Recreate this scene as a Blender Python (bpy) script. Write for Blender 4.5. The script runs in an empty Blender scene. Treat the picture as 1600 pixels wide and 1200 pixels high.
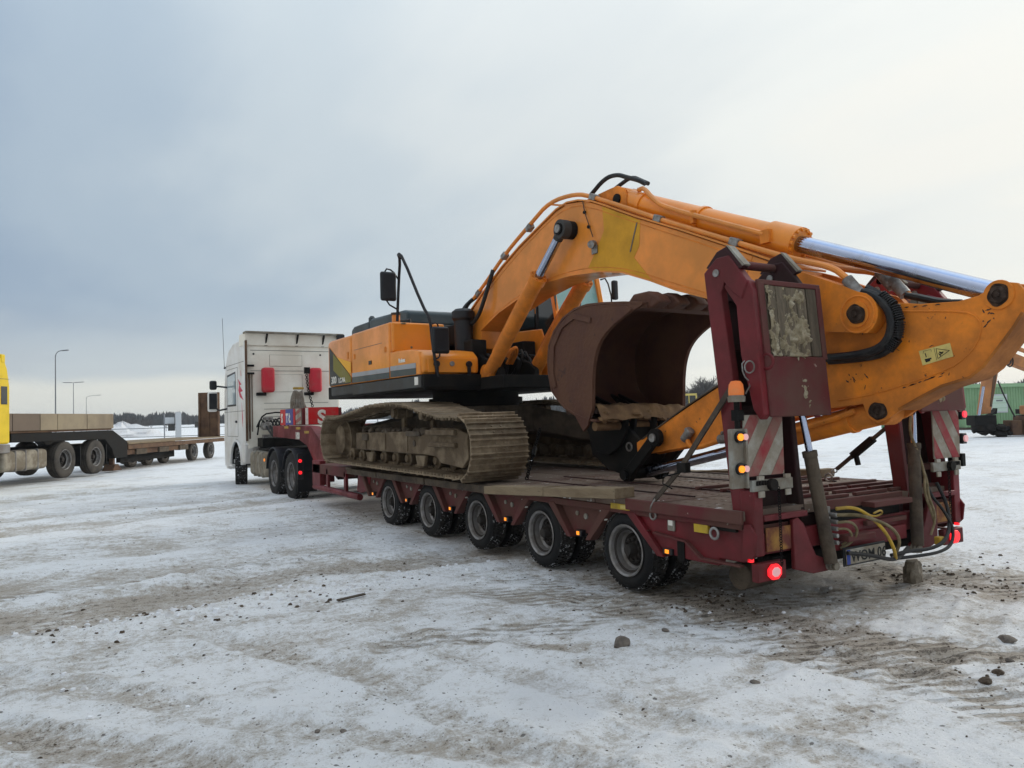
import bpy, bmesh, math, random
import numpy as np
from mathutils import Vector, Matrix
random.seed(7); np.random.seed(7)
R = math.radians
SC = bpy.context.scene
COL = SC.collection

# ------------------------------------------------------------------ camera
F_PX, PITCH, ROLL, YAW = 1202.0, 2.3658567, 1.59941903, 31.84510772
CAM = Vector((-4.5339, -5.4518, 1.6037))
def cam_matrix():
    p, r, y = R(PITCH), R(ROLL), R(YAW)
    d = Vector((math.sin(y)*math.cos(p), math.cos(y)*math.cos(p), math.sin(p)))
    rt = Vector((math.cos(y), -math.sin(y), 0)); up = rt.cross(d)
    r2 = rt*math.cos(r) - up*math.sin(r); u2 = rt*math.sin(r) + up*math.cos(r)
    m = Matrix((( r2.x, u2.x, -d.x, CAM.x), (r2.y, u2.y, -d.y, CAM.y), (r2.z, u2.z, -d.z, CAM.z), (0, 0, 0, 1)))
    return m
cd = bpy.data.cameras.new('camera'); cam = bpy.data.objects.new('camera', cd); COL.objects.link(cam)
cd.sensor_width = 36; cd.lens = 36*F_PX/1600; cd.clip_start = .05; cd.clip_end = 6000
cam.matrix_world = cam_matrix(); SC.camera = cam

# ------------------------------------------------------------------ sky and light
SUN_AZ, SUN_EL = 84.0, 17.0        # degrees clockwise from +Y, above the horizon (behind thin cloud, right of frame)
sun_dir = Vector((math.sin(R(SUN_AZ))*math.cos(R(SUN_EL)), math.cos(R(SUN_AZ))*math.cos(R(SUN_EL)), math.sin(R(SUN_EL))))
W = bpy.data.worlds.new('World'); SC.world = W; W.use_nodes = True
nt = W.node_tree; nt.nodes.clear()
def N(t, typ, **kw):
    n = t.nodes.new(typ)
    for k, v in kw.items(): setattr(n, k, v)
    return n
def link(t, a, b): t.links.new(a, b)
def vmath(t, op, a, b=None):
    n = N(t, 'ShaderNodeVectorMath', operation=op); 
    for i, q in enumerate((a, b)):
        if q is None: continue
        if isinstance(q, (tuple, list, Vector)): n.inputs[i].default_value = tuple(q)
        else: link(t, q, n.inputs[i])
    return n
def fmath(t, op, a, b=None, c=None, clamp=False):
    n = N(t, 'ShaderNodeMath', operation=op); n.use_clamp = clamp
    for i, q in enumerate((a, b, c)):
        if q is None: continue
        if isinstance(q, (int, float)): n.inputs[i].default_value = q
        else: link(t, q, n.inputs[i])
    return n.outputs[0]
def ramp(t, fac, stops, interp='LINEAR'):
    n = N(t, 'ShaderNodeValToRGB'); n.color_ramp.interpolation = interp
    e = n.color_ramp.elements
    while len(e) < len(stops): e.new(.5)
    for i, (p, c) in enumerate(stops):
        e[i].position = p; e[i].color = (*c, 1) if len(c) == 3 else c
    link(t, fac, n.inputs[0]); return n.outputs[0]
def mixc(t, fac, a, b, mode='MIX'):
    n = N(t, 'ShaderNodeMix', data_type='RGBA', blend_type=mode); n.clamp_result = False
    for sock, q in ((n.inputs[0], fac), (n.inputs[6], a), (n.inputs[7], b)):
        if isinstance(q, (int, float)): sock.default_value = q
        elif isinstance(q, (tuple, list)): sock.default_value = (*q, 1)
        else: link(t, q, sock)
    return n.outputs[2]
out = N(nt, 'ShaderNodeOutputWorld'); tc = N(nt, 'ShaderNodeTexCoord')
dirv = vmath(nt, 'NORMALIZE', tc.outputs['Generated']).outputs[0]
sep = N(nt, 'ShaderNodeSeparateXYZ'); link(nt, dirv, sep.inputs[0])
zz = sep.outputs[2]
# cloud deck projected on a plane high above: x/z', y/z'
zc = fmath(nt, 'ADD', fmath(nt, 'MAXIMUM', zz, 0.0), .12)
px_ = fmath(nt, 'DIVIDE', sep.outputs[0], zc); py_ = fmath(nt, 'DIVIDE', sep.outputs[1], zc)
cmb = N(nt, 'ShaderNodeCombineXYZ'); link(nt, px_, cmb.inputs[0]); link(nt, py_, cmb.inputs[1])
n1 = N(nt, 'ShaderNodeTexNoise'); n1.inputs['Scale'].default_value = .55; n1.inputs['Detail'].default_value = 3; n1.inputs['Roughness'].default_value = .45; n1.inputs['Distortion'].default_value = .3
link(nt, cmb.outputs[0], n1.inputs['Vector'])
n2 = N(nt, 'ShaderNodeTexNoise'); n2.inputs['Scale'].default_value = 1.7; n2.inputs['Detail'].default_value = 4; n2.inputs['Roughness'].default_value = .5
mp = N(nt, 'ShaderNodeMapping'); mp.inputs['Rotation'].default_value = (0, 0, R(30)); mp.inputs['Scale'].default_value = (.8, .3, 1)
link(nt, cmb.outputs[0], mp.inputs[0]); link(nt, mp.outputs[0], n2.inputs['Vector'])
# brightness of the deck grows towards the sun
h = Vector((sun_dir.x, sun_dir.y, sun_dir.z)).normalized()
dotn = vmath(nt, 'DOT_PRODUCT', dirv, tuple(h)).outputs[1]
wob = fmath(nt, 'MULTIPLY', fmath(nt, 'SUBTRACT', n1.outputs[0], .5), .60)
wob2 = fmath(nt, 'MULTIPLY', fmath(nt, 'SUBTRACT', n2.outputs[0], .5), .30)
key = fmath(nt, 'ADD', dotn, fmath(nt, 'ADD', wob, wob2))
n3 = N(nt, 'ShaderNodeTexNoise'); n3.inputs['Scale'].default_value = 5.5; n3.inputs['Detail'].default_value = 5; n3.inputs['Roughness'].default_value = .55; link(nt, mp.outputs[0], n3.inputs['Vector'])
key = fmath(nt, 'ADD', key, fmath(nt, 'MULTIPLY', fmath(nt, 'SUBTRACT', n3.outputs[0], .5), .13))
deck = ramp(nt, fmath(nt, 'MULTIPLY_ADD', key, .5, .5), [(.0, (.53, .53, .52)), (.40, (.45, .48, .51)), (.54, (.285, .365, .465)), (.63, (.355, .435, .515)), (.74, (.48, .545, .59)), (.85, (.60, .64, .65)), (.94, (.72, .74, .715)), (1., (.76, .76, .715))], 'EASE')
# pale clear strip between the deck's edge and the horizon, cloud edge wavering
hz = fmath(nt, 'ADD', zz, fmath(nt, 'MULTIPLY', fmath(nt, 'SUBTRACT', n2.outputs[0], .5), .035))
strip = ramp(nt, hz, [(0., (1, 1, 1)), (.046, (.92, .92, .92)), (.066, (.35, .35, .35)), (.15, (.0, .0, .0))], 'EASE')
pale = ramp(nt, fmath(nt, 'MULTIPLY_ADD', dotn, .5, .5), [(.0, (.50, .52, .50)), (.45, (.66, .665, .60)), (.75, (.72, .73, .68)), (1., (.88, .87, .80))])
cloud = mixc(nt, strip, deck, pale)
# an overcast sky grows brighter towards the zenith
zb = fmath(nt, 'MULTIPLY_ADD', fmath(nt, 'POWER', fmath(nt, 'MAXIMUM', zz, 0.0), 3.0), 1.6, .97)
zs = vmath(nt, 'SCALE', cloud); link(nt, zb, zs.inputs[3]); cloud = zs.outputs[0]
sky = N(nt, 'ShaderNodeTexSky', sky_type='NISHITA'); sky.sun_disc = False
sky.sun_elevation = R(SUN_EL); sky.sun_rotation = R(SUN_AZ)
skyc = vmath(nt, 'SCALE', sky.outputs[0]); skyc.inputs[3].default_value = .07
final = mixc(nt, .94, skyc.outputs[0], cloud)
bg = N(nt, 'ShaderNodeBackground'); link(nt, final, bg.inputs[0]); bg.inputs[1].default_value = 1.0
link(nt, bg.outputs[0], out.inputs[0])
sd = bpy.data.lights.new('sun', 'SUN'); so = bpy.data.objects.new('sun', sd); COL.objects.link(so)
sd.energy = 1.1; sd.angle = R(18); sd.color = (1, .93, .82)
so.rotation_euler = sun_dir.to_track_quat('Z', 'Y').to_euler()
SC.view_settings.view_transform = 'Standard'; SC.view_settings.look = 'None'
SC.view_settings.exposure = 0.31; SC.view_settings.gamma = 1; SC.view_settings.use_curve_mapping = False

# ------------------------------------------------------------------ materials
M = {}
def mat(name, color, rough=.5, dirt=None, amt=.0, scale=3., metal=0., bump=.0, bscale=40., var=.08, emit=None, alpha=None, stretch=(1, 1, 1), dirt2=None, amt2=0., scale2=14., spec=None, trans=0., coat=0., objvar=0.):
    m = bpy.data.materials.new(name); m.use_nodes = True; t = m.node_tree
    b = t.nodes['Principled BSDF']; o = N(t, 'ShaderNodeTexCoord'); v = o.outputs['Object']
    if stretch != (1, 1, 1):
        mpn = N(t, 'ShaderNodeMapping'); mpn.inputs['Scale'].default_value = stretch; link(t, v, mpn.inputs[0]); v = mpn.outputs[0]
    a = N(t, 'ShaderNodeTexNoise'); a.inputs['Scale'].default_value = scale; a.inputs['Detail'].default_value = 9; a.inputs['Roughness'].default_value = .62; link(t, v, a.inputs['Vector'])
    f = N(t, 'ShaderNodeTexNoise'); f.inputs['Scale'].default_value = bscale; f.inputs['Detail'].default_value = 5; link(t, v, f.inputs['Vector'])
    lo = tuple(c*(1-var) for c in color); hi = tuple(min(1, c*(1+var)) for c in color)
    c = mixc(t, f.outputs[0], lo, hi)
    r = rough
    if dirt is not None and amt > 0:
        k = ramp(t, a.outputs[0], [(max(0, .62-amt*.5), (0, 0, 0)), (min(1, .78-amt*.35), (1, 1, 1))])
        k2 = fmath(t, 'MULTIPLY', k, min(1., .35+amt))
        c = mixc(t, k2, c, dirt)
        r = fmath(t, 'MULTIPLY_ADD', k2, max(0, .85-rough), rough)
    if dirt2 is not None:
        g = N(t, 'ShaderNodeTexNoise'); g.inputs['Scale'].default_value = scale2; g.inputs['Detail'].default_value = 7; g.inputs['Roughness'].default_value = .7; link(t, v, g.inputs['Vector'])
        k = ramp(t, g.outputs[0], [(.70-amt2*.35, (0, 0, 0)), (.74-amt2*.35, (1, 1, 1))])
        c = mixc(t, k, c, dirt2)
    if objvar:
        oi = N(t, 'ShaderNodeObjectInfo'); hv = N(t, 'ShaderNodeHueSaturation'); link(t, c, hv.inputs['Color']); link(t, fmath(t, 'MULTIPLY_ADD', oi.outputs['Random'], objvar, 1-objvar*.5), hv.inputs['Value']); c = hv.outputs[0]
    link(t, c, b.inputs['Base Color'])
    if isinstance(r, float): b.inputs['Roughness'].default_value = r
    else: link(t, r, b.inputs['Roughness'])
    b.inputs['Metallic'].default_value = metal
    if coat: b.inputs['Coat Weight'].default_value = coat; b.inputs['Coat Roughness'].default_value = .15
    if trans: b.inputs['Transmission Weight'].default_value = trans
    b.inputs['Specular IOR Level'].default_value = .30 if spec is None else spec
    if bump:
        bn = N(t, 'ShaderNodeBump'); bn.inputs['Strength'].default_value = bump; bn.inputs['Distance'].default_value = .02
        link(t, f.outputs[0], bn.inputs['Height']); link(t, bn.outputs[0], b.inputs['Normal'])
    if emit:
        b.inputs['Emission Color'].default_value = (*emit[0], 1); b.inputs['Emission Strength'].default_value = emit[1]
    M[name] = m; return m
DUST = (.30, .25, .19)
mat('orange_paint', (.80, .255, .024), .40, (.54, .20, .035), .50, 1.6, bump=.08, bscale=9, var=.14, dirt2=(.16, .065, .025), amt2=.055, scale2=11, coat=.45)
mat('orange_worn', (.80, .24, .018), .45, (.46, .15, .025), .55, 3.4, bump=.08, bscale=14, var=.12, dirt2=(.045, .025, .018), amt2=.14, scale2=9)
mat('orange_bright', (.82, .26, .018), .34, (.50, .20, .04), .3, 1.2, bump=.02, bscale=7, var=.05, coat=.3)
mat('orange_touchup', (.60, .29, .010), .5, (.40, .20, .02), .4, 2.4, var=.08)
mat('grey_decal', (.30, .31, .33), .45, DUST, .25, 2)
mat('anthracite', (.026, .031, .034), .45, (.065, .058, .05), .5, 2.2, bump=.03)
mat('black_hood', (.028, .045, .052), .35, (.08, .09, .09), .35, 2.)
mat('olive_decal', (.16, .14, .015), .5, DUST, .2, 2)
mat('yellow_decal', (.74, .36, .012), .45)
mat('black_steel', (.006, .006, .006), .6, (.022, .018, .015), .4, 4, bump=.15, spec=.12)
mat('black_plastic', (.008, .009, .012), .42, (.03, .03, .03), .3, 5, bump=.05, spec=.35)
mat('rubber', (.006, .006, .007), .62, (.022, .020, .018), .35, 5, bump=.2, spec=.22, dirt2=(.4, .41, .43), amt2=.01, scale2=24)
mat('tread_rubber', (.012, .012, .012), .8, (.06, .055, .05), .45, 6, bump=.25, spec=.25, dirt2=(.55, .56, .58), amt2=.34, scale2=22)
mat('old_rubber', (.028, .025, .023), .85, (.07, .06, .05), .6, 4, bump=.2)
mat('rim_steel', (.024, .022, .021), .55, (.03, .024, .02), .6, 7, metal=.1, bump=.1)
mat('rim_edge', (.26, .25, .245), .42, (.16, .14, .12), .4, 9, metal=.6)
mat('hose', (.012, .012, .013), .45, (.05, .045, .04), .3, 9, bump=.1)
mat('hose_brown', (.10, .075, .03), .6, (.25, .2, .12), .5, 9)
mat('hose_yellow', (.48, .30, .03), .55, (.2, .14, .06), .4, 9)
mat('chrome', (.40, .45, .58), .16, (.30, .28, .26), .15, 5, metal=1.)
mat('zinc', (.34, .34, .33), .45, (.15, .12, .10), .5, 8, metal=.6, bump=.1)
mat('mud_steel', (.26, .20, .13), .82, (.10, .070, .042), .70, 3.5, bump=.55, bscale=28, var=.25)
mat('mud_shoe', (.265, .205, .135), .8, (.13, .09, .055), .5, 5., bump=.5, bscale=30, var=.25, dirt2=(.58, .58, .58), amt2=.09, scale2=16, objvar=.45)
mat('dark_mud', (.055, .042, .032), .9, (.11, .085, .06), .5, 5, bump=.8, bscale=18, var=.3)
mat('bucket_steel', (.070, .025, .016), .62, (.105, .048, .028), .62, 2.6, bump=.35, bscale=22, var=.3, dirt2=(.06, .03, .024), amt2=.22, scale2=5)
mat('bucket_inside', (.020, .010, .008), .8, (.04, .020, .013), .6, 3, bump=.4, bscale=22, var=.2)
mat('bucket_mud', (.24, .145, .07), .9, (.13, .075, .04), .55, 5, bump=.8, bscale=16, var=.25)
mat('maroon', (.170, .006, .013), .46, (.085, .014, .014), .55, 1.7, bump=.05, bscale=12, var=.1, dirt2=(.23, .10, .09), amt2=.03, scale2=9, coat=.15)
mat('maroon_dusty', (.10, .010, .014), .6, (.10, .045, .035), .62, 2.2, bump=.1, bscale=16, var=.15, dirt2=(.33, .27, .22), amt2=.07, scale2=9)
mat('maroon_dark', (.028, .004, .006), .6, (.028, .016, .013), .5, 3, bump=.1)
mat('deck_plate', (.085, .036, .028), .7, (.175, .13, .10), .68, 1.6, bump=.35, bscale=30, var=.25, dirt2=(.62, .61, .60), amt2=.22, scale2=6)
mat('deck_wood', (.15, .105, .062), .8, (.23, .175, .11), .6, 3, bump=.4, bscale=26, stretch=(4, .6, 4), var=.3, dirt2=(.08, .055, .04), amt2=.14, scale2=6)
mat('orange_grime_shade', (.46, .155, .018), .6, (.22, .08, .02), .6, 3, bump=.1, var=.2)  # grime, plus the shade of the stick's underside put into the colour
mat('pin_steel', (.10, .07, .055), .55, (.04, .025, .018), .7, 14, metal=.4, bump=.3)
mat('grease', (.10, .045, .015), .6, (.02, .012, .008), .7, 14)
mat('ramp_wood', (.17, .135, .095), .85, objvar=.5, dirt=(.10, .08, .055), amt=.6, scale=5, bump=.6, bscale=26, stretch=(5, 5, .8), var=.3)
mat('frost_dirt', (.46, .41, .31), .9, (.25, .205, .13), .75, 16, bump=.6, bscale=40, var=.35)
mat('grey_metal', (.30, .30, .27), .55, (.20, .17, .13), .6, 6, metal=.2, bump=.15)
mat('red_stripe', (.27, .022, .03), .6, (.25, .15, .12), .5, 5)
mat('white_stripe', (.40, .38, .33), .6, (.24, .20, .15), .6, 6)
mat('yellow_sticker', (.60, .42, .02), .5, (.30, .2, .05), .5, 5)
mat('sign_yellow', (.62, .50, .16), .5, (.4, .3, .12), .3, 8)
mat('white_paint', (.74, .735, .72), .4, (.58, .54, .48), .38, 1.2, var=.03, coat=.2)
mat('cab_back', (.80, .76, .665), .55, (.62, .55, .45), .45, .9, var=.03)
mat('seam', (.12, .11, .10), .8)
mat('red_plastic', (.48, .02, .035), .5, (.35, .08, .07), .3, 3)
mat('red_print', (.55, .03, .08), .5)
mat('sign_red', (.52, .012, .015), .45, (.35, .08, .07), .3, 4)
mat('sign_blue', (.03, .05, .24), .45, (.2, .15, .2), .2, 4)
mat('letter_white', (.74, .72, .66), .5, (.45, .40, .33), .3, 10)
mat('dark_glass', (.012, .018, .020), .08, spec=.8)
mat('teal_glass', (.22, .42, .40), .06, (.16, .33, .32), .4, 1.5, spec=.9)
mat('pale_glass', (.35, .42, .46), .08, spec=.8)
mat('lamp_red', (.6, .02, .02), .3, emit=((1, .02, .03), .95))
mat('lamp_red_dim', (.5, .02, .03), .3, emit=((1, .05, .08), .8))
mat('lamp_core', (.8, .5, .5), .3, emit=((1, .35, .35), .2))
mat('lamp_orange', (.8, .35, .03), .3, emit=((1, .25, .01), .9))
mat('lamp_amber_dim', (.7, .25, .04), .3, emit=((1, .28, .03), .6))
mat('lamp_white', (.75, .45, .45), .3, emit=((1, .45, .45), .25))
mat('beacon_orange', (.62, .15, .03), .35, (.5, .2, .08), .4, 9, emit=((1, .25, .05), .12))
mat('strap', (.045, .033, .026), .85, (.09, .07, .05), .5, 9, bump=.3)
mat('truck_yellow', (.72, .50, .006), .4, (.55, .38, .02), .3, 1.2)
mat('truck_grey', (.22, .21, .20), .6, (.15, .12, .10), .5, 3)
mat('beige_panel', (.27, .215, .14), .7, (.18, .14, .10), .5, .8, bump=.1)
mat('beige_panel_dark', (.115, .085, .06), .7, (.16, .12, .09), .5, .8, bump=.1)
mat('tank_dirty', (.33, .30, .24), .6, (.18, .15, .11), .65, 3, metal=.2)
mat('rust_brown', (.060, .032, .022), .85, (.14, .08, .045), .6, 2.5, bump=.4)
mat('green_wall', (.22, .36, .20), .6, (.17, .29, .16), .4, .8)
mat('green_trim', (.26, .42, .24), .55)
mat('green_door', (.09, .25, .14), .6)
mat('window_blind', (.50, .62, .52), .5)
mat('plate_blue', (.03, .06, .3), .5)
mat('post_grey', (.16, .17, .18), .5, metal=.3)
mat('fence_grey', (.25, .26, .28), .6)
mat('pole_white', (.5, .52, .54), .6)
mat('distant_orange', (.50, .21, .07), .6, (.30, .14, .07), .5, 2)
mat('distant_yellow', (.60, .48, .14), .6)
mat('stone', (.10, .085, .075), .9, (.19, .16, .13), .5, 14, bump=.6, bscale=50, dirt2=(.6, .6, .62), amt2=.1, scale2=20)
mat('clod', (.06, .042, .03), .95, (.13, .10, .07), .5, 20, bump=.8, bscale=60)
mat('snow_lump', (.74, .75, .78), .8, (.5, .46, .42), .4, 9, bump=.4)
mat('ice_dirt', (.30, .26, .21), .8, (.17, .14, .10), .6, 9, bump=.6)
mat('amber_panel', (.36, .18, .03), .5, (.12, .03, .03), .6, 6)
mat('ink', (.02, .02, .02), .6)
mat('conifer', (.030, .038, .040), .95, (.045, .045, .045), .5, .06, var=.3, bscale=.5, spec=.1)
mat('bare_wood', (.085, .078, .075), .95, (.035, .03, .03), .5, .5, var=.3)

# ------------------------------------------------------------------ mesh helpers
class MB:
    def __init__(s): s.v = []; s.f = []
    def add(s, vs, fs):
        o = len(s.v); s.v += [tuple(v) for v in vs]; s.f += [tuple(i+o for i in f) for f in fs]; return s
    def box(s, a, b):
        x0, x1 = sorted((a[0], b[0])); y0, y1 = sorted((a[1], b[1])); z0, z1 = sorted((a[2], b[2]))
        return s.add([(x0, y0, z0), (x1, y0, z0), (x1, y1, z0), (x0, y1, z0), (x0, y0, z1), (x1, y0, z1), (x1, y1, z1), (x0, y1, z1)],
                     [(0, 3, 2, 1), (4, 5, 6, 7), (0, 1, 5, 4), (1, 2, 6, 5), (2, 3, 7, 6), (3, 0, 4, 7)])
    def prism(s, pts, a, b, axis='x'):
        def P(p, t): return {'x': (t, p[0], p[1]), 'y': (p[0], t, p[1]), 'z': (p[0], p[1], t)}[axis]
        n = len(pts); vs = [P(p, a) for p in pts] + [P(p, b) for p in pts]
        return s.add(vs, [tuple(range(n))[::-1], tuple(range(n, 2*n))] + [(i, (i+1) % n, n+(i+1) % n, n+i) for i in range(n)])
    def strip(s, pts, x0, x1, th):      # bent plate following a (y,z) polyline, thickness th on its left-hand side
        n = len(pts); up = []
        for i, p in enumerate(pts):
            q0 = pts[max(i-1, 0)]; q1 = pts[min(i+1, n-1)]
            dx, dz = q1[0]-q0[0], q1[1]-q0[1]; l = math.hypot(dx, dz) or 1
            up.append((p[0]-dz/l*th, p[1]+dx/l*th))
        poly = pts + up[::-1]; m = len(poly)
        vs = [(x0, *p) for p in poly] + [(x1, *p) for p in poly]; fs = []
        for i in range(n-1):
            a, b, c, d = i, i+1, m-2-i, m-1-i
            fs += [(a, d, c, b), (a+m, b+m, c+m, d+m), (a, b, b+m, a+m), (d, d+m, c+m, c)]
        fs += [(0, m, 2*m-1, m-1), (n-1, n, n+m, n-1+m)]
        return s.add(vs, fs)
    def cyl(s, p0, p1, r0, r1=None, n=16, cap=True):
        r1 = r0 if r1 is None else r1; p0 = Vector(p0); p1 = Vector(p1); d = (p1-p0).normalized()
        u = d.orthogonal().normalized(); w = d.cross(u); vs = []
        for p, r in ((p0, r0), (p1, r1)):
            vs += [p + (u*math.cos(2*math.pi*i/n) + w*math.sin(2*math.pi*i/n))*r for i in range(n)]
        fs = [(i, (i+1) % n, n+(i+1) % n, n+i) for i in range(n)]
        if cap: fs += [tuple(range(n))[::-1], tuple(range(n, 2*n))]
        return s.add(vs, fs)
    def tube(s, path, r, n=8, smooth=0):
        P = [Vector(p) for p in path]
        for _ in range(smooth):
            Q = [P[0]]
            for a, b in zip(P[:-1], P[1:]): Q += [a*.75+b*.25, a*.25+b*.75]
            P = Q + [P[-1]]
        prev = None; vs = []; m = len(P)
        for i, p in enumerate(P):
            d = (P[min(i+1, m-1)] - P[max(i-1, 0)]).normalized()
            u = d.orthogonal().normalized() if prev is None else (prev - d*prev.dot(d)).normalized()
            prev = u; w = d.cross(u)
            vs += [p + (u*math.cos(2*math.pi*k/n) + w*math.sin(2*math.pi*k/n))*r for k in range(n)]
        fs = []
        for i in range(m-1):
            for k in range(n):
                a = i*n+k; b = i*n+(k+1) % n; fs.append((a, b, b+n, a+n))
        fs += [tuple(range(n))[::-1], tuple(range((m-1)*n, m*n))]
        return s.add(vs, fs)
    def lathe(s, prof, c, axis='x', n=32, close=True):   # prof: (t along axis, r)
        vs = []; m = len(prof)
        for k in range(n):
            a = 2*math.pi*k/n; ca, sa = math.cos(a), math.sin(a)
            for t, r in prof:
                vs.append({'x': (c[0]+t, c[1]+r*ca, c[2]+r*sa), 'y': (c[0]+r*ca, c[1]+t, c[2]+r*sa), 'z': (c[0]+r*ca, c[1]+r*sa, c[2]+t)}[axis])
        fs = []
        for k in range(n):
            for i in range(m-1):
                a = k*m+i; b = ((k+1) % n)*m+i; fs.append((a, a+1, b+1, b))
        if close and prof[0] != prof[-1]:
            fs += [tuple(k*m for k in range(n)), tuple(k*m+m-1 for k in range(n))[::-1]]
        return s.add(vs, fs)
    def bar(s, p0, p1, w, h, up=(0, 0, 1)):
        p0 = Vector(p0); p1 = Vector(p1); d = (p1-p0).normalized(); u = Vector(up); sd_ = d.cross(u)
        if sd_.length < 1e-4: sd_ = d.orthogonal()
        sd_.normalize(); u = sd_.cross(d).normalized(); vs = []
        for p in (p0, p1):
            for a, b in ((-1, -1), (1, -1), (1, 1), (-1, 1)): vs.append(p + sd_*a*w/2 + u*b*h/2)
        return s.add(vs, [(0, 1, 2, 3), (7, 6, 5, 4), (0, 4, 5, 1), (1, 5, 6, 2), (2, 6, 7, 3), (3, 7, 4, 0)])
    def torus(s, c, Rr, r, axis='x', n=18, m=6):
        prof = [(r*math.cos(2*math.pi*i/m), Rr + r*math.sin(2*math.pi*i/m)) for i in range(m)]; prof.append(prof[0])
        return s.lathe(prof, c, axis, n, False)
    def rock(s, c, r, seed, flat=.7):
        rnd = random.Random(seed); bm = bmesh.new(); bmesh.ops.create_icosphere(bm, subdivisions=2, radius=1)
        ax = [Vector((rnd.gauss(0, 1), rnd.gauss(0, 1), rnd.gauss(0, 1))).normalized() for _ in range(7)]
        cut = [rnd.uniform(.55, .85) for _ in ax]; sx, sy = rnd.uniform(.75, 1.25), rnd.uniform(.75, 1.25)
        vs = []
        for v in bm.verts:
            p = v.co.copy()
            for a, k in zip(ax, cut):
                dd = p.dot(a)
                if dd > k: p -= a*(dd-k)
            vs.append((c[0]+p.x*r*sx, c[1]+p.y*r*sy, c[2]+p.z*r*flat))
        fs = [tuple(v.index for v in f.verts) for f in bm.faces]; bm.free()
        return s.add(vs, fs)
    def build(s, name, m, parent=None, at=None, bevel=0., smooth=None, seg=2, auto=35, fix=True, local=False):
        """at: world position of the object's origin (vertices are given in root coordinates)"""
        me = bpy.data.meshes.new(name); off = Vector(at) if at is not None else Vector((0, 0, 0))
        if parent is not None and at is None: off = Vector(parent.get('wo', (0, 0, 0)))
        me.from_pydata([tuple(Vector(v)-(Vector((0,0,0)) if local else off)) for v in s.v], [], s.f)
        if fix:
            bm = bmesh.new(); bm.from_mesh(me); bmesh.ops.recalc_face_normals(bm, faces=bm.faces); bm.to_mesh(me); bm.free()
        ms = m if isinstance(m, list) else [m]
        for q in ms: me.materials.append(M[q])
        o = bpy.data.objects.new(name, me); COL.objects.link(o)
        if parent is not None:
            o.parent = parent; po = Vector(parent.get('wo', (0, 0, 0)))
            if at is not None: o.location = off - po
        elif at is not None: o.location = off
        o['wo'] = tuple(off)
        if bevel:
            b = o.modifiers.new('bevel', 'BEVEL'); b.width = bevel; b.segments = seg; b.limit_method = 'ANGLE'; b.angle_limit = R(35); b.harden_normals = False
        if smooth is not False:
            me.shade_smooth() if hasattr(me, 'shade_smooth') else None
            me.set_sharp_from_angle(angle=R(auto))
        return o
def tag(o, label, cat, group=None, kind=None):
    if label: o['label'] = label
    if cat: o['category'] = cat
    if group: o['group'] = group
    if kind: o['kind'] = kind
    return o
def root(name, loc, label, cat, rz=0, group=None, world=True):
    o = bpy.data.objects.new(name, None); COL.objects.link(o); o.location = loc; o.rotation_euler = (0, 0, rz); o.empty_display_size = .3
    o['wo'] = tuple(loc) if world else (0., 0., 0.)
    return tag(o, label, cat, group)
def inst(src, name, parent, loc, rot=(0, 0, 0), scale=(1, 1, 1)):   # copy of a part, shared mesh, local placement
    c = src.copy(); c.name = name; COL.objects.link(c); c.parent = parent; c.location = loc; c.rotation_euler = rot; c.scale = scale
    return c
def copy_tree(o, parent, loc=None, rot=None):
    c = o.copy(); COL.objects.link(c); c.parent = parent
    if loc is not None: c.location = loc
    if rot is not None: c.rotation_euler = rot
    for ch in list(o.children): copy_tree(ch, c)
    return c
def text_mesh(txt, size, thick=.002, bold=0., shear=0., sx=1.):
    cu = bpy.data.curves.new('t', 'FONT'); cu.body = txt; cu.size = size; cu.extrude = thick; cu.offset = bold; cu.shear = shear; cu.resolution_u = 3
    ob = bpy.data.objects.new('t', cu); COL.objects.link(ob); dg = bpy.context.evaluated_depsgraph_get()
    me = bpy.data.meshes.new_from_object(ob.evaluated_get(dg)); vs = [(v.co.x*sx, v.co.y, v.co.z) for v in me.vertices]; fs = [tuple(p.vertices) for p in me.polygons]
    bpy.data.objects.remove(ob); bpy.data.curves.remove(cu); bpy.data.meshes.remove(me)
    return vs, fs
def lettering(name, txt, size, origin, right, up, m, parent, bold=0., shear=0., sx=1.):
    vs, fs = text_mesh(txt, size, .002, bold, shear, sx); r_, u_ = Vector(right).normalized(), Vector(up).normalized(); n_ = r_.cross(u_); o = Vector(origin)
    b = MB(); b.add([o + r_*x + u_*y + n_*z for x, y, z in vs], fs)
    return b.build(name, m, parent, fix=False, smooth=False)

# ------------------------------------------------------------------ terrain
rs = np.random.RandomState(11)
_G = rs.rand(256, 256)
def vnoise(x, y):
    xi = np.floor(x).astype(int); yi = np.floor(y).astype(int); fx = x-xi; fy = y-yi
    fx = fx*fx*(3-2*fx); fy = fy*fy*(3-2*fy); g = lambda a, b: _G[a % 256, b % 256]
    return (g(xi, yi)*(1-fx)+g(xi+1, yi)*fx)*(1-fy) + (g(xi, yi+1)*(1-fx)+g(xi+1, yi+1)*fx)*fy
def fbm(x, y, o=5, g=.5):
    s = 0; a = 1; t = 0
    for i in range(o):
        s = s + a*vnoise(x*2**i+17.3*i, y*2**i+5.1*i); t += a; a *= g
    return s/t
def sstep(a, b, x):
    t = np.clip((x-a)/(b-a), 0, 1); return t*t*(3-2*t)
def seg_coord(x, y, a, b):     # signed distance across and distance along a segment
    ax, ay = a; dx, dy = b[0]-ax, b[1]-ay; l = math.hypot(dx, dy); ux, uy = dx/l, dy/l
    t = (x-ax)*ux + (y-ay)*uy; n = -(x-ax)*uy + (y-ay)*ux
    return n, t, l
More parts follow.
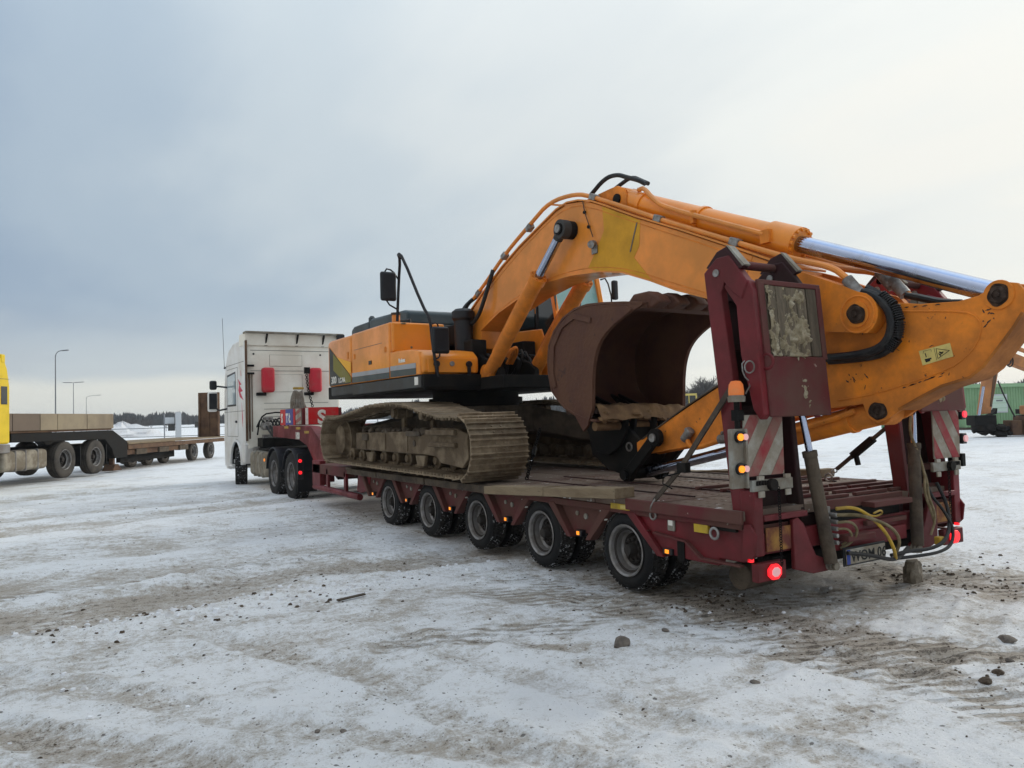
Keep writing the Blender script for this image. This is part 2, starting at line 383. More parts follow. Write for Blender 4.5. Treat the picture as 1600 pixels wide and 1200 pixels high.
RUTS = [  # (start, end, width, depth, dirt)  wheel ruts and worn lanes in the yard
    ((-9.0, 1.0), (-2.6, 2.62), .56, .045, 1.05), ((-2.6, 2.62), (.4, 2.6), .50, .035, .9),
    ((-9.0, 3.4), (-1.0, 4.2), .5, .03, .65), ((-9, 5.6), (0, 6.6), .9, .03, .5), ((-9, 7.6), (0, 10.6), .6, .02, .7), ((-14, 9.0), (0, 12.6), .8, .02, .6), ((-12, 13), (-1, 17), .7, .02, .6),
    ((-5.6, .9), (-2.9, -3.2), .15, .020, .80), ((-5.1, 1.2), (-2.4, -3.0), .13, .016, .60), ((-3.5, 1.0), (-2.05, -3.8), .13, .018, .65), ((-2.6, 1.0), (-1.2, -4.2), .13, .014, .55),
    ((-4.4, -2.1), (1.5, 1.0), .14, .014, .48), ((-3.6, -3.0), (3.5, -.9), .15, .012, .50), ((-3.2, -3.5), (4.2, -1.6), .14, .010, .42), ((-6, -2.2), (-1, -4.2), .18, .012, .5), ((-5, 2.0), (1.5, -3.6), .13, .012, .42)]
TREADS = [((.15, 1.0), (.05, -4.4), .30), ((-.45, 1.4), (-.15, -4.0), .24), ((-1.1, 1.0), (.9, -3.4), .22), ((2.55, -.4), (2.75, -5.5), .30), ((-6, 3.3), (-.5, 3.6), .25), ((-2.6, -.2), (2.6, -1.6), .22), ((1.9, -1.0), (4.5, -3.0), .25)]
def ground_fields(x, y):
    d = np.hypot(x-CAM.x, y-CAM.y)
    near = 1-sstep(25, 60, d)
    z = (fbm(x*.35, y*.35, 4)-.5)*.08*near + (fbm(x*1.7+9, y*1.7, 4)-.5)*.022*near
    # clumpy frozen relief
    cl = fbm(x*5.5+3, y*5.5+8, 4, .6); rough = sstep(.42, .62, fbm(x*.8+40, y*.8+2, 3))
    z = z + (cl-.5)*.045*rough*(1-sstep(8, 20, d))
    # long faint wheel streaks in several directions
    st = 0
    for ang, off, amp in ((8, 3, 1.), (-28, 41, .9), (52, 77, .8), (-62, 113, .8)):
        ca, sa = math.cos(R(ang)), math.sin(R(ang)); u = x*ca+y*sa; v = -x*sa+y*ca
        band = sstep(.50, .62, fbm(u*.16+off, v*1.1+off, 3)); s_ = fbm(u*.35+off, v*9+off*2, 3, .6)-.5
        z = z + band*s_*.022*(1-sstep(9, 16, d)); st = st + band*np.maximum(s_, -.05)*amp
    tread = np.zeros_like(x)
    dirt = .0+.55*st*near+.20*sstep(.45, .65, fbm(x*.25+5, y*.6+7, 4)) + .16*sstep(.5, .7, fbm(x*1.6, y*1.9, 4))
    # worn central yard is dirtier, the strip close to the viewer cleaner
    dirt = dirt + .13*sstep(2, 7, d)*(1-sstep(14, 26, d)) - .05*(1-sstep(2, 5, d))
    ice = sstep(.56, .66, fbm(x*.55+90, y*.55+31, 3))
    for a, b, w, dep, dt in RUTS:
        n, t, l = seg_coord(x, y, a, b); n = n + (fbm(t*.7+a[0], t*0+3, 2)-.5)*.35
        m_ = np.exp(-(n/w)**4)*sstep(-.6, .4, t)*(1-sstep(l-.4, l+.6, t))
        z = z - dep*m_ + dep*.8*np.exp(-((np.abs(n)-w*1.25)/(w*.35))**2)*sstep(-.3, .3, t)*(1-sstep(l-.3, l+.3, t))*(.3+1.4*fbm(x*6, y*6, 3))
        dirt = np.maximum(dirt, dirt*(1-m_) + m_*(dt*(.55+.9*fbm(x*2.2+t*.3, y*2.2, 4))))
    # tread prints left behind the trailer wheels
    for a, b, w in TREADS:
        n, t, l = seg_coord(x, y, a, b); m_ = (1-sstep(w*.85, w*1.15, np.abs(n)))*sstep(0, .2, t)*(1-sstep(l-.8, l, t))*sstep(.3, .5, fbm(x*1.1+4, y*1.1, 3)+.12)
        tread = np.maximum(tread, m_); z = z - .012*m_
        dirt = dirt + m_*.10
    # churned soil where the rig swung in, stains dropped from the machine
    def blot(cx, cy, sx, sy, k, ang=0):
        ca, sa = math.cos(ang), math.sin(ang); u = ((x-cx)*ca+(y-cy)*sa)/sx; v = (-(x-cx)*sa+(y-cy)*ca)/sy
        return k*np.exp(-(u*u+v*v))*(.2+1.6*sstep(.40, .62, fbm(x*7+cx, y*7, 4, .6)))
    for q in [(.35, -.6, .30, .5, .40), (.25, -1.5, .3, .8, .42), (.2, -2.6, .35, .6, .40), (2.6, -1.7, .3, 1.0, .45), (3.1, -1.6, .5, .25, .45), (.9, -3.0, .5, .3, .32), (-.3, -2.3, .35, .25, .35), (-1.5, -.9, .3, .2, .55), (-4.6, -.9, .35, .4, .25), (-3.2, .0, .3, .4, .2), (1.0, 2.0, 1.2, 5.5, .22), (-2.6, -3.1, .5, .3, .3), (-1.0, -2.9, .4, .3, .3)]:
        dirt = dirt + blot(*q)
    # the yard falls slightly towards the tractor and rises to the fields; snow berms by the fence
    z = z - .10*sstep(7, 15, y)*(1-sstep(-9, -3, -x))*(1-sstep(30, 45, d))*sstep(-3, -.5, x)
    berm = np.exp(-((y-74-.2*x+6*fbm(x*.05, y*0+1, 2))/5)**2)*(.35+.5*fbm(x*.2, y*.2, 3))*sstep(-25, 0, x)
    z = z + berm*.5
    z = z + .010*np.maximum(d-230, 0)*(1-sstep(500, 700, d)) + 3.8*sstep(500, 700, d)*0 + np.where(d > 500, 0, 0)
    z = np.where(d > 500, .010*270*(1-sstep(500, 700, d)) + z*0 + 2.7*sstep(500, 700, d), z)
    far = sstep(26, 45, d); dirt = dirt*(1-far*.85)
    under = (np.abs(x-1.4) < 1.7) & (y > -.5) & (y < 17)
    dirt = dirt + .05*under
    return z, np.clip(dirt, 0, 1), ice*(1-far), tread
def make_ground():
    base = R(90-YAW)
    a1 = np.linspace(base-R(41), base+R(41), 820); a2 = np.linspace(base+R(41), base-R(41)+2*math.pi, 70)[1:-1]
    A = np.concatenate([a1, a2]); NA = len(A)
    rr = np.concatenate([[.15, .5], np.geomspace(1.0, 30, 430), np.geomspace(30.6, 1600, 110)]); NR = len(rr)
    X = CAM.x + rr[:, None]*np.cos(A)[None]; Y = CAM.y + rr[:, None]*np.sin(A)[None]
    Z, D, I, TR = ground_fields(X, Y)
    co = np.stack([X, Y, Z], -1).reshape(-1, 3).astype(np.float32)
    i = np.arange(NR-1)[:, None]*NA; k = np.arange(NA)[None]; k2 = (k+1) % NA
    q = np.stack([i+k, i+NA+k, i+NA+k2, i+k2], -1).reshape(-1, 4)
    me = bpy.data.meshes.new('snowy_ground'); nq = len(q); me.vertices.add(len(co)+1)
    co = np.vstack([co, [[CAM.x, CAM.y, co[0, 2]]]]).astype(np.float32)
    me.vertices.foreach_set('co', co.ravel())
    fan = np.stack([np.full(NA, len(co)-1), np.arange(NA), (np.arange(NA)+1) % NA], -1)
    me.loops.add(nq*4+NA*3); me.polygons.add(nq+NA)
    me.loops.foreach_set('vertex_index', np.concatenate([q.ravel(), fan.ravel()]).astype(np.int32))
    me.polygons.foreach_set('loop_start', np.concatenate([np.arange(nq)*4, nq*4+np.arange(NA)*3]).astype(np.int32))
    me.update(calc_edges=True)
    for nm, F in (('dirt', D), ('ice', I), ('tread', TR)):
        at = me.attributes.new(nm, 'FLOAT', 'POINT'); at.data.foreach_set('value', np.append(F.ravel(), 0).astype(np.float32))
    me.shade_smooth(); me.validate()
    m = bpy.data.materials.new('snow_ground'); m.use_nodes = True; t = m.node_tree; b = t.nodes['Principled BSDF']; M['snow_ground'] = m
    at = N(t, 'ShaderNodeAttribute', attribute_name='dirt'); ai = N(t, 'ShaderNodeAttribute', attribute_name='ice')
    tc = N(t, 'ShaderNodeTexCoord'); v = tc.outputs['Object']
    def nz(sc, det=8, ro=.6, st=None):
        n = N(t, 'ShaderNodeTexNoise'); n.inputs['Scale'].default_value = sc; n.inputs['Detail'].default_value = det; n.inputs['Roughness'].default_value = ro
        if st:
            mm = N(t, 'ShaderNodeMapping'); mm.inputs['Scale'].default_value = st[0]; mm.inputs['Rotation'].default_value = (0, 0, R(st[1])); link(t, v, mm.inputs[0]); link(t, mm.outputs[0], n.inputs['Vector'])
        else: link(t, v, n.inputs['Vector'])
        return n.outputs[0]
    na = nz(1.7, 12, .72); nb = nz(14, 9, .75); nc = nz(75, 5, .7); ns = nz(5, 10, .72, ((.30, 1.7, 1), 18)); nw = nz(.45, 6, .6)
    atr = N(t, 'ShaderNodeAttribute', attribute_name='tread')
    wv = N(t, 'ShaderNodeTexWave', wave_type='BANDS', bands_direction='Y', wave_profile='SIN'); wv.inputs['Scale'].default_value = 2.9; wv.inputs['Distortion'].default_value = .9; wv.inputs['Detail'].default_value = 3; wv.inputs['Detail Scale'].default_value = 2.5
    wm = N(t, 'ShaderNodeMapping'); wm.inputs['Rotation'].default_value = (0, 0, R(24)); link(t, v, wm.inputs[0]); link(t, wm.outputs[0], wv.inputs['Vector'])
    gl = ramp(t, wv.outputs['Fac'], [(.25, (1, 1, 1)), (.55, (0, 0, 0))])
    groove = fmath(t, 'MULTIPLY', fmath(t, 'MULTIPLY', gl, atr.outputs['Fac']), ramp(t, na, [(.42, (.0, .0, .0)), (.56, (1, 1, 1))]))
    def sc(x, k): return fmath(t, 'MULTIPLY', fmath(t, 'SUBTRACT', x, .5), k)
    summ = fmath(t, 'ADD', fmath(t, 'ADD', sc(na, .70), sc(ns, .40)), fmath(t, 'ADD', fmath(t, 'ADD', sc(nb, .85), sc(nc, .55)), sc(nw, .4)))
    lvl = fmath(t, 'ADD', fmath(t, 'MULTIPLY_ADD', at.outputs['Fac'], .34, summ), fmath(t, 'MULTIPLY', groove, .17))
    snow = mixc(t, nb, (.76, .765, .775), (.93, .93, .935))
    grey = mixc(t, nc, (.47, .45, .42), (.74, .72, .70))
    brown = mixc(t, nb, (.27, .215, .16), (.50, .43, .35))
    dark = mixc(t, nc, (.035, .027, .020), (.15, .12, .09))
    k1 = ramp(t, lvl, [(.045, (0, 0, 0)), (.20, (1, 1, 1))]); c = mixc(t, fmath(t, 'MULTIPLY', k1, .88), snow, grey)
    k2 = ramp(t, lvl, [(.17, (0, 0, 0)), (.33, (1, 1, 1))]); c = mixc(t, fmath(t, 'MULTIPLY', k2, .85), c, brown)
    lv3 = fmath(t, 'ADD', fmath(t, 'MULTIPLY_ADD', at.outputs['Fac'], .20, fmath(t, 'MULTIPLY', groove, .08)), fmath(t, 'ADD', sc(nb, .9), sc(nc, .5)))
    k3 = ramp(t, lv3, [(.235, (0, 0, 0)), (.30, (1, 1, 1))]); c = mixc(t, fmath(t, 'MULTIPLY', k3, .85), c, dark)
    # small crumbs of grit everywhere
    for scl, thr, rad, st_ in ((17, .10, .20, .8), (38, .16, .26, .75), (80, .22, .32, .6)):
        vo = N(t, 'ShaderNodeTexVoronoi'); vo.inputs['Scale'].default_value = scl; link(t, v, vo.inputs['Vector'])
        sp_ = N(t, 'ShaderNodeSeparateColor'); link(t, vo.outputs['Color'], sp_.inputs[0])
        lim = fmath(t, 'ADD', thr*.35, fmath(t, 'MULTIPLY_ADD', at.outputs['Fac'], .28, fmath(t, 'MULTIPLY', fmath(t, 'SUBTRACT', na, .45), .5)))
        on_ = fmath(t, 'LESS_THAN', sp_.outputs[0], lim); szr = fmath(t, 'MULTIPLY_ADD', sp_.outputs[1], rad, .06)
        dot = fmath(t, 'MULTIPLY', on_, fmath(t, 'LESS_THAN', fmath(t, 'ADD', vo.outputs['Distance'], fmath(t, 'MULTIPLY', fmath(t, 'SUBTRACT', nc, .5), .5)), szr))
        c = mixc(t, fmath(t, 'MULTIPLY', dot, st_), c, mixc(t, sp_.outputs[2], (.05, .038, .028), (.24, .20, .165)))
    c = mixc(t, fmath(t, 'MULTIPLY', ai.outputs['Fac'], .30), c, (.60, .62, .66))
    link(t, c, b.inputs['Base Color'])
    ro = fmath(t, 'SUBTRACT', fmath(t, 'MULTIPLY_ADD', nb, .15, .66), fmath(t, 'MULTIPLY', ai.outputs['Fac'], .22)); link(t, ro, b.inputs['Roughness'])
    b.inputs['Specular IOR Level'].default_value = .35
    hgt = fmath(t, 'ADD', fmath(t, 'MULTIPLY', nb, .7), fmath(t, 'ADD', fmath(t, 'MULTIPLY', nc, .22), fmath(t, 'MULTIPLY', ns, .5))); hgt = fmath(t, 'SUBTRACT', hgt, fmath(t, 'MULTIPLY', groove, .55))
    bn = N(t, 'ShaderNodeBump'); bn.inputs['Strength'].default_value = 1.0; bn.inputs['Distance'].default_value = .05; link(t, hgt, bn.inputs['Height']); link(t, bn.outputs[0], b.inputs['Normal'])
    me.materials.append(m)
    o = bpy.data.objects.new('snowy_ground', me); COL.objects.link(o); o['kind'] = 'structure'
make_ground()
def gz(x, y): return float(ground_fields(np.array([x*1.]), np.array([y*1.]))[0][0])
def gzs(x, y): return ground_fields(np.asarray(x, float), np.asarray(y, float))[0]

# ================================================================== trailer (low loader)
TX = 1.43                                   # centre line of trailer and load
def mx(x, s): return x if s > 0 else 2*TX - x     # mirror across the centre line
tr = root('low_loader_trailer', (TX, 2.0, 0), 'maroon five-axle low loader with raised rear ramps, carrying the large excavator', 'trailer')
# --- wheel prototype: tyre tread with lugs
def make_tyre(r, w, rim, name, parent, at, m='tread_rubber', lugs=44, rows=4, lug_h=.012):
    b = MB(); sh = r*.045
    prof = [(0, rim), (.012, rim+.012), (-.004, rim+(r-rim)*.35), (.0, r-.05), (.018, r-.018), (.035, r-.006), (w-.035, r-.006), (w-.018, r-.018), (w, r-.05), (w+.004, rim+(r-rim)*.35), (w-.012, rim+.012), (w, rim)]
    b.lathe([(t-w/2, q) for t, q in prof], (0, 0, 0), 'x', 56, False)
    for row in range(rows):
        x0 = -w/2+.012 + (w-.024)*row/rows; x1 = x0 + (w-.024)/rows*.80
        for i in range(lugs):
            a0 = 2*math.pi*(i+.5*(row % 2))/lugs; a1 = a0 + 2*math.pi/lugs*.66; sk = .025 if row in (0, rows-1) else .0
            vs = []
            for rad in (r-.012, r+lug_h-.006 - (.008 if row in (0, rows-1) else 0)):
                for a, x in ((a0, x0), (a1, x0), (a1+sk, x1), (a0+sk, x1)): vs.append((x, rad*math.cos(a), rad*math.sin(a)))
            b.add(vs, [(0, 1, 2, 3), (7, 6, 5, 4), (0, 4, 5, 1), (1, 5, 6, 2), (2, 6, 7, 3), (3, 7, 4, 0)])
    return b.build(name, m, parent, at=at, fix=False, auto=40, local=True)
def set_two_mats(o, m2, test):
    o.data.materials.append(M[m2])
    for p in o.data.polygons:
        if test(p): p.material_index = 1
def wheel_rim(r, w, m, parent, at, dish=.10, bolts=10):
    b = MB(); x = -w/2   # outer (visible) side is -x
    b.lathe([(x-.004, r+.012), (x-.012, r+.004), (x, r-.012), (x+.03, r-.022), (x+.04, r-.045), (x+.09, r-.055), (x+.11, r-.075), (x+dish+.03, r-.085), (x+dish+.05, r*.56), (x+dish-.0, r*.52), (x+dish+.0, r*.30), (x+dish-.005, r*.30), (x+dish, .0001)], (0, 0, 0), 'x', 40, False)
    b.lathe([(-x+.004, r+.012), (-x-.02, r-.03), (x+dish+.04, r-.06)], (0, 0, 0), 'x', 24, False)
    o = b.build('wheel', m, parent, at=at, fix=False, auto=30, local=True); o['wo'] = (0., 0., 0.)
    o.data.materials.append(M['rim_edge'])
    for p in o.data.polygons:
        c = p.center; q = math.hypot(c.y, c.z)
        if (q > r-.018 or r-.066 < q < r-.046) and c.x < 0: p.material_index = 1
    hb = MB(); hb.lathe([(x+dish+.005, r*.27), (x+dish-.06, r*.25), (x+dish-.085, r*.20), (x+dish-.09, .0001)], (0, 0, 0), 'x', 20, False)
    for i in range(bolts):
        a = 2*math.pi*i/bolts; c = (0, math.cos(a)*r*.42, math.sin(a)*r*.42)
        hb.cyl((x+dish-.03, c[1], c[2]), (x+dish+.01, c[1], c[2]), .016, n=6)
    h_ = hb.build('hub', 'rim_steel', o, fix=False); h_.location = (0, 0, 0)
    hh = MB()
    for i in range(8):
        a = 2*math.pi*(i+.5)/8; hh.cyl((x+dish+.035, math.cos(a)*r*.70, math.sin(a)*r*.70), (x+dish+.048, math.cos(a)*r*.70, math.sin(a)*r*.70), r*.085, n=10)
    q = hh.build('hand_hole', 'black_steel', o, fix=False); q.location = (0, 0, 0)
    return o
TW, TRR = .215, .355
wp = wheel_rim(.225, TW, 'rim_steel', tr, (.125, 0, TRR))
wp['wo'] = (0, 0, 0)
ty = make_tyre(TRR, TW, .222, 'tyre', wp, (0, 0, 0), 'rubber', lugs=46); 
set_two_mats(ty, 'tread_rubber', lambda p: math.hypot(p.center.y, p.center.z) > TRR-.022)
ty2 = ty.copy(); COL.objects.link(ty2); ty2.parent = wp; ty2.location = (.27, 0, 0)
for i in range(5):
    for s in (1, -1):
        if i == 0 and s == 1: continue
        x = .125 if s == 1 else 2*TX-.125
        copy_tree(wp, tr, (x-TX, 1.375*i-2.0, TRR), (random.uniform(0, 6), 0, 0 if s == 1 else math.pi))
wp.rotation_euler[0] = .4
ab = MB()
for i in range(5):
    ab = MB(); ab.cyl((.35, 1.375*i, TRR), (2.5, 1.375*i, TRR), .07, n=12); ab.box((.55, 1.375*i-.10, TRR+.04), (.75, 1.375*i+.10, .66)); ab.box((2.1, 1.375*i-.10, TRR+.04), (2.3, 1.375*i+.10, .66)); ab.build('axle', 'black_steel', tr)
# --- chassis
b = MB(); b.box((.72, -1.36, .42), (.95, 7.4, .74)); b.box((1.9, -1.36, .42), (2.13, 7.4, .74))
for y in np.arange(-1.0, 7.4, .9): b.box((.10, y, .64), (2.76, y+.09, .742))
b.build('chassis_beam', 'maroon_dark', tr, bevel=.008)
for s in (1, -1):
    b = MB(); b.box((mx(-.005, s), -1.38, .69), (mx(.09, s), 7.35, .755)); b.box((mx(-.035, s), -1.41, .735), (mx(-.004, s), -.07, .835)); b.build('side_rail', 'maroon_dusty', tr, bevel=.008)
    # hanging brackets between the wheels: recessed plate, two slanted arms
    for i in range(-0, 5):
        yc = 1.375*i + .6875; hw, hb_ = (.52, .17)
        if i == 4: yc = 1.375*4+.60
        b = MB()
        b.prism([(yc-hw+.06, .71), (yc+hw-.06, .71), (yc+hb_, .43), (yc-hb_, .43)], mx(.06, s), mx(.085, s))
        for q in (-1, 1):
            b.prism([(yc+q*hw, .712), (yc+q*(hw-.13), .712), (yc+q*(hb_-.055), .385), (yc+q*(hb_+.015), .385)], mx(-.012, s), mx(.10, s))
        br = b.build('wheel_bracket', 'maroon_dusty', tr, bevel=.006)
        b = MB(); b.cyl((mx(.045, s), yc-.06, .60), (mx(.06, s), yc-.06, .60), .028, n=12); b.cyl((mx(.045, s), yc+.08, .62), (mx(.06, s), yc+.08, .62), .022, n=12)
        b.build('boss', 'grey_metal', br)
        b = MB(); b.box((mx(.0, s), yc-.045, .405), (mx(.055, s), yc+.045, .465)); lm = b.build('marker_lamp', 'black_plastic', tr, bevel=.004)
        b = MB(); b.box((mx(-.006, s), yc-.012, .417), (mx(.002, s), yc+.030, .453)); b.build('lens', 'lamp_amber_dim' if i in (3,) else 'lamp_orange', lm, bevel=.003)
        if i < 4:
            b = MB(); b.box((mx(.0, s), yc-.42, .60), (mx(.03, s), yc-.35, .70)); b.build('white_tag', 'letter_white', tr)
# --- rear side box behind the last wheel
for s in (1, -1):
    b = MB(); b.prism([(-.04, .712), (-.44, .37), (-.52, .37), (-.17, .712)], mx(-.012, s), mx(.12, s)); b.build('wheel_bracket', 'maroon', tr, bevel=.006)
    b = MB(); b.prism([(-.16, .713), (-.50, .40), (-.78, .38), (-1.10, .38), (-1.12, .44), (-1.36, .44), (-1.42, .48), (-1.42, .713)], mx(.03, s), mx(.11, s)); b.build('side_box', 'maroon', tr, bevel=.008)
    b = MB(); b.box((mx(-.005, s), -.30, .575), (mx(.035, s), -.34, .57)); b.bar((mx(.012, s), -.40, .565), (mx(.012, s), -.78, .535), .05, .016); b.bar((mx(.012, s), -.78, .535), (mx(.012, s), -.95, .42), .05, .016); b.bar((mx(.012, s), -.95, .42), (mx(.012, s), -1.36, .415), .05, .016); b.build('flange', 'maroon_dusty', tr, bevel=.003)
    b = MB(); b.box((mx(.02, s), -.66, .36), (mx(.10, s), -.74, .52)); b.build('recess_shade', 'black_steel', tr)  # black block standing in for the shade of a recess
    b = MB(); b.box((mx(.005, s), -.61, .395), (mx(.04, s), -.50, .445)); lm = b.build('marker_lamp', 'black_plastic', tr, bevel=.004)
    b = MB(); b.box((mx(-.002, s), -.575, .405), (mx(.006, s), -.53, .438)); b.build('lens', 'lamp_orange', lm, bevel=.003)
    b = MB(); b.box((mx(.012, s), -.56, .60), (mx(.03, s), -.64, .70)); b.build('document_holder', 'grey_metal', tr, bevel=.004)
    b = MB(); b.box((mx(.007, s), -.575, .645), (mx(.014, s), -.625, .692)); b.build('white_tag', 'letter_white', tr)
    b = MB(); b.box((mx(.0, s), -.88, .625), (mx(.03, s), -1.03, .722)); b.build('yellow_reflector', 'yellow_sticker', tr, bevel=.002)
    b = MB(); b.box((mx(-.003, s), .16, .725), (mx(-.012, s), -.10, .775)); b.build('yellow_sticker', 'yellow_sticker', tr)
    b = MB(); b.box((mx(-.013, s), .02, .735), (mx(-.015, s), -.08, .768)); b.build('warning_sticker', 'sign_yellow', tr)
    b = MB(); b.torus((mx(-.02, s), -1.12, .64), .042, .011, 'x'); b.build('lashing_ring', 'zinc', tr)
    b = MB(); b.box((mx(.0, s), -1.08, .665), (mx(.08, s), -1.32, .71)); b.build('ring_bracket', 'black_steel', tr, bevel=.005)
    b = MB(); b.torus((mx(-.02, s), -.42, .715), .035, .009, 'x'); b.box((mx(-.03, s), -.40, .74), (mx(.0, s), -.44, .80)); b.build('lashing_ring', 'zinc', tr)
# --- deck: steel plates, planks, outer widening boards
k = 0
for y0, y1 in ((-1.40, -.52), (-.505, .40), (.415, 1.5), (1.515, 2.6), (2.615, 4.0), (4.015, 5.4), (5.415, 6.6), (6.615, 7.35)):
    for x0, x1 in ((.0, .70), (.712, 1.42), (1.434, 2.148), (2.16, 2.86)):
        b = MB(); dz = random.uniform(-.003, .003) - (.0 if y1 < .45 else .015 if y1 < 1.6 else .030); b.box((x0, y0, .760), (x1, y1, .832+dz))
        if y1 < 2.7:       # raised chequer studs on the plates the photograph shows near
            for yy in np.arange(y0+.05, y1-.04, .085):
                for j, xx in enumerate(np.arange(x0+.05, x1-.04, .085)):
                    d = .022*(1 if (j+int(yy*50)) % 2 else -1)
                    b.add([(xx-.022, yy-d, .832+dz), (xx, yy+d*.2+.008, .839+dz), (xx+.022, yy+d, .832+dz), (xx, yy+d*.2-.008, .832+dz)], [(0, 1, 3), (1, 2, 3), (0, 3, 2, 1)])
        b.build('deck_plate', 'deck_plate', tr, fix=False, smooth=False)
for s in (1, -1):
    ys = [-.06, 1.10, 2.33, 4.0, 5.7, 7.0]
    for a, c in zip(ys[:-1], ys[1:]):
        b = MB(); dx = random.uniform(-.008, .006); n_ = 14; top = []; bot = []
        for i in range(n_+1):
            y = a+.008+(c-a-.016)*i/n_; lift = max(0, .125-.055*y) if y < 2.34 else 0
            top.append((y, .800+lift+random.uniform(-.005, .005))); bot.append((y, .712+lift*.95))
        b.prism(bot + top[::-1], mx((-.13 if a < 2 else -.10)+dx, s), mx(.10, s)); b.build('edge_plank', 'deck_wood' if a < 2 else 'dark_mud', tr, bevel=.006)
# raised ribs and slots on the rear deck between the ramps
for j, y in enumerate((-1.32, -1.12, -.92, -.72, -.30, .02)):
    for x0, x1 in ((.95, 1.38), (1.48, 1.93), (1.99, 2.7)):
        b = MB(); b.box((x0, y-.022, .833), (x1, y+.022, .862)); b.build('deck_rib', 'maroon_dusty', tr, bevel=.004)
for x in (.45, 1.0, 1.86, 2.45):
    b = MB(); b.box((x-.012, -.45, .834), (x+.012, 2.3, .846)); b.build('deck_seam', 'maroon_dark', tr)
# sloping tail between the two ramps
b = MB(); b.box((.90, -1.44, .765), (2.0, -1.401, .842)); b.box((1.40, -1.56, .755), (1.95, -1.441, .80)); b.build('tail_plate', 'maroon_dusty', tr, bevel=.006)
b = MB(); b.box((.92, -1.43, .57), (1.95, -1.405, .762)); b.build('cavity_shade', 'black_steel', tr)  # black slab painting the shade of the hollow tail
b = MB(); b.box((.10, -1.46, .50), (2.76, -1.40, .66)); b.box((.92, -1.50, .44), (1.94, -1.44, .565)); b.build('rear_beam', 'maroon', tr, bevel=.01)
b = MB(); b.box((1.0, -1.405, .57), (1.86, -1.38, .79)); b.build('recess_shade', 'black_steel', tr)  # black sheet in place of the shade behind the tail
b = MB(); b.box((1.38, -1.50, .60), (1.95, -1.45, .64)); b.box((.98, -1.60, .52), (1.34, -1.50, .57)); b.build('cross_bar', 'maroon_dusty', tr, bevel=.008)
b = MB(); b.box((.3, -1.40, .34), (2.56, -1.25, .46)); b.build('bumper_beam', 'black_steel', tr, bevel=.01)
b = MB(); b.cyl((.26, -1.10, .27), (.60, -1.10, .27), .11, n=24); b.build('air_tank', 'dark_mud', tr, bevel=.01)
# rear lamps
for s in (1, -1):
    b = MB(); b.box((mx(.02, s), -1.50, .31), (mx(.34, s), -1.44, .45)); hs = b.build('lamp_box', 'maroon', tr, bevel=.008)
    cx, cz = mx(.19, s), .378
    oc = [(cx+.072*math.cos(a)*1.05, cz+.062*math.sin(a)) for a in [R(22.5+45*i) for i in range(8)]]
    oc2 = [(cx+.05*math.cos(a), cz+.038*math.sin(a)) for a in [R(22.5+45*i) for i in range(8)]]
    b = MB(); b.prism(oc, -1.502, -1.525, 'y'); lr = b.build('tail_lamp', 'lamp_red', tr, bevel=.004)
    b = MB(); b.prism(oc2, -1.526, -1.531, 'y'); b.build('lamp_core', 'lamp_core' if s == 1 else 'lamp_red', lr, bevel=.003)
    b = MB(); b.box((mx(.0, s), -1.46, .46), (mx(.03, s), -1.425, .485)); b.build('small_red_lamp', 'lamp_red', tr)
# licence plate
b = MB(); b.box((.99, -1.565, .335), (1.51, -1.555, .455)); pl = b.build('licence_plate', 'white_stripe', tr, bevel=.004)
b = MB(); b.box((.97, -1.554, .32), (1.53, -1.54, .47)); b.build('plate_holder', 'black_plastic', tr, bevel=.004)
b = MB(); b.box((.992, -1.5665, .337), (1.035, -1.5655, .453)); b.build('blue_band', 'plate_blue', pl)
lettering('lettering', 'WOM 06', .118, (1.045, -1.566, .352), (1, 0, 0), (0, 0, 1), 'ink', pl, bold=.001, sx=1.02)
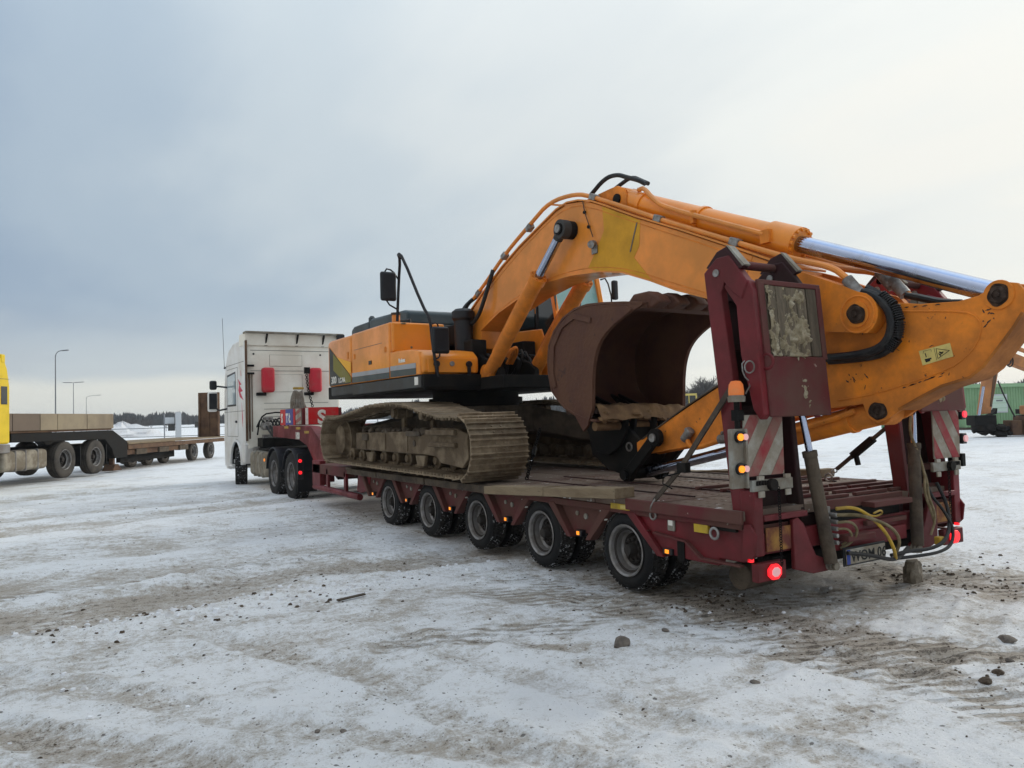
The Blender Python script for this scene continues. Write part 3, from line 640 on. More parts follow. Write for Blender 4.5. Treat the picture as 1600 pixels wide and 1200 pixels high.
# hydraulic block, hoses
b = MB()
for i in range(5): b.cyl((.90, -1.47, .52+.055*i), (.90, -1.56, .52+.055*i), .018, n=10)
b.box((.86, -1.47, .47), (.94, -1.42, .80)); b.build('valve_block', 'zinc', tr, bevel=.004)
HS = [([(.9, -1.55, .79), (1.02, -1.62, .80), (1.14, -1.66, .74), (1.3, -1.7, .60), (1.42, -1.70, .44), (1.5, -1.66, .34)], 'hose_yellow', .014),
      ([(.9, -1.55, .74), (1.05, -1.65, .74), (1.22, -1.7, .68), (1.42, -1.7, .60), (1.55, -1.68, .48), (1.56, -1.62, .36)], 'hose_brown', .014),
      ([(.9, -1.55, .68), (1.0, -1.62, .69), (1.08, -1.62, .60), (1.06, -1.56, .5), (1.0, -1.5, .46)], 'hose_brown', .011),
      ([(.9, -1.55, .63), (.98, -1.6, .63), (1.03, -1.6, .56), (1.0, -1.52, .49)], 'hose_brown', .010),
      ([(1.12, -1.64, .76), (1.25, -1.64, .70), (1.35, -1.66, .72), (1.30, -1.68, .76), (1.2, -1.68, .74)], 'hose_yellow', .008),
      ([(.95, -1.6, .44), (1.2, -1.64, .40), (1.45, -1.66, .33), (1.6, -1.64, .34), (1.75, -1.62, .40)], 'hose', .016),
      ([(1.5, -1.62, .36), (1.7, -1.66, .38), (1.95, -1.70, .37), (2.15, -1.72, .42), (2.34, -1.66, .55), (2.4, -1.6, .72), (2.33, -1.56, .9)], 'hose', .016),
      ([(1.5, -1.62, .33), (1.75, -1.68, .33), (2.0, -1.74, .34), (2.2, -1.74, .38), (2.32, -1.70, .5), (2.32, -1.62, .66), (2.22, -1.56, .8), (2.18, -1.53, 1.0)], 'hose', .014),
      ([(2.08, -1.5, 1.5), (2.05, -1.5, 1.36), (2.12, -1.52, 1.2), (2.17, -1.55, 1.0), (2.10, -1.58, .82), (2.16, -1.6, .66), (2.2, -1.6, .55)], 'hose_brown', .012),
      ([(2.14, -1.52, 1.1), (2.2, -1.55, .95), (2.12, -1.6, .8), (2.2, -1.62, .62), (2.13, -1.6, .46)], 'hose_brown', .011)]
for p, m_, r_ in HS:
    b = MB(); b.tube(p, r_, 8, 2); b.build('hose', m_, tr)
b = MB(); b.box((2.10, -1.70, .385), (2.17, -1.64, .455)); b.build('hose_clamp', 'hose_yellow', tr, bevel=.01)
# --- ramps
def lean(z): return -1.33 + (z-.8)*.108       # the folded ramp leans forward a little
for s in (1, -1):
    X = lambda x: mx(x, s)
    # main beams (outer and inner)
    for k_, (xa, xb) in enumerate(((.03, .11), (.66, .72))):
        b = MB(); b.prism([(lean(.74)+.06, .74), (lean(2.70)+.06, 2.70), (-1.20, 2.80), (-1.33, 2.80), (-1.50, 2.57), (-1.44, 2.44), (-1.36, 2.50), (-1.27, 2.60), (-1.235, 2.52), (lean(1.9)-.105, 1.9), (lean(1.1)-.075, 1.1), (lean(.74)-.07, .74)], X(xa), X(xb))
        b.build('ramp_beam', 'maroon' if (k_ == 0 or s == -1) else 'maroon_dark', tr, bevel=.010)  # left ramp's inner beam: shade put into a darker maroon
        # folded outer section
        b = MB(); b.prism([(-1.26, 2.56), (-1.33, 2.66), (-1.50, 2.58), (-1.535, 2.50), (-1.60, 1.56), (-1.56, 1.52), (-1.50, 1.60), (-1.40, 2.02), (-1.375, 2.40)], X(xa+.012), X(xb+.012)); b.build('flap_side', 'maroon', tr, bevel=.008)
        b = MB(); b.prism([(-1.08, 2.74), (-1.20, 2.85), (-1.30, 2.875), (-1.47, 2.69), (-1.33, 2.66)], X(xa+.01), X(xb-.005)); tp = b.build('ramp_tip', 'maroon_dark', tr, bevel=.006)
        b = MB(); b.prism([(-1.30, 2.885), (-1.325, 2.875), (-1.475, 2.705), (-1.455, 2.695)], X(xa+.008), X(xb+.0)); b.build('worn_edge', 'grey_metal', tp)
        b = MB(); b.cyl((X(xa-.012), -1.20, 2.68), (X(xb+.01), -1.20, 2.68), .03, n=14); b.build('hinge_pin', 'zinc', tr)
    b = MB(); b.cyl((X(.10), -1.23, 2.76), (X(.72), -1.23, 2.76), .035, n=14); b.build('hinge_tube', 'maroon_dusty', tr)
    for z in (.80, 1.02, 1.6, 2.1, 2.5):
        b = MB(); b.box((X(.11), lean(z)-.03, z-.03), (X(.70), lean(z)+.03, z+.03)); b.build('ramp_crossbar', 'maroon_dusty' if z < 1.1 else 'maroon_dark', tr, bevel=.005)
    b = MB(); b.add([(X(.11), lean(.74)+.05, .74), (X(.70), lean(.74)+.05, .74), (X(.70), lean(2.6)+.05, 2.6), (X(.11), lean(2.6)+.05, 2.6), (X(.11), lean(.74)+.06, .74), (X(.70), lean(.74)+.06, .74), (X(.70), lean(2.6)+.06, 2.6), (X(.11), lean(2.6)+.06, 2.6)], [(0, 1, 2, 3), (7, 6, 5, 4), (0, 4, 5, 1), (1, 5, 6, 2), (2, 6, 7, 3), (3, 7, 4, 0)])
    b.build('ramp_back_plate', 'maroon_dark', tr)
    # tread face of the folded flap: frame, wooden boards, lower steel plate
    fy = lambda z: -1.515-.075*(2.56-z)
    def slab(x0, x1, z0, z1, t0, t1):
        bb = MB(); bb.add([(X(x), fy(z)-t, z) for t in (t0, t1) for x, z in ((x0, z0), (x1, z0), (x1, z1), (x0, z1))], [(0, 1, 2, 3), (7, 6, 5, 4), (0, 4, 5, 1), (1, 5, 6, 2), (2, 6, 7, 3), (3, 7, 4, 0)]); return bb
    slab(.10, .81, 1.54, 2.0, .0, .03).build('flap_plate', 'maroon_dusty', tr, bevel=.012)
    b = slab(.10, .165, 1.98, 2.56, .0, .032)
    b.add(*(lambda q: (q.v, q.f))(slab(.775, .83, 1.98, 2.56, .0, .032))); b.add(*(lambda q: (q.v, q.f))(slab(.10, .83, 2.545, 2.585, .0, .030)))
    b.build('flap_frame', 'maroon_dusty', tr, bevel=.006)
    xs = [.168, .292, .412, .535, .652, .772]
    for a, c in zip(xs[:-1], xs[1:]): slab(a+.004, c-.004, 2.004, 2.543, random.uniform(-.004, .0), random.uniform(.018, .027)).build('plank', 'ramp_wood', tr, bevel=.004)
    # frozen mud stuck to the boards
    b = MB(); rnd = random.Random(5); NX, NZ = 84, 118; gx, gzz = np.meshgrid(np.linspace(.17, .78, NX), np.linspace(1.60, 2.54, NZ)); sd_ = 3 if s == 1 else 40
    fq = fbm(gx*26+sd_, gzz*22+sd_, 4, .62); big = fbm(gx*7+sd_, gzz*6+sd_, 3)
    msk = np.where(gzz > 2.0, .40-.5*np.maximum(0, gx-(.45+.35*(2.54-gzz)))/.2 + .1*(gx < .5), .16 - 3*np.abs(gx-.5)*(gx > 0) + .9*np.exp(-((gx-.52)/.10)**2-((gzz-1.76)/.10)**2)*.5)
    hh_ = np.clip((fq-.50)*.10+(big-.5)*.12+(np.clip(msk, -.4, .5)-.47)*.10, -.02, .03)
    vs = [(X(float(gx[j, i])), fy(float(gzz[j, i]))-(.024 if gzz[j, i] > 2.0 else .031)-float(hh_[j, i]), float(gzz[j, i])) for j in range(NZ) for i in range(NX)]
    keep = [(j*NX+i, j*NX+i+1, (j+1)*NX+i+1, (j+1)*NX+i) for j in range(NZ-1) for i in range(NX-1) if max(hh_[j, i], hh_[j+1, i], hh_[j, i+1], hh_[j+1, i+1]) > -.003]
    b.add(vs, keep)
    o = b.build('frozen_mud', 'frost_dirt', tr); o['kind'] = 'stuff'
    # chevron board
    B0 = MB(); x0, x1, z0, z1 = -.045, .395, 1.10, 1.56; yb = -1.475
    B0.box((X(x0), yb, z0), (X(x1), yb+.012, z1)); bd = B0.build('chevron_board', 'white_stripe', tr, bevel=.002)
    for kx in (-.30, -.03, .24):
        # slanted bars clipped to the board
        pts = [(kx, z0), (kx+.125, z0), (kx+.125+.33, z1), (kx+.33, z1)]
        def clip(P, f_in, inter):
            o_ = []
            for i in range(len(P)):
                a, c = P[i], P[(i+1) % len(P)]
                if f_in(a): o_.append(a)
                if f_in(a) != f_in(c): o_.append(inter(a, c))
            return o_
        for xe, sg in ((x0+.004, 1), (x1-.004, -1)):
            pts = clip(pts, lambda p: (p[0]-xe)*sg >= 0, lambda a, c: (xe, a[1]+(c[1]-a[1])*(xe-a[0])/(c[0]-a[0])))
            if len(pts) < 3: break
        if len(pts) >= 3:
            b = MB(); b.prism([(X(p[0]), p[1]) for p in pts], yb-.001, yb-.003, 'y'); b.build('red_stripe', 'red_stripe', bd)
    # grey lamp bracket with marker lamps
    if s == 1:
        b = MB(); b.box((-.19, -1.49, 1.02), (-.055, -1.45, 1.46)); b.box((-.07, -1.52, 1.02), (-.05, -1.45, 1.46)); b.build('lamp_bracket', 'grey_metal', tr, bevel=.006)
        for z in (1.40, 1.165):
            b = MB(); b.cyl((-.12, -1.49, z), (-.12, -1.515, z), .045, n=16); b.cyl((-.075, -1.49, z), (-.075, -1.515, z), .035, n=16); lm = b.build('marker_lamp', 'black_plastic', tr)
            b = MB(); b.cyl((-.13, -1.515, z), (-.13, -1.53, z), .026, n=14); b.build('lens', 'lamp_orange', lm)
            b = MB(); b.cyl((-.078, -1.515, z), (-.078, -1.53, z), .024, n=14); b.build('pale_lens', 'lamp_white', lm)
    else:
        for z, dx, m_ in ((1.50, .12, 'lamp_red_dim'), (1.27, .20, 'lamp_white')):
            b = MB(); b.box((X(.0), -1.47, z-.012), (X(-.10-dx*.3), -1.45, z+.012)); b.box((X(-.06), -1.50, z-.05), (X(-.13), -1.44, z+.05)); lm = b.build('marker_lamp', 'black_plastic', tr, bevel=.006)
            b = MB(); b.cyl((X(-.095), -1.50, z), (X(-.095), -1.515, z), .032, n=14); b.build('lens', m_, lm)
        b = MB(); b.box((X(-.10), -1.46, 1.04), (X(.08), -1.42, 1.10)); b.box((X(-.09), -1.5, 1.01), (X(-.03), -1.42, 1.13)); b.build('lamp_bracket', 'black_steel', tr, bevel=.006)
    # bar with clamps below the board
    b = MB(); b.box((X(.0), -1.50, .985), (X(.46), -1.47, 1.07)); b.build('holder_bar', 'grey_metal', tr, bevel=.006)
    b = MB(); b.cyl((X(.20), -1.50, 1.03), (X(.20), -1.54, 1.03), .045, n=14)
    for q in range(5): b.box((X(.04+.03*q), -1.515, 1.03), (X(.055+.03*q), -1.50, 1.065))
    b.build('clamp', 'black_steel', tr, bevel=.003)
    for x in (.06, .36):
        b = MB(); b.box((X(x), -1.512, .94), (X(x+.06), -1.50, .985)); b.box((X(x), -1.512, 1.07), (X(x+.06), -1.49, 1.10)); b.build('bar_lug', 'white_stripe', tr)
    # lower hinge housing
    b = MB(); b.box((X(.02), -1.49, .50), (X(.12), -1.36, .99)); b.build('hinge_housing', 'maroon', tr, bevel=.008)
    b = MB(); b.prism([(-1.44, .46), (-1.50, .52), (-1.52, .66), (-1.46, .74), (-1.40, .74), (-1.36, .46)], X(.0), X(.02)); b.build('hinge_plate', 'maroon', tr, bevel=.004)
    b = MB(); b.box((X(.12), -1.50, .755), (X(.62), -1.45, .80)); b.build('ramp_crossbar', 'maroon', tr, bevel=.006)
    b = MB(); b.box((X(.13), -1.44, .50), (X(.46), -1.425, .72)); b.build('reflector_panel', 'maroon_dusty', tr)
    b = MB(); b.box((X(.16), -1.476, .52), (X(.44), -1.463, .70)); b.build('amber_panel', 'amber_panel', tr, bevel=.004)
    # curved swing arm to the cylinder foot
    b = MB(); b.prism([(X(.44), .74), (X(.50), .755), (X(.57), .70), (X(.62), .58), (X(.70), .44), (X(.86), .385), (X(.89), .34), (X(.84), .30), (X(.66), .30), (X(.44), .36)], -1.50, -1.465, 'y'); b.build('swing_arm', 'maroon', tr, bevel=.006)
    b = MB()
    for q in range(3): b.cyl((X(.85), -1.50-.03*q, .345), (X(.85), -1.515-.03*q, .345), .042-.004*q, n=16)
    b.build('arm_pin', 'grey_metal', tr)
    # lift cylinder
    P0 = Vector((X(.83), -1.535, .37)); P1 = Vector((X(.60 if s == 1 else .64), -1.44, 1.90)); d = P1-P0
    b = MB(); b.cyl(P0, P0+d*.57, .052, n=20); b.cyl(P0+d*.55, P0+d*.58, .058, n=20); cy_ = b.build('lift_cylinder', 'dark_mud', tr)
    b = MB(); b.cyl(P0+d*.58, P1, .028, n=16); b.build('cylinder_rod', 'chrome', cy_)
    # chains hanging inside
    b = MB(); z = 1.0; i = 0
    while z > .42:
        b.torus((X(.26), -1.525-.0*z, z), .012, .0042, 'x' if i % 2 else 'y', 8, 4); z -= .019; i += 1
    b.build('hanging_chain', 'black_steel', tr)
b = MB(); b.tube([(.18, -1.53, 2.04), (.03, -1.42, 1.98), (.015, -1.44, 1.86), (.06, -1.48, 1.80), (.0, -1.47, 1.72)], .006, 6, 1); b.torus((.02, -1.50, 1.92), .045, .006, 'x'); b.build('wire_loop', 'zinc', tr)
b = MB(); b.torus((.10, -1.60, 1.955), .055, .012, 'x', 16); b.build('ring_handle', 'maroon', tr)
# beacon on its tube
b = MB(); b.cyl((-.09, -1.46, 1.46), (-.09, -1.46, 1.66), .022, n=12); b.box((-.12, -1.49, 1.52), (-.05, -1.43, 1.60)); b.build('beacon_post', 'black_steel', tr)
b = MB(); b.lathe([(1.66, .0001), (1.66, .062), (1.70, .066), (1.70, .058), (1.71, .058)], (-.09, -1.46, 0), 'z', 20, False); bc = b.build('beacon_base', 'grey_metal', tr)
b = MB(); b.lathe([(1.705, .056), (1.74, .058), (1.79, .052), (1.815, .035), (1.82, .0001)], (-.09, -1.46, 0), 'z', 20, False); b.build('beacon_dome', 'beacon_orange', bc)
# rub rails of the front drop deck, gooseneck
for s in (1, -1):
    b = MB(); b.cyl((mx(.03, s), 6.75, .33), (mx(.03, s), 9.15, .36), .055, n=14); b.build('under_run_rail', 'maroon', tr)
    for y in (7.35, 8.3):
        b = MB(); b.box((mx(.0, s), y, .36), (mx(.05, s), y+.10, .73)); b.build('rail_post', 'maroon', tr, bevel=.005)
    b = MB(); b.prism([(6.4, .46), (6.75, .40), (6.92, .42), (6.85, .74), (6.3, .74)], mx(.04, s), mx(.08, s)); b.build('wheel_bracket', 'maroon', tr, bevel=.006)
    b = MB(); b.box((mx(.0, s), 8.75, .40), (mx(.12, s), 9.22, .86)); b.build('corner_box', 'maroon', tr, bevel=.01)
    b = MB(); b.prism([(9.15, .42), (9.15, 1.10), (9.55, 1.30), (10.0, 1.50), (10.55, 1.52), (12.9, 1.52), (12.9, 1.27), (10.8, 1.22), (10.25, 1.1), (9.75, .75), (9.5, .42)], mx(.22, s), mx(.42, s)); b.build('gooseneck_beam', 'maroon', tr, bevel=.012)
b = MB(); b.box((.0, 7.36, .62), (2.86, 9.2, .80)); b.build('front_deck', 'maroon_dusty', tr, bevel=.01)
b = MB(); b.prism([(9.2, .45), (9.2, 1.05), (10.0, 1.45), (12.8, 1.46), (12.8, 1.30), (10.4, 1.2), (9.6, .6)], .5, 2.36); b.build('gooseneck_web', 'maroon_dark', tr)
gb = MB(); gb.box((.24, 10.62, 1.53), (1.10, 12.28, 1.89)); gbox = gb.build('gooseneck_box', 'maroon', tr, bevel=.012)
b = MB(); b.box((.225, 11.12, 1.535), (.238, 12.26, 1.885)); b.build('red_panel', 'sign_red', gbox)
b = MB(); b.box((.219, 11.24, 1.54), (.224, 11.82, 1.885)); b.build('blue_panel', 'sign_blue', gbox)
for tx, yy in (('S', 12.16), ('T', 11.78), ('Ł', 11.55)):
    lettering('lettering', tx, .27, (.217, yy, 1.60), (0, -1, 0), (0, 0, 1), 'letter_white', gbox, bold=.012)
b = MB(); b.box((.225, 10.66, 1.55), (.238, 11.06, 1.885)); cb = b.build('chevron_board', 'white_stripe', gbox)
for z in (1.56, 1.74):
    b = MB(); b.prism([(11.05, z), (10.67, z+.08), (10.67, z+.155), (11.05, z+.075)], .222, .2245); b.build('red_stripe', 'red_stripe', cb)
b = MB(); b.box((.30, 10.60, 1.54), (1.02, 10.618, 1.90)); b.build('red_panel', 'sign_red', gbox)
b = MB(); b.box((.30, 10.592, 1.54), (.36, 10.599, 1.89)); b.build('white_bar', 'letter_white', gbox)
lettering('lettering', 'S', .40, (.56, 10.596, 1.56), (1, 0, 0), (0, 0, 1), 'letter_white', gbox, bold=.014)
for y, z in ((11.6, 1.46), (10.7, 1.44), (10.1, 1.36)):
    b = MB(); b.box((.212, y, z), (.219, y+.30, z+.05)); b.build('yellow_reflector', 'hose_yellow', gbox)
lettering('lettering', '100', .20, (.214, 11.05, 1.24), (0, -1, 0), (0, 0, 1), 'letter_white', gbox, bold=.008)
# bundle of lashing chains standing on the gooseneck, crane hook chain
b = MB()
for i in range(8):
    x = .20+.042*i; b.tube([(x, 11.3, 1.9), (x-.03*math.sin(i), 11.3, 2.10), (x*.5+.18, 11.28, 2.33+.02*math.sin(i)), (x*.7+.11, 11.3, 2.1), (x+.04, 11.32, 1.9)], .017, 6, 1)
b.build('strap_bundle', 'grey_metal', tr)
b = MB(); b.box((.26, 11.26, 2.31), (.48, 11.36, 2.36)); b.build('hanger_bar', 'hose_yellow', tr, bevel=.01)
b = MB(); z = 1.95; i = 0
while z < 2.66:
    b.torus((.70-.13*math.sin((z-1.9)*2.0), 11.35, z), .026, .009, 'x' if i % 2 else 'y', 10, 5); z += .042; i += 1
b.box((.52, 11.32, 2.66), (.64, 11.38, 2.80)); b.build('lashing_chain', 'black_steel', tr)

# ================================================================== crawler excavator
ex = root('crawler_excavator', (1.4, 5.2, .84), 'large orange crawler excavator with muddy tracks and curled bucket, chained on the maroon low loader', 'excavator')
XC = 1.4
def ex_mx(x, s): return x if s > 0 else 2*XC-x
# --- tracks
PATH = []
def arc(cy, cz, r, a0, a1, n): return [(cy+r*math.cos(R(a0+(a1-a0)*i/n)), cz+r*math.sin(R(a0+(a1-a0)*i/n))) for i in range(n+1)]
rr_ = .365
PATH += arc(2.78, 1.235, rr_+.015, 270, 95, 14)                            # rear idler (towards camera), going up
PATH += [(3.2, 1.62), (3.75, 1.70), (4.2, 1.795), (4.7, 1.835), (5.2, 1.835), (5.7, 1.82), (6.2, 1.76), (6.7, 1.70), (7.15, 1.665)]
PATH += arc(7.50, 1.285, rr_+.01, 88, -90, 14)
PATH += [(7.2, .898), (2.9, .858)]
PATH.append(PATH[0])
def resample(P, n):
    P = [Vector((p[0], p[1])) for p in P]; L = [0]
    for a, b_ in zip(P[:-1], P[1:]): L.append(L[-1]+(b_-a).length)
    T = L[-1]; out_ = []
    for i in range(n):
        t = T*i/n; j = max(k for k in range(len(L)) if L[k] <= t+1e-9); j = min(j, len(P)-2); u = (t-L[j])/max(1e-6, (L[j+1]-L[j]))
        p = P[j].lerp(P[j+1], u); out_.append(p)
    return out_, T/n
NS = 58
pts, pitch = resample(PATH, NS)
# shoe prototype, origin at chain line; local y along travel, +z outward
def shoe_mesh():
    b = MB(); w = .395; L_ = pitch*.49
    b.box((-w, -L_, .0), (w, L_, .018))
    for y, hgt in ((-L_*.82, .030), (0, .028), (L_*.82, .030)):
        b.prism([(y-.012, .017), (y+.012, .017), (y+.007, .017+hgt), (y-.007, .017+hgt)], -w, w)
    b.prism([(L_*.9, .0), (L_*1.12, -.012), (L_*1.12, .004), (L_*.9, .018)], -w, w)
    for x in (-.06, .06):
        for y in (-L_*.4, L_*.4): b.cyl((x, y, .018), (x, y, .032), .014, n=6)
    return b
sp = shoe_mesh().build('track_shoe', 'mud_shoe', ex, at=(0, 0, 0), local=True)
first = True
for s in (1, -1):
    xs_ = .145 if s == 1 else 2*XC-.145
    for i, p in enumerate(pts):
        q0 = pts[i-1]; q1 = pts[(i+1) % NS]; d = (q1-q0).normalized(); mid = p
        nrm = Vector((d.y, -d.x))    # outward: path runs bottom->rear->top, so the outside is on this side
        nrm = -nrm if nrm.dot(p-Vector((5.15, 1.27))) < 0 and abs(p.x-5.15) > 2.4 else nrm
        ang = math.atan2(d.y, d.x)
        # rotation about x such that local y -> d, local z -> outward
        cross = d.x*nrm.y - d.y*nrm.x
        loc = (xs_-XC+random.uniform(-.004, .004), mid.x-5.2, mid.y-.84)
        if first: o = sp; first = False
        else: o = sp.copy(); COL.objects.link(o); o.parent = ex
        o.location = loc
        m3 = Matrix(((1, 0, 0), (0, d.x, 0), (0, d.y, 0))).to_3x3()
        zc_ = Vector((0, nrm.x, nrm.y)); yc_ = Vector((0, d.x, d.y)); xc_ = yc_.cross(zc_)
        o.rotation_euler = Matrix((xc_, yc_, zc_)).transposed().to_euler()
    # chain links
    b = MB()
    for i, p in enumerate(pts):
        q1 = pts[(i+1) % NS]; c = (p+q1)/2; d = (q1-p).normalized(); inw = Vector((5.15, 1.27))-c
        nn = Vector((-d.y, d.x)); nn = -nn if nn.dot(inw) < 0 else nn
        a0 = p+nn*.045; a1 = q1+nn*.045
        for x in (-.075, .075): b.bar((xs_+x, a0.x-d.x*.03, a0.y-d.y*.03), (xs_+x, a1.x, a1.y), .03, .075, (0, nn.x, nn.y))
        b.cyl((xs_-.10, a0.x, a0.y), (xs_+.10, a0.x, a0.y), .024, n=8)
    ch = b.build('track_chain', 'mud_steel', ex); ch['kind'] = 'stuff'
    # track frame
    xo, xi = ex_mx(-.07, s), ex_mx(.19, s)
    b = MB(); b.prism([(6.62, 1.40), (3.05, 1.44), (2.95, 1.38), (2.93, 1.02), (3.55, 1.03), (3.70, 1.10), (6.62, 1.13)], xo, xi); fr = b.build('track_frame', 'mud_steel', ex, bevel=.02)
    b = MB(); b.prism([(3.75, 1.47), (3.05, 1.47), (2.72, 1.40), (2.72, 1.10), (2.86, .98), (3.45, 1.02), (3.6, 1.12)], ex_mx(-.11, s), ex_mx(-.06, s)); b.prism([(3.75, 1.29), (3.75, 1.23), (2.98, 1.23), (2.98, 1.29)], ex_mx(-.16, s), ex_mx(-.10, s)); b.prism([(3.80, 1.45), (3.80, 1.38), (2.98, 1.38), (2.98, 1.45)], ex_mx(-.17, s), ex_mx(-.10, s)); b.build('motor_guard', 'mud_steel', ex, bevel=.012)
    for y in (6.15, 5.35, 4.55):
        b = MB(); b.box((ex_mx(-.085, s), y, 1.15), (ex_mx(-.072, s), y+.02, 1.39)); b.build('frame_rib', 'mud_steel', fr)
    b = MB(); b.box((ex_mx(-.11, s), 4.10, 1.36), (ex_mx(-.07, s), 4.55, 1.43)); b.cyl((ex_mx(-.085, s), 4.33, 1.26), (ex_mx(-.06, s), 4.33, 1.26), .045, n=14); b.box((ex_mx(-.10, s), 6.05, 1.28), (ex_mx(-.07, s), 6.28, 1.38)); b.build('frame_bracket', 'dark_mud', ex, bevel=.008)
    # mud lying on the frame
    b = MB(); rnd = random.Random(3)
    for i in range(90):
        y = rnd.uniform(3.0, 6.5); b.rock((ex_mx(rnd.uniform(-.06, .16), s), y, 1.43), rnd.uniform(.03, .075), i, .8)
    mu = b.build('packed_mud', 'dark_mud', ex); mu['kind'] = 'stuff'
    # idler, sprocket, rollers
    b = MB(); b.lathe([(-.20, .0001), (-.20, .22), (-.185, .245), (-.15, .25), (-.10, .29), (-.10, .325), (.10, .325), (.10, .25), (.2, .2), (.2, .0001)], (0, 0, 0), 'x', 36, False)
    w_ = b.build('idler_wheel', 'mud_steel', ex, at=(xs_, 7.46, 1.28), fix=False, local=True)
    if s == -1: w_.rotation_euler[2] = math.pi
    b = MB(); b.lathe([(-.13, .0001), (-.13, .25), (-.04, .30), (-.04, .33), (.04, .33), (.04, .25), (.13, .2), (.13, .0001)], (0, 0, 0), 'x', 32, False)
    for i in range(13):
        a = 2*math.pi*i/13; b.bar((-.0, math.cos(a)*.31, math.sin(a)*.31), (0, math.cos(a)*.365, math.sin(a)*.365), .07, .05)
    b.build('drive_sprocket', 'mud_steel', ex, at=(xs_, 2.80, 1.25), fix=False, local=True)
    rp = None
    for i in range(9):
        y = 3.35+.46*i
        if rp is None:
            b = MB(); b.lathe([(-.17, .0001), (-.17, .05), (-.14, .06), (-.13, .105), (-.05, .105), (-.045, .085), (.045, .085), (.05, .105), (.13, .105), (.14, .06), (.17, .05), (.17, .0001)], (0, 0, 0), 'x', 18, False)
            rp = b.build('track_roller', 'mud_steel', ex, at=(xs_, y, 1.035), fix=False, local=True)
        else: inst(rp, 'track_roller', ex, (xs_-XC, y-5.2, 1.035-.84))
    for y, z in ((5.20, 1.70), (4.22, 1.66)):
        b = MB(); b.lathe([(-.17, .0001), (-.17, .065), (-.12, .07), (-.11, .085), (-.02, .085), (-.01, .06), (.03, .06), (.04, .085), (.13, .085), (.13, .0001)], (xs_, y, z-.01), 'x', 20, False); b.box((xs_-.0, y-.05, 1.42), (xs_+.05, y+.05, z-.04)); b.build('carrier_roller', 'mud_steel', ex, fix=False)
    for y in (4.05, 5.9):
        b = MB(); b.prism([(y-.16, 1.10), (y+.16, 1.10), (y+.10, .96), (y-.10, .96)], ex_mx(-.12, s), ex_mx(-.07, s)); b.build('track_guard', 'mud_steel', ex, bevel=.008)
# --- centre frame
for s in (1, -1):
    for y, yy in ((3.55, 4.6), (6.9, 5.8)):
        b = MB(); x0 = ex_mx(.25, s); x1 = ex_mx(.98, s)
        b.add([(x0, y-.28, 1.15), (x0, y+.28, 1.15), (x0, y+.28, 1.50), (x0, y-.28, 1.50), (x1, yy-.42, 1.38), (x1, yy+.42, 1.38), (x1, yy+.42, 1.74), (x1, yy-.42, 1.74)], [(0, 1, 2, 3), (7, 6, 5, 4), (0, 4, 5, 1), (1, 5, 6, 2), (2, 6, 7, 3), (3, 7, 4, 0)]); b.build('frame_arm', 'dark_mud', ex, bevel=.02)
b = MB(); b.prism([(x, y) for x, y in ((.9, 4.2), (1.9, 4.2), (2.2, 4.7), (2.2, 5.7), (1.9, 6.2), (.9, 6.2), (.6, 5.7), (.6, 4.7))], 1.36, 1.76, 'z'); b.build('centre_frame', 'dark_mud', ex, bevel=.02)
b = MB(); b.cyl((XC, 5.2, 1.74), (XC, 5.2, 2.0), .68, n=40); b.cyl((XC, 5.2, 1.80), (XC, 5.2, 1.90), .74, n=40); b.build('slewing_ring', 'black_steel', ex)
# --- upper structure; near side wall plane
SX = -.10
b = MB(); b.box((SX+.04, 3.98, 1.985), (2.88, 8.0, 2.20)); b.box((.8, 3.35, 1.98), (2.88, 4.0, 2.16)); b.build('upper_frame', 'black_steel', ex, bevel=.015)
b = MB(); b.box((SX, 4.03, 2.02), (SX+.05, 6.66, 2.185)); b.build('side_skirt', 'anthracite', ex, bevel=.008)
# counterweight: thick rounded casting at the far (front of trailer) end
def cw_outline(o=0.): return [(SX+o, 6.68), (SX+o, 7.78), (SX+.06+o, 8.02), (SX+.30, 8.22-o), (.55, 8.40-o), (1.4, 8.48-o), (2.25, 8.40-o), (2.60, 8.22-o), (2.84-o, 8.02), (2.90-o, 7.78), (2.90-o, 6.68)]
b = MB(); b.prism(cw_outline(), 2.20, 3.02, 'z'); cw = b.build('counterweight', 'orange_paint', ex, bevel=.07, seg=4)
b = MB(); b.prism([(x if 0 else x, y) for x, y in cw_outline(.03)], 2.03, 2.205, 'z'); b.build('counterweight_foot', 'anthracite', ex, bevel=.03, seg=3)
# side decals 3 mm proud
def decal(name, pts, m, parent, d=.003): bb = MB(); bb.prism(pts, SX-d, SX-d-.002); return bb.build(name, m, parent)
decal('dark_panel', [(7.78, 2.90), (6.78, 2.37), (6.70, 2.315), (6.70, 2.215), (7.78, 2.215)], 'anthracite', cw, .002)
decal('olive_panel', [(7.57, 2.77), (6.80, 2.375), (6.70, 2.31), (6.70, 2.235), (6.98, 2.23), (7.57, 2.48)], 'olive_decal', cw, .005)
decal('yellow_triangle', [(7.40, 2.70), (6.70, 2.56), (6.70, 2.39), (6.80, 2.395)], 'yellow_decal', cw, .003)
lettering('lettering', '300', .17, (SX-.008, 7.68, 2.25), (0, -1, 0), (0, 0, 1), 'letter_white', cw, bold=.003, sx=1.05)
lettering('lettering', 'LC-9A', .115, (SX-.008, 7.30, 2.25), (0, -1, 0), (0, 0, 1), 'letter_white', cw, bold=.003, sx=1.05)
b = MB(); b.box((SX-.006, 6.80, 2.62), (SX, 6.88, 2.74)); b.build('latch', 'orange_worn', cw, bevel=.003)
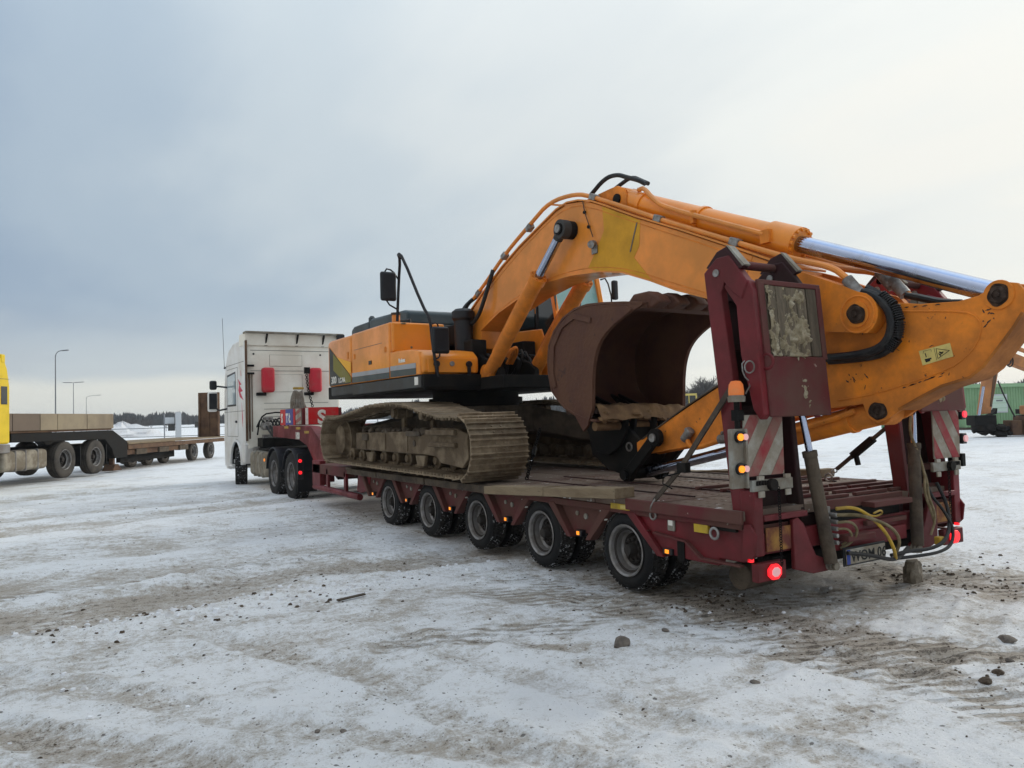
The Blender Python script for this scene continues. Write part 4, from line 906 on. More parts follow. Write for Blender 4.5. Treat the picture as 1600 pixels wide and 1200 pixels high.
# engine and pump compartment doors
def body_side(name, y0, y1, zt0, zt1, m='orange_paint'):
    bb = MB(); bb.prism([(y0, 2.20), (y1, 2.20), (y1, zt1), (y0, zt0)], SX, SX+.62); return bb.build(name, m, ex, bevel=.035, seg=3)
d1 = body_side('engine_door', 5.072, 6.665, 3.035, 3.025)
decal('orange_panel_line', [(6.55, 2.742), (5.35, 2.748), (5.35, 2.754), (6.55, 2.748)], 'seam', d1, .001)
d2 = MB(); d2.prism([(4.04, 2.20), (5.058, 2.20), (5.058, 2.585), (4.30, 2.56), (4.10, 2.52), (4.04, 2.42)], SX, SX+.62); d2 = d2.build('side_panel', 'orange_paint', ex, bevel=.015)
for dd, y0, y1 in ((d1, 5.09, 6.65), (d2, 4.16, 5.05)):
    g0 = 2.375 + (y0-5.0)*.003; 
    decal('grey_stripe', [(y1, 2.375), (y0, 2.365), (y0, 2.295), (y1, 2.31)], 'grey_decal', dd)
    decal('dark_stripe', [(y1, 2.308), (y0, 2.293), (y0, 2.205), (y1, 2.215)], 'black_hood', dd)
lettering('lettering', 'Robex', .085, (SX-.004, 4.74, 2.405), (0, -1, 0), (0, 0, 1), 'letter_white', d2, bold=.003)
b = MB(); b.box((SX-.003, 4.10, 2.06), (SX-.001, 4.22, 2.17)); b.build('white_sticker', 'letter_white', ex)
# fuel tank (taller box) and tool box in front of it
b = MB(); b.box((SX+.02, 5.0, 2.586), (.78, 5.068, 3.03)); b.build('tank_panel', 'orange_bright', ex, bevel=.03, seg=3)
b = MB(); b.box((SX+.02, 5.07, 2.2), (.80, 6.6, 3.0)); b.build('fuel_tank', 'orange_bright', ex, bevel=.03)
b = MB(); b.cyl((.10, 5.03, 3.02), (.10, 5.03, 3.0), .05, n=16); b.cyl((.22, 4.995, 2.66), (.22, 5.0, 2.66), .018, n=12); b.build('filler_neck', 'hose_brown', ex)
b = MB(); b.prism([(4.0, 2.215), (4.99, 2.215), (4.99, 2.60), (4.40, 2.57), (4.12, 2.53), (4.0, 2.44)], SX+.02, .80); b.build('tool_box', 'orange_bright', ex, bevel=.045, seg=4)
b = MB(); b.prism([(3.985, 2.225), (4.005, 2.225), (4.01, 2.42), (3.992, 2.42)], SX+.10, .74); b.build('tool_box_lid', 'orange_bright', ex, bevel=.006)
for x in (.10, .60):
    b = MB(); b.box((x, 3.955, 2.18), (x+.045, 3.99, 2.34)); b.cyl((x+.02, 3.95, 2.34), (x+.02, 3.985, 2.34), .045, n=12); b.build('lid_latch', 'black_plastic', ex, bevel=.004)
b = MB(); b.cyl((.36, 3.97, 2.345), (.36, 3.985, 2.345), .035, n=16); lk = b.build('lock_plate', 'zinc', ex); lk.scale = (1, 1, 1)
b = MB(); b.box((SX+.02, 3.96, 2.02), (.82, 4.03, 2.20)); b.build('step_panel', 'black_steel', ex, bevel=.01)
# engine hood (dark raised cover) and small stack
b = MB(); b.prism([(5.35, 3.05), (5.4, 3.26), (5.55, 3.30), (6.9, 3.33), (6.98, 3.31), (7.02, 3.05)], .34, 2.3); hd = b.build('engine_hood', 'black_hood', ex, bevel=.05, seg=4)
b = MB(); b.prism([(7.03, 3.06), (7.04, 3.30), (7.78, 3.29), (7.90, 3.24), (7.93, 3.06)], .36, 2.2); b.build('hood_vent', 'black_hood', ex, bevel=.03, seg=3)
b = MB(); b.box((SX+.3, 5.3, 2.9), (2.85, 7.9, 3.06)); b.build('top_cover', 'anthracite', ex, bevel=.03, seg=3)
b = MB(); b.lathe([(3.28, .06), (3.38, .06), (3.42, .03), (3.425, .0001)], (.50, 7.25, 0), 'z', 14, False); b.build('exhaust_cap', 'black_hood', ex)
b = MB(); b.cyl((.09, 5.25, 3.0), (.09, 5.25, 3.17), .062, n=16); st = b.build('breather_pipe', 'orange_paint', ex)
b = MB(); b.cyl((.09, 5.25, 3.165), (.09, 5.25, 3.20), .075, n=16); b.build('breather_cap', 'dark_mud', st)
for i in range(7):
    b = MB(); b.box((SX-.006, 5.35+.0, 2.50+.022*i), (SX+.0, 6.0, 2.508+.022*i)); b.build('louvre', 'seam', d1) if i < 0 else None
for y in (5.2, 6.5):
    b = MB(); b.box((SX-.012, y, 2.60), (SX+.0, y+.06, 2.68)); b.build('door_hinge', 'orange_worn', d1, bevel=.004)
b = MB(); b.box((SX-.010, 5.78, 2.46), (SX, 5.90, 2.52)); b.build('door_handle', 'black_plastic', d1, bevel=.004)
for x in (.9, 1.5, 2.1):
    b = MB(); b.torus((x, 6.9, 3.345), .03, .008, 'x', 10, 5); b.build('lifting_eye', 'black_plastic', hd)
b = MB(); b.tube([(.30, 5.2, 3.0), (.30, 5.2, 3.14), (.30, 7.3, 3.14), (.30, 7.3, 3.0)], .014, 6, 1); b.build('top_rail', 'black_plastic', ex)
# handrails and mirrors on the near front corner
b = MB(); b.tube([(-.06, 4.86, 3.02), (-.07, 4.75, 3.60), (-.13, 4.55, 3.86), (-.22, 4.42, 3.92), (-.20, 4.30, 3.84), (-.02, 4.08, 3.14), (.04, 3.98, 2.96), (.05, 3.94, 2.6), (.10, 3.95, 2.3), (.13, 3.96, 2.16)], .022, 8, 1); b.build('handrail', 'black_plastic', ex)
def mirror(c, w, hgt, tilt, hook):
    b = MB(); b.box((c[0]-w/2, c[1]-.035, c[2]-hgt/2), (c[0]+w/2, c[1]+.035, c[2]+hgt/2)); o = b.build('mirror', 'black_plastic', ex, bevel=.035, seg=4)
    b = MB(); b.tube(hook, .012, 6, 1); b.build('mirror_bracket', 'black_plastic', o); return o
mirror((-.24, 4.74, 3.50), .24, .42, 0, [(-.07, 4.77, 3.62), (-.16, 4.76, 3.74), (-.28, 4.76, 3.76), (-.30, 4.80, 3.5), (-.26, 4.76, 3.26), (-.07, 4.80, 3.18)])
mirror((.165, 3.93, 2.66), .26, .37, 0, [(.04, 3.95, 2.88), (.12, 3.93, 2.90), (.17, 3.99, 2.84), (.18, 3.99, 2.5), (.15, 3.94, 2.42), (.06, 3.95, 2.40)])
# black pump / hose cluster between tank and boom foot
b = MB(); b.lathe([(2.55, .0001), (2.55, .13), (3.02, .14), (3.06, .17), (3.16, .17), (3.20, .12), (3.20, .0001)], (.86, 4.55, 0), 'z', 24, False); b.build('air_cleaner', 'black_plastic', ex)
b = MB(); b.box((.80, 4.2, 2.2), (1.05, 6.2, 2.72)); b.box((1.68, 4.2, 2.2), (1.9, 6.2, 2.72)); b.box((.82, 4.25, 2.1), (1.9, 4.6, 2.42)); b.build('centre_section', 'black_steel', ex, bevel=.02)
b = MB(); b.box((.80, 4.7, 2.55), (1.0, 6.4, 3.0)); b.build('valve_cover', 'black_steel', ex, bevel=.03)
rnd = random.Random(4)
for i in range(9):
    x = 1.0+.09*i; b = MB(); b.tube([(x, 4.15, 2.12), (x+rnd.uniform(-.05, .05), 3.95, 2.2+rnd.uniform(0, .1)), (x+rnd.uniform(-.1, .1), 3.9, 2.4+rnd.uniform(0, .2)), (x+.03, 4.15, 2.5)], .02, 6, 1); b.build('hose', 'hose', ex)
# boom foot brackets
for x in (.93, 1.50):
    b = MB(); b.prism([(3.60, 2.02), (4.9, 2.02), (4.95, 2.5), (4.75, 2.74), (4.55, 2.74), (4.1, 2.45), (3.75, 2.36), (3.60, 2.25)], x-.03, x+.05); b.build('boom_bracket', 'black_steel', ex, bevel=.01)
# --- cab on the far side
CX0, CX1, CY0, CY1 = 1.96, 2.90, 3.62, 5.25
b = MB(); b.prism([(CY0, 2.16), (CY1, 2.16), (CY1, 2.95), (CY0+.50, 2.90), (CY0+.36, 2.62), (CY0, 2.60)], CX0, CX0+.05); b.box((CX0, CY0, 2.16), (CX1, CY0+.06, 2.58)); b.box((CX0, CY1-.06, 2.16), (CX1, CY1, 3.85)); b.box((CX1-.05, CY0, 2.16), (CX1, CY1, 2.75)); cab = b.build('cab', 'orange_bright', ex, bevel=.012)
def fr_y(z): return CY0+.0+.28*max(0, (z-2.6))/1.2
for x in (CX0+.035, CX1-.035):
    b = MB(); b.bar((x, CY0+.03, 2.58), (x, fr_y(3.82)+.03, 3.82), .07, .07, (1, 0, 0)); b.build('cab_pillar', 'orange_bright', cab, bevel=.01)
    b = MB(); b.bar((x, CY0+.62, 2.8), (x, CY0+.66, 3.82), .05, .06, (1, 0, 0)); b.build('cab_pillar', 'black_plastic', cab, bevel=.01)
b = MB(); b.box((CX0, CY0+.24, 3.80), (CX1, CY1, 3.88)); b.build('cab_roof', 'orange_bright', cab, bevel=.03, seg=3)
b = MB(); b.add([(CX0+.07, CY0+.04, 2.60), (CX1-.07, CY0+.04, 2.60), (CX1-.07, fr_y(3.8)+.04, 3.80), (CX0+.07, fr_y(3.8)+.04, 3.80), (CX0+.07, CY0+.05, 2.60), (CX1-.07, CY0+.05, 2.60), (CX1-.07, fr_y(3.8)+.05, 3.80), (CX0+.07, fr_y(3.8)+.05, 3.80)], [(0, 1, 2, 3), (7, 6, 5, 4), (0, 4, 5, 1), (1, 5, 6, 2), (2, 6, 7, 3), (3, 7, 4, 0)]); b.build('windscreen', 'teal_glass', cab)
b = MB(); b.box((CX0+.012, CY0+.12, 2.66), (CX0+.022, CY0+.58, 3.78)); b.box((CX0+.012, CY0+.70, 2.95), (CX0+.022, CY1-.1, 3.78)); b.build('side_window', 'dark_glass', cab)
b = MB(); b.box((CX0+.15, CY0+.5, 2.6), (CX1-.2, CY1-.15, 3.2)); b.build('seat', 'black_plastic', cab, bevel=.05, seg=3)
b = MB(); b.tube([(CX0+.1, CY0+.06, 2.8), (CX0+.35, CY0+.06, 2.9), (CX0+.5, CY0+.16, 3.3)], .012, 6, 1); b.build('wiper', 'black_plastic', cab)
b = MB(); b.box((CX1+.06, CY0-.02, 3.33), (CX1+.16, CY0+.06, 3.63)); o = b.build('mirror', 'black_plastic', ex, bevel=.03, seg=3)
b = MB(); b.tube([(CX1-.02, CY0+.2, 3.66), (CX1+.04, CY0+.12, 3.68), (CX1+.08, CY0+.04, 3.30), (CX1+.0, CY0+.05, 3.24)], .012, 6, 1); b.build('mirror_bracket', 'black_plastic', o)

# --- boom
bo = [(4.72, 2.85), (4.62, 2.62), (4.48, 2.55), (4.34, 2.60), (4.30, 2.86), (3.76, 3.06), (3.15, 3.20), (2.51, 3.29), (2.05, 3.29), (1.51, 3.24), (1.1, 3.16), (.64, 2.99), (.26, 2.83), (-.1, 2.71), (-1.16, 2.325), (-1.16, 2.79), (-1.04, 2.84), (-.53, 3.09), (.18, 3.42), (.84, 3.71), (1.42, 3.99), (1.62, 4.08), (1.86, 4.15), (2.09, 4.18), (2.32, 4.15), (2.75, 4.01), (3.2, 3.86), (3.66, 3.67), (4.28, 3.36), (4.80, 3.06)]
b = MB(); b.prism(bo, 1.025, 1.43); boom = b.build('boom', 'orange_paint', ex, bevel=.008)
b = MB(); b.strip([(4.80, 3.07), (4.28, 3.37), (3.66, 3.68), (3.2, 3.87), (2.75, 4.02), (2.32, 4.16), (2.09, 4.19), (1.86, 4.16), (1.62, 4.09), (1.42, 4.0), (.84, 3.72), (.18, 3.43), (-.53, 3.10), (-1.16, 2.80)], 1.005, 1.45, -.018); b.strip([(4.3, 2.855), (3.76, 3.055), (3.15, 3.195), (2.51, 3.285), (2.05, 3.285), (1.51, 3.235), (1.1, 3.155), (.64, 2.985), (.26, 2.825), (-.1, 2.705), (-1.16, 2.32)], 1.005, 1.45, -.018); b.build('boom_flange', 'orange_paint', boom)
for x0, x1 in ((1.0, 1.11), (1.405, 1.47)):
    b = MB(); pv = [(-1.75, 2.33)]; b.prism([(-.95, 2.87), (-1.26, 2.75), (-1.61, 2.585), (-1.78, 2.50)] + [(-1.75+.175*math.cos(R(a)), 2.33+.175*math.sin(R(a))) for a in range(100, 262, 18)] + [(-1.4, 2.23), (-1.0, 2.38)], x0, x1); b.build('boom_fork', 'orange_worn', boom, bevel=.008)
b = MB(); b.cyl((.985, -1.75, 2.33), (1.485, -1.75, 2.33), .105, n=24); pn = b.build('boom_pin_boss', 'orange_worn', boom)
BOOMPIN = True
b = MB(); b.torus((.998, -1.75, 2.33), .145, .008, 'x', 28, 6); b.build('weld_bead', 'orange_worn', boom)
b = MB(); b.prism([(1.42, 3.985), (.78, 3.672), (.81, 3.40), (.90, 3.29), (.62, 2.985), (1.1, 3.162), (1.51, 3.242), (1.72, 3.32), (1.55, 3.5), (1.40, 3.7)], 1.0225, 1.0245); b.build('touch_up_patch', 'orange_touchup', boom)
b = MB(); b.prism([(.84, 3.66), (.82, 3.66), (.95, 3.36), (.965, 3.365)], 1.018, 1.021); b.build('paint_line', 'seam', boom)
for P_ in ([(4.1, 3.0), (3.2, 3.245), (2.5, 3.34), (2.0, 3.345), (1.5, 3.30), (.95, 3.17), (.25, 2.89), (-.6, 2.57), (-1.0, 2.42)], [(4.1, 3.40), (3.3, 3.77), (2.5, 4.06), (2.1, 4.135), (1.75, 4.08), (.8, 3.64), (-.4, 3.10), (-.95, 2.83)], [(-.72, 3.0), (-.62, 2.8), (-.70, 2.55)]):
    b = MB(); b.tube([(1.026, p[0], p[1]) for p in P_], .006, 5, 1); b.build('weld_bead', 'orange_worn', boom)
# boom pin for the lift cylinders
b = MB(); b.cyl((.80, 2.0, 3.83), (1.69, 2.0, 3.83), .07, n=20); b.cyl((.93, 2.0, 3.83), (1.02, 2.0, 3.83), .11, n=24); b.cyl((1.43, 2.0, 3.83), (1.53, 2.0, 3.83), .11, n=24); b.build('cylinder_cross_pin', 'black_steel', ex)
b = MB(); b.cyl((.785, 2.0, 3.83), (.80, 2.0, 3.83), .05, n=16); b.build('pin_cap', 'zinc', ex)
# lift cylinders
for x in (.875, 1.61):
    A = Vector((x, 3.86, 2.20)); T = Vector((x, 2.0, 3.83)); d = T-A
    if x > 1: A = Vector((x, 3.86, 2.20)); d = T-A
    b = MB(); b.cyl(A, A+d*.70, .098, n=28); b.cyl(A+d*.665, A+d*.705, .115, n=28); b.cyl((x-.07, A.y, A.z), (x+.07, A.y, A.z), .13, n=24); 
    for q in range(8):
        a = 2*math.pi*q/8; uu = d.normalized(); e1 = Vector((1, 0, 0)); e2 = uu.cross(e1); pp = A+d*.705+(e1*math.cos(a)+e2*math.sin(a))*.09; b.cyl(pp, pp+uu*.02, .014, n=6)
    c_ = b.build('lift_cylinder', 'orange_worn', ex)
    b = MB(); b.cyl(A+d*.70, T-d*.045, .055, n=20); b.build('cylinder_rod', 'chrome', c_)
    b = MB(); b.cyl((x-.055, T.y, T.z), (x+.055, T.y, T.z), .115, n=24); b.cyl(T-d*.06, T, .062, n=16); b.build('rod_eye', 'anthracite', c_)
    b = MB(); o_ = d.normalized().cross(Vector((1, 0, 0))); o_ = -o_ if o_.y < 0 else o_
    b.tube([A+d*.10+o_*.10+Vector((.0, 0, 0)), A+d*.13+o_*.14, A+d*.62+o_*.135, A+d*.66+o_*.10], .022, 8, 1); b.build('cylinder_pipe', 'orange_worn', c_)
b = MB()
for i in range(3): b.tube([(.95+.05*i, 3.66, 2.42), (1.05+.05*i, 3.58, 2.52+.03*i), (1.18+.04*i, 3.7, 2.50), (1.2+.04*i, 3.9, 2.35)], .022, 8, 2)
b.build('hose_fitting', 'orange_worn', ex)
# arm cylinder on top of the boom
A = Vector((1.25, 1.25, 4.035)); T = Vector((1.262, -2.74, 2.345)); d = T-A; L_ = d.length; u_ = d/L_
b = MB(); b.cyl(A+u_*.06, A+u_*2.42, .125, n=32); b.cyl(A+u_*2.18, A+u_*2.50, .148, n=32); b.cyl(A+u_*.30, A+u_*.36, .14, n=32); b.cyl(A+u_*1.25, A+u_*1.29, .14, n=32); b.cyl((1.16, A.y, A.z), (1.34, A.y, A.z), .14, n=24)
for q in range(14):
    a = 2*math.pi*q/14; e1 = Vector((1, 0, 0)); e2 = u_.cross(e1); pp = A+u_*2.49+(e1*math.cos(a)+e2*math.sin(a))*.128; b.cyl(pp, pp+u_*.035, .017, n=6)
ac = b.build('arm_cylinder', 'orange_bright', ex)
b = MB(); b.cyl(A+u_*2.50, T, .075, n=28); b.build('cylinder_rod', 'chrome', ac)
b = MB(); b.tube([A+u_*.25+Vector((-.02, .0, .16)), A+u_*.42+Vector((-.08, 0, .20)), A+u_*.65+Vector((-.15, 0, .10)), A+u_*.85+Vector((-.16, 0, .04)), A+u_*2.22+Vector((-.16, 0, .02))], .026, 8, 2); b.tube([A+u_*.85+Vector((.16, 0, .04)), A+u_*2.22+Vector((.16, 0, .02))], .026, 8); b.build('cylinder_pipe', 'orange_paint', ac)
b = MB(); b.box(A+u_*2.24+Vector((-.18, -.05, -.06)), A+u_*2.24+Vector((-.13, .05, .06))); b.box(A+u_*1.27+Vector((-.17, -.02, -.05)), A+u_*1.27+Vector((-.12, .02, .08))); b.build('pipe_clamp', 'orange_worn', ac)
for x0, x1 in ((1.11, 1.15), (1.35, 1.39)):
    b = MB(); b.prism([(2.0, 4.17), (1.38, 4.19), (1.25, 4.19), (1.15, 4.14), (1.10, 4.03), (1.10, 3.85), (1.42, 3.99), (1.62, 4.08)], x0, x1); b.build('cylinder_bracket', 'orange_worn', boom, bevel=.006)
b = MB(); b.cyl((1.09, A.y, A.z), (1.41, A.y, A.z), .06, n=16); b.build('pin', 'black_steel', ac)
# hydraulic pipes on the boom
PIPES = [([(1.02, 4.55, 3.34), (1.02, 4.11, 3.55), (1.02, 3.56, 3.86), (1.02, 2.87, 4.14), (1.02, 2.47, 4.30), (1.04, 1.93, 4.27), (1.05, 1.62, 4.15), (1.05, .81, 3.77), (1.05, .42, 3.58), (1.05, -.58, 3.135), (1.05, -1.13, 2.89), (1.05, -1.50, 2.76), (1.05, -1.62, 2.66), (1.05, -1.74, 2.52)], .027),
         ([(1.12, 4.50, 3.33), (1.12, 3.62, 3.80), (1.12, 2.9, 4.06), (1.12, 2.45, 4.22), (1.14, 1.95, 4.22), (1.15, .8, 3.77), (1.15, -.55, 3.13)], .022),
         ([(1.37, 1.2, 3.94), (1.37, .22, 3.50), (1.37, -.43, 3.21), (1.37, -1.0, 2.93), (1.37, -1.44, 2.765), (1.37, -1.68, 2.71), (1.37, -1.84, 2.60), (1.37, -1.98, 2.45)], .027),
         ([(1.41, 4.5, 3.36), (1.41, 3.6, 3.86), (1.41, 2.45, 4.28), (1.41, 1.9, 4.26), (1.41, .8, 3.77), (1.41, -.58, 3.14), (1.41, -1.5, 2.76)], .025)]
for p, r_ in PIPES:
    b = MB(); b.tube(p, r_, 10, 2); b.build('hydraulic_pipe', 'orange_paint', boom)
CL = [(1.03, 4.35, 3.42), (1.03, 2.95, 4.08), (1.03, 3.6, 3.83), (1.05, 1.60, 4.14), (1.05, .52, 3.63), (1.05, -.50, 3.17), (1.37, -.12, 3.36), (1.37, -.75, 3.06)]
for x, y, z in CL:
    sl = .47 if y < 1.9 else -.50
    b = MB(); dy = .05; b.bar((x, y-dy, z-dy*sl*-1 if 0 else z-sl*dy), (x, y+dy, z+sl*dy), .085, .075); b.build('pipe_clamp', 'zinc', boom, bevel=.012, seg=2)
for x, y, z in ((1.05, -1.70, 2.56), (1.37, -1.88, 2.55), (1.37, -1.78, 2.63)):
    b = MB(); b.cyl((x, y+.06, z+.07), (x, y-.05, z-.07), .048, n=14); b.build('pipe_coupling', 'zinc', boom)
b = MB(); b.tube([(1.03, 2.44, 4.26), (1.03, 2.2, 4.19), (1.03, 1.78, 4.12), (1.03, 1.6, 4.10)], .012, 6, 1); b.build('hydraulic_pipe', 'orange_paint', boom)
HB = [([(1.15, 1.80, 4.22), (1.18, 1.55, 4.37), (1.2, 1.34, 4.36), (1.2, 1.18, 4.28), (1.22, 1.0, 4.20), (1.24, .92, 4.14)], .026),
      ([(1.3, 1.72, 4.2), (1.32, 1.45, 4.28), (1.34, 1.25, 4.33), (1.36, 1.12, 4.25), (1.36, 1.0, 4.18)], .024),
      ([(1.0, 3.88, 3.68), (.93, 4.05, 3.25), (.92, 4.22, 3.03), (.93, 4.5, 2.95), (.94, 4.74, 3.12), (.98, 4.62, 3.30), (1.02, 4.5, 3.36)], .030),
      ([(1.04, 4.45, 3.38), (.98, 4.72, 3.28), (.93, 4.78, 3.10), (.92, 4.62, 2.96)], .028)]
for p, r_ in HB:
    b = MB(); b.tube(p, r_, 10, 2); b.build('hose', 'hose', boom)
b = MB(); b.tube([(1.01, 1.77, 4.14), (1.0, 1.72, 3.98), (1.0, 1.64, 3.8), (1.0, 1.58, 3.66)], .006, 6, 1); b.build('lamp_wire', 'hose', boom)
b = MB(); b.cyl((1.02, 1.59, 3.58), (.94, 1.55, 3.56), .045, n=14); b.box((1.0, 1.52, 3.46), (1.02, 1.62, 3.56)); b.build('work_lamp', 'zinc', boom, bevel=.006)
b = MB(); b.cyl((1.02, 1.67, 3.80), (1.0, 1.67, 3.80), .02, n=10); b.cyl((1.02, 1.74, 3.99), (1.0, 1.74, 3.99), .02, n=10); b.build('wire_clip', 'black_steel', boom)

# --- stick (arm): two side plates with bottom/top flanges
so_ = [(-1.25, 2.21), (-1.55, 2.36), (-1.98, 2.40), (-2.18, 2.36), (-2.46, 2.34), (-2.60, 2.36), (-2.70, 2.41), (-2.78, 2.43), (-2.86, 2.41), (-2.905, 2.35), (-2.91, 2.28), (-2.90, 2.22), (-2.84, 2.13), (-2.76, 2.03), (-2.62, 1.86), (-2.52, 1.79), (-2.32, 1.74), (-2.17, 1.67), (-2.01, 1.58), (-1.89, 1.505), (-1.78, 1.465), (-1.71, 1.51), (-1.67, 1.62), (-1.37, 1.59), (-.73, 1.46), (-.18, 1.34), (.13, 1.26), (.69, 1.18), (1.0, 1.13), (1.09, 1.17), (1.09, 1.27), (.27, 1.65), (-.12, 1.82), (-.6, 2.03), (-.95, 2.14)]
b = MB(); b.prism(so_, 1.135, 1.17); b.prism(so_, 1.355, 1.39)
stick = b.build('stick', 'orange_worn', ex, bevel=.005)
inner = [(-1.25, 2.19), (-1.98, 2.36), (-2.5, 2.31), (-2.62, 2.30), (-2.80, 2.1), (-2.60, 1.90), (-2.48, 1.84), (-2.2, 1.74), (-1.9, 1.62), (-1.37, 1.62), (-.2, 1.36), (.95, 1.16), (1.02, 1.25), (.27, 1.62), (-.95, 2.11)]
b = MB(); b.prism(inner, 1.17, 1.355); b.build('stick_core', 'orange_worn', stick)
b = MB(); b.strip([(-2.895, 2.2), (-2.84, 2.115), (-2.76, 2.015), (-2.62, 1.845), (-2.52, 1.775), (-2.32, 1.725), (-2.17, 1.655), (-1.98, 1.56)], 1.120, 1.405, .02); b.build('stick_flange', 'orange_grime_shade', stick, bevel=.004)
def pin_face(x, y, z, r_, parent, back=.3):
    b = MB(); b.lathe([(back, r_*.9), (.0, r_), (-.012, r_*.92), (-.012, r_*.62), (-.004, r_*.58), (-.004, r_*.30), (-.020, r_*.26), (-.022, .0001)], (x, y, z), 'x', 24, False); p = b.build('pin', 'pin_steel', parent, fix=False)
    rnd = random.Random(int(r_*1e4)+int(y*10)); n = 30
    b = MB(); ph_ = rnd.uniform(0, 6); gr_ = [r_*(1.22+.10*math.sin(2*math.pi*i/n*2+ph_)+.05*math.sin(2*math.pi*i/n*5+ph_*2)+.04*rnd.random()) for i in range(n)]; b.prism([(y+gr_[i]*math.cos(2*math.pi*i/n), z+gr_[i]*math.sin(2*math.pi*i/n)) for i in range(n)], x+.0005, x-.0015); b.build('grease_ring', 'grease', parent)
pin_face(.980, -1.75, 2.33, .064, boom, .5); pin_face(1.120, -2.74, 2.345, .060, stick); pin_face(1.132, -1.80, 1.56, .060, stick)
b = MB(); b.lathe([(0, .105), (-.012, .10), (-.012, .062), (0, .06)], (1.134, -2.74, 2.345), 'x', 24, False); b.build('pin_boss', 'orange_worn', stick)
# recessed panel border (weld line) on the side plate
b = MB(); P_ = [(-1.98, 2.33), (-2.42, 2.275), (-2.56, 2.24), (-2.62, 2.15), (-2.58, 2.02), (-2.48, 1.92), (-2.38, 1.86), (-2.1, 1.78), (-1.8, 1.70), (-1.45, 1.655)]
b.tube([(1.133, p[0], p[1]) for p in P_], .007, 6, 1); b.build('weld_bead', 'orange_worn', stick)
b = MB(); rnd = random.Random(8)
def chip(y, z, l, a, x=1.1325, w0=.0045):
    n = 5; up, dn = [], []
    for i in range(n+1):
        t = i/n-.5; w = w0*(1-(2*t)**2)*rnd.uniform(.3, 1.3)+.0006; cy_, cz_ = y+l*t*math.cos(a)+rnd.uniform(-.002, .002), z+l*t*math.sin(a)+rnd.uniform(-.002, .002)
        up.append((cy_+w*math.sin(a), cz_-w*math.cos(a))); dn.append((cy_-w*math.sin(a), cz_+w*math.cos(a)))
    b.prism(up+dn[::-1], x, x+.0015)
WL = [(-2.02, 1.735), (-2.1, 1.757), (-2.2, 1.785), (-2.32, 1.825), (-2.42, 1.875)]
for i in range(9):
    t = rnd.uniform(0, 3.99); k = int(t); p = (WL[k][0]+(WL[k+1][0]-WL[k][0])*(t-k), WL[k][1]+(WL[k+1][1]-WL[k][1])*(t-k)); sl = math.atan2(WL[k+1][1]-WL[k][1], WL[k+1][0]-WL[k][0])
    chip(p[0], p[1], rnd.uniform(.02, .07), sl)
for i in range(5): chip(-2.02-.07*i+rnd.uniform(-.02, .02), 2.352-.004*i, rnd.uniform(.015, .05), math.pi-.1)
for i in range(16): chip(rnd.uniform(-2.5, -1.45), rnd.uniform(1.72, 2.25), rnd.uniform(.006, .045), rnd.uniform(0, 3.1), w0=.003)
for i in range(9): chip(rnd.gauss(-2.70, .07), rnd.gauss(2.22, .05), rnd.uniform(.01, .05), rnd.uniform(0, 3.1))
for i in range(7): chip(rnd.gauss(-1.62, .05), rnd.gauss(1.80, .06), rnd.uniform(.01, .05), rnd.uniform(.8, 1.4))
for i in range(6): chip(rnd.uniform(-.2, .7), rnd.uniform(1.33, 1.5), rnd.uniform(.01, .05), rnd.uniform(0, 3.1))
o = b.build('bare_scratch', 'ink', stick); o['kind'] = 'stuff'
b = MB(); b.prism([(-2.155, 2.005), (-2.39, 2.045), (-2.41, 1.945), (-2.18, 1.895)], 1.130, 1.1335); dc = b.build('warning_sticker', 'sign_yellow', stick)
# pictograms: triangle with falling load, machine silhouette
b = MB()
def ln(p, q, w=.0035):
    d_ = Vector((q[0]-p[0], q[1]-p[1])); n_ = Vector((-d_.y, d_.x)).normalized()*w/2
    b.prism([(p[0]+n_.x, p[1]+n_.y), (q[0]+n_.x, q[1]+n_.y), (q[0]-n_.x, q[1]-n_.y), (p[0]-n_.x, p[1]-n_.y)], 1.128, 1.1295)
T3 = [(-2.288, 2.012), (-2.385, 1.99), (-2.298, 1.938)]
for i in range(3): ln(T3[i], T3[(i+1) % 3])
ln((-2.272, 2.022), (-2.29, 1.925), .002); ln((-2.31, 1.985), (-2.335, 1.975), .010); ln((-2.315, 1.965), (-2.34, 1.985), .008); ln((-2.305, 1.975), (-2.32, 1.955), .006)
ln((-2.205, 1.985), (-2.212, 1.955), .006); ln((-2.20, 1.935), (-2.25, 1.943), .012); ln((-2.205, 1.922), (-2.24, 1.93), .012); ln((-2.19, 2.0), (-2.25, 2.01), .0018); ln((-2.19, 1.985), (-2.192, 2.0), .0018); ln((-2.25, 2.01), (-2.252, 1.992), .0018)
b.build('pictogram', 'ink', dc, fix=False)
# hoses between boom end and stick
HS2 = [([(1.06, -1.73, 2.50), (1.04, -1.82, 2.50), (1.03, -1.95, 2.41), (1.03, -2.02, 2.28), (1.03, -2.00, 2.13), (1.04, -1.9, 2.04), (1.05, -1.72, 2.01), (1.09, -1.45, 2.01), (1.12, -1.3, 2.02)], .036),
       ([(1.10, -1.78, 2.54), (1.08, -1.90, 2.47), (1.08, -1.99, 2.37), (1.08, -2.05, 2.26), (1.08, -2.04, 2.13), (1.08, -1.93, 2.01), (1.10, -1.74, 1.985), (1.11, -1.4, 1.985)], .030)]
for p, r_ in HS2:
    b = MB(); b.tube(p, r_, 10, 2); b.build('hose', 'hose', stick)
b = MB()
for q in range(26):
    t = q/25; a = R(50-130*t); b.torus((1.03, -1.865-.16*math.cos(a)-.0, 2.27+.19*math.sin(a)), .045, .006, 'x', 10, 4)
b = MB(); pth = [Vector((1.05, -1.93+.0, 2.46)), Vector((1.05, -2.03, 2.36)), Vector((1.05, -2.065, 2.24)), Vector((1.05, -2.04, 2.11)), Vector((1.05, -1.96, 2.03))]
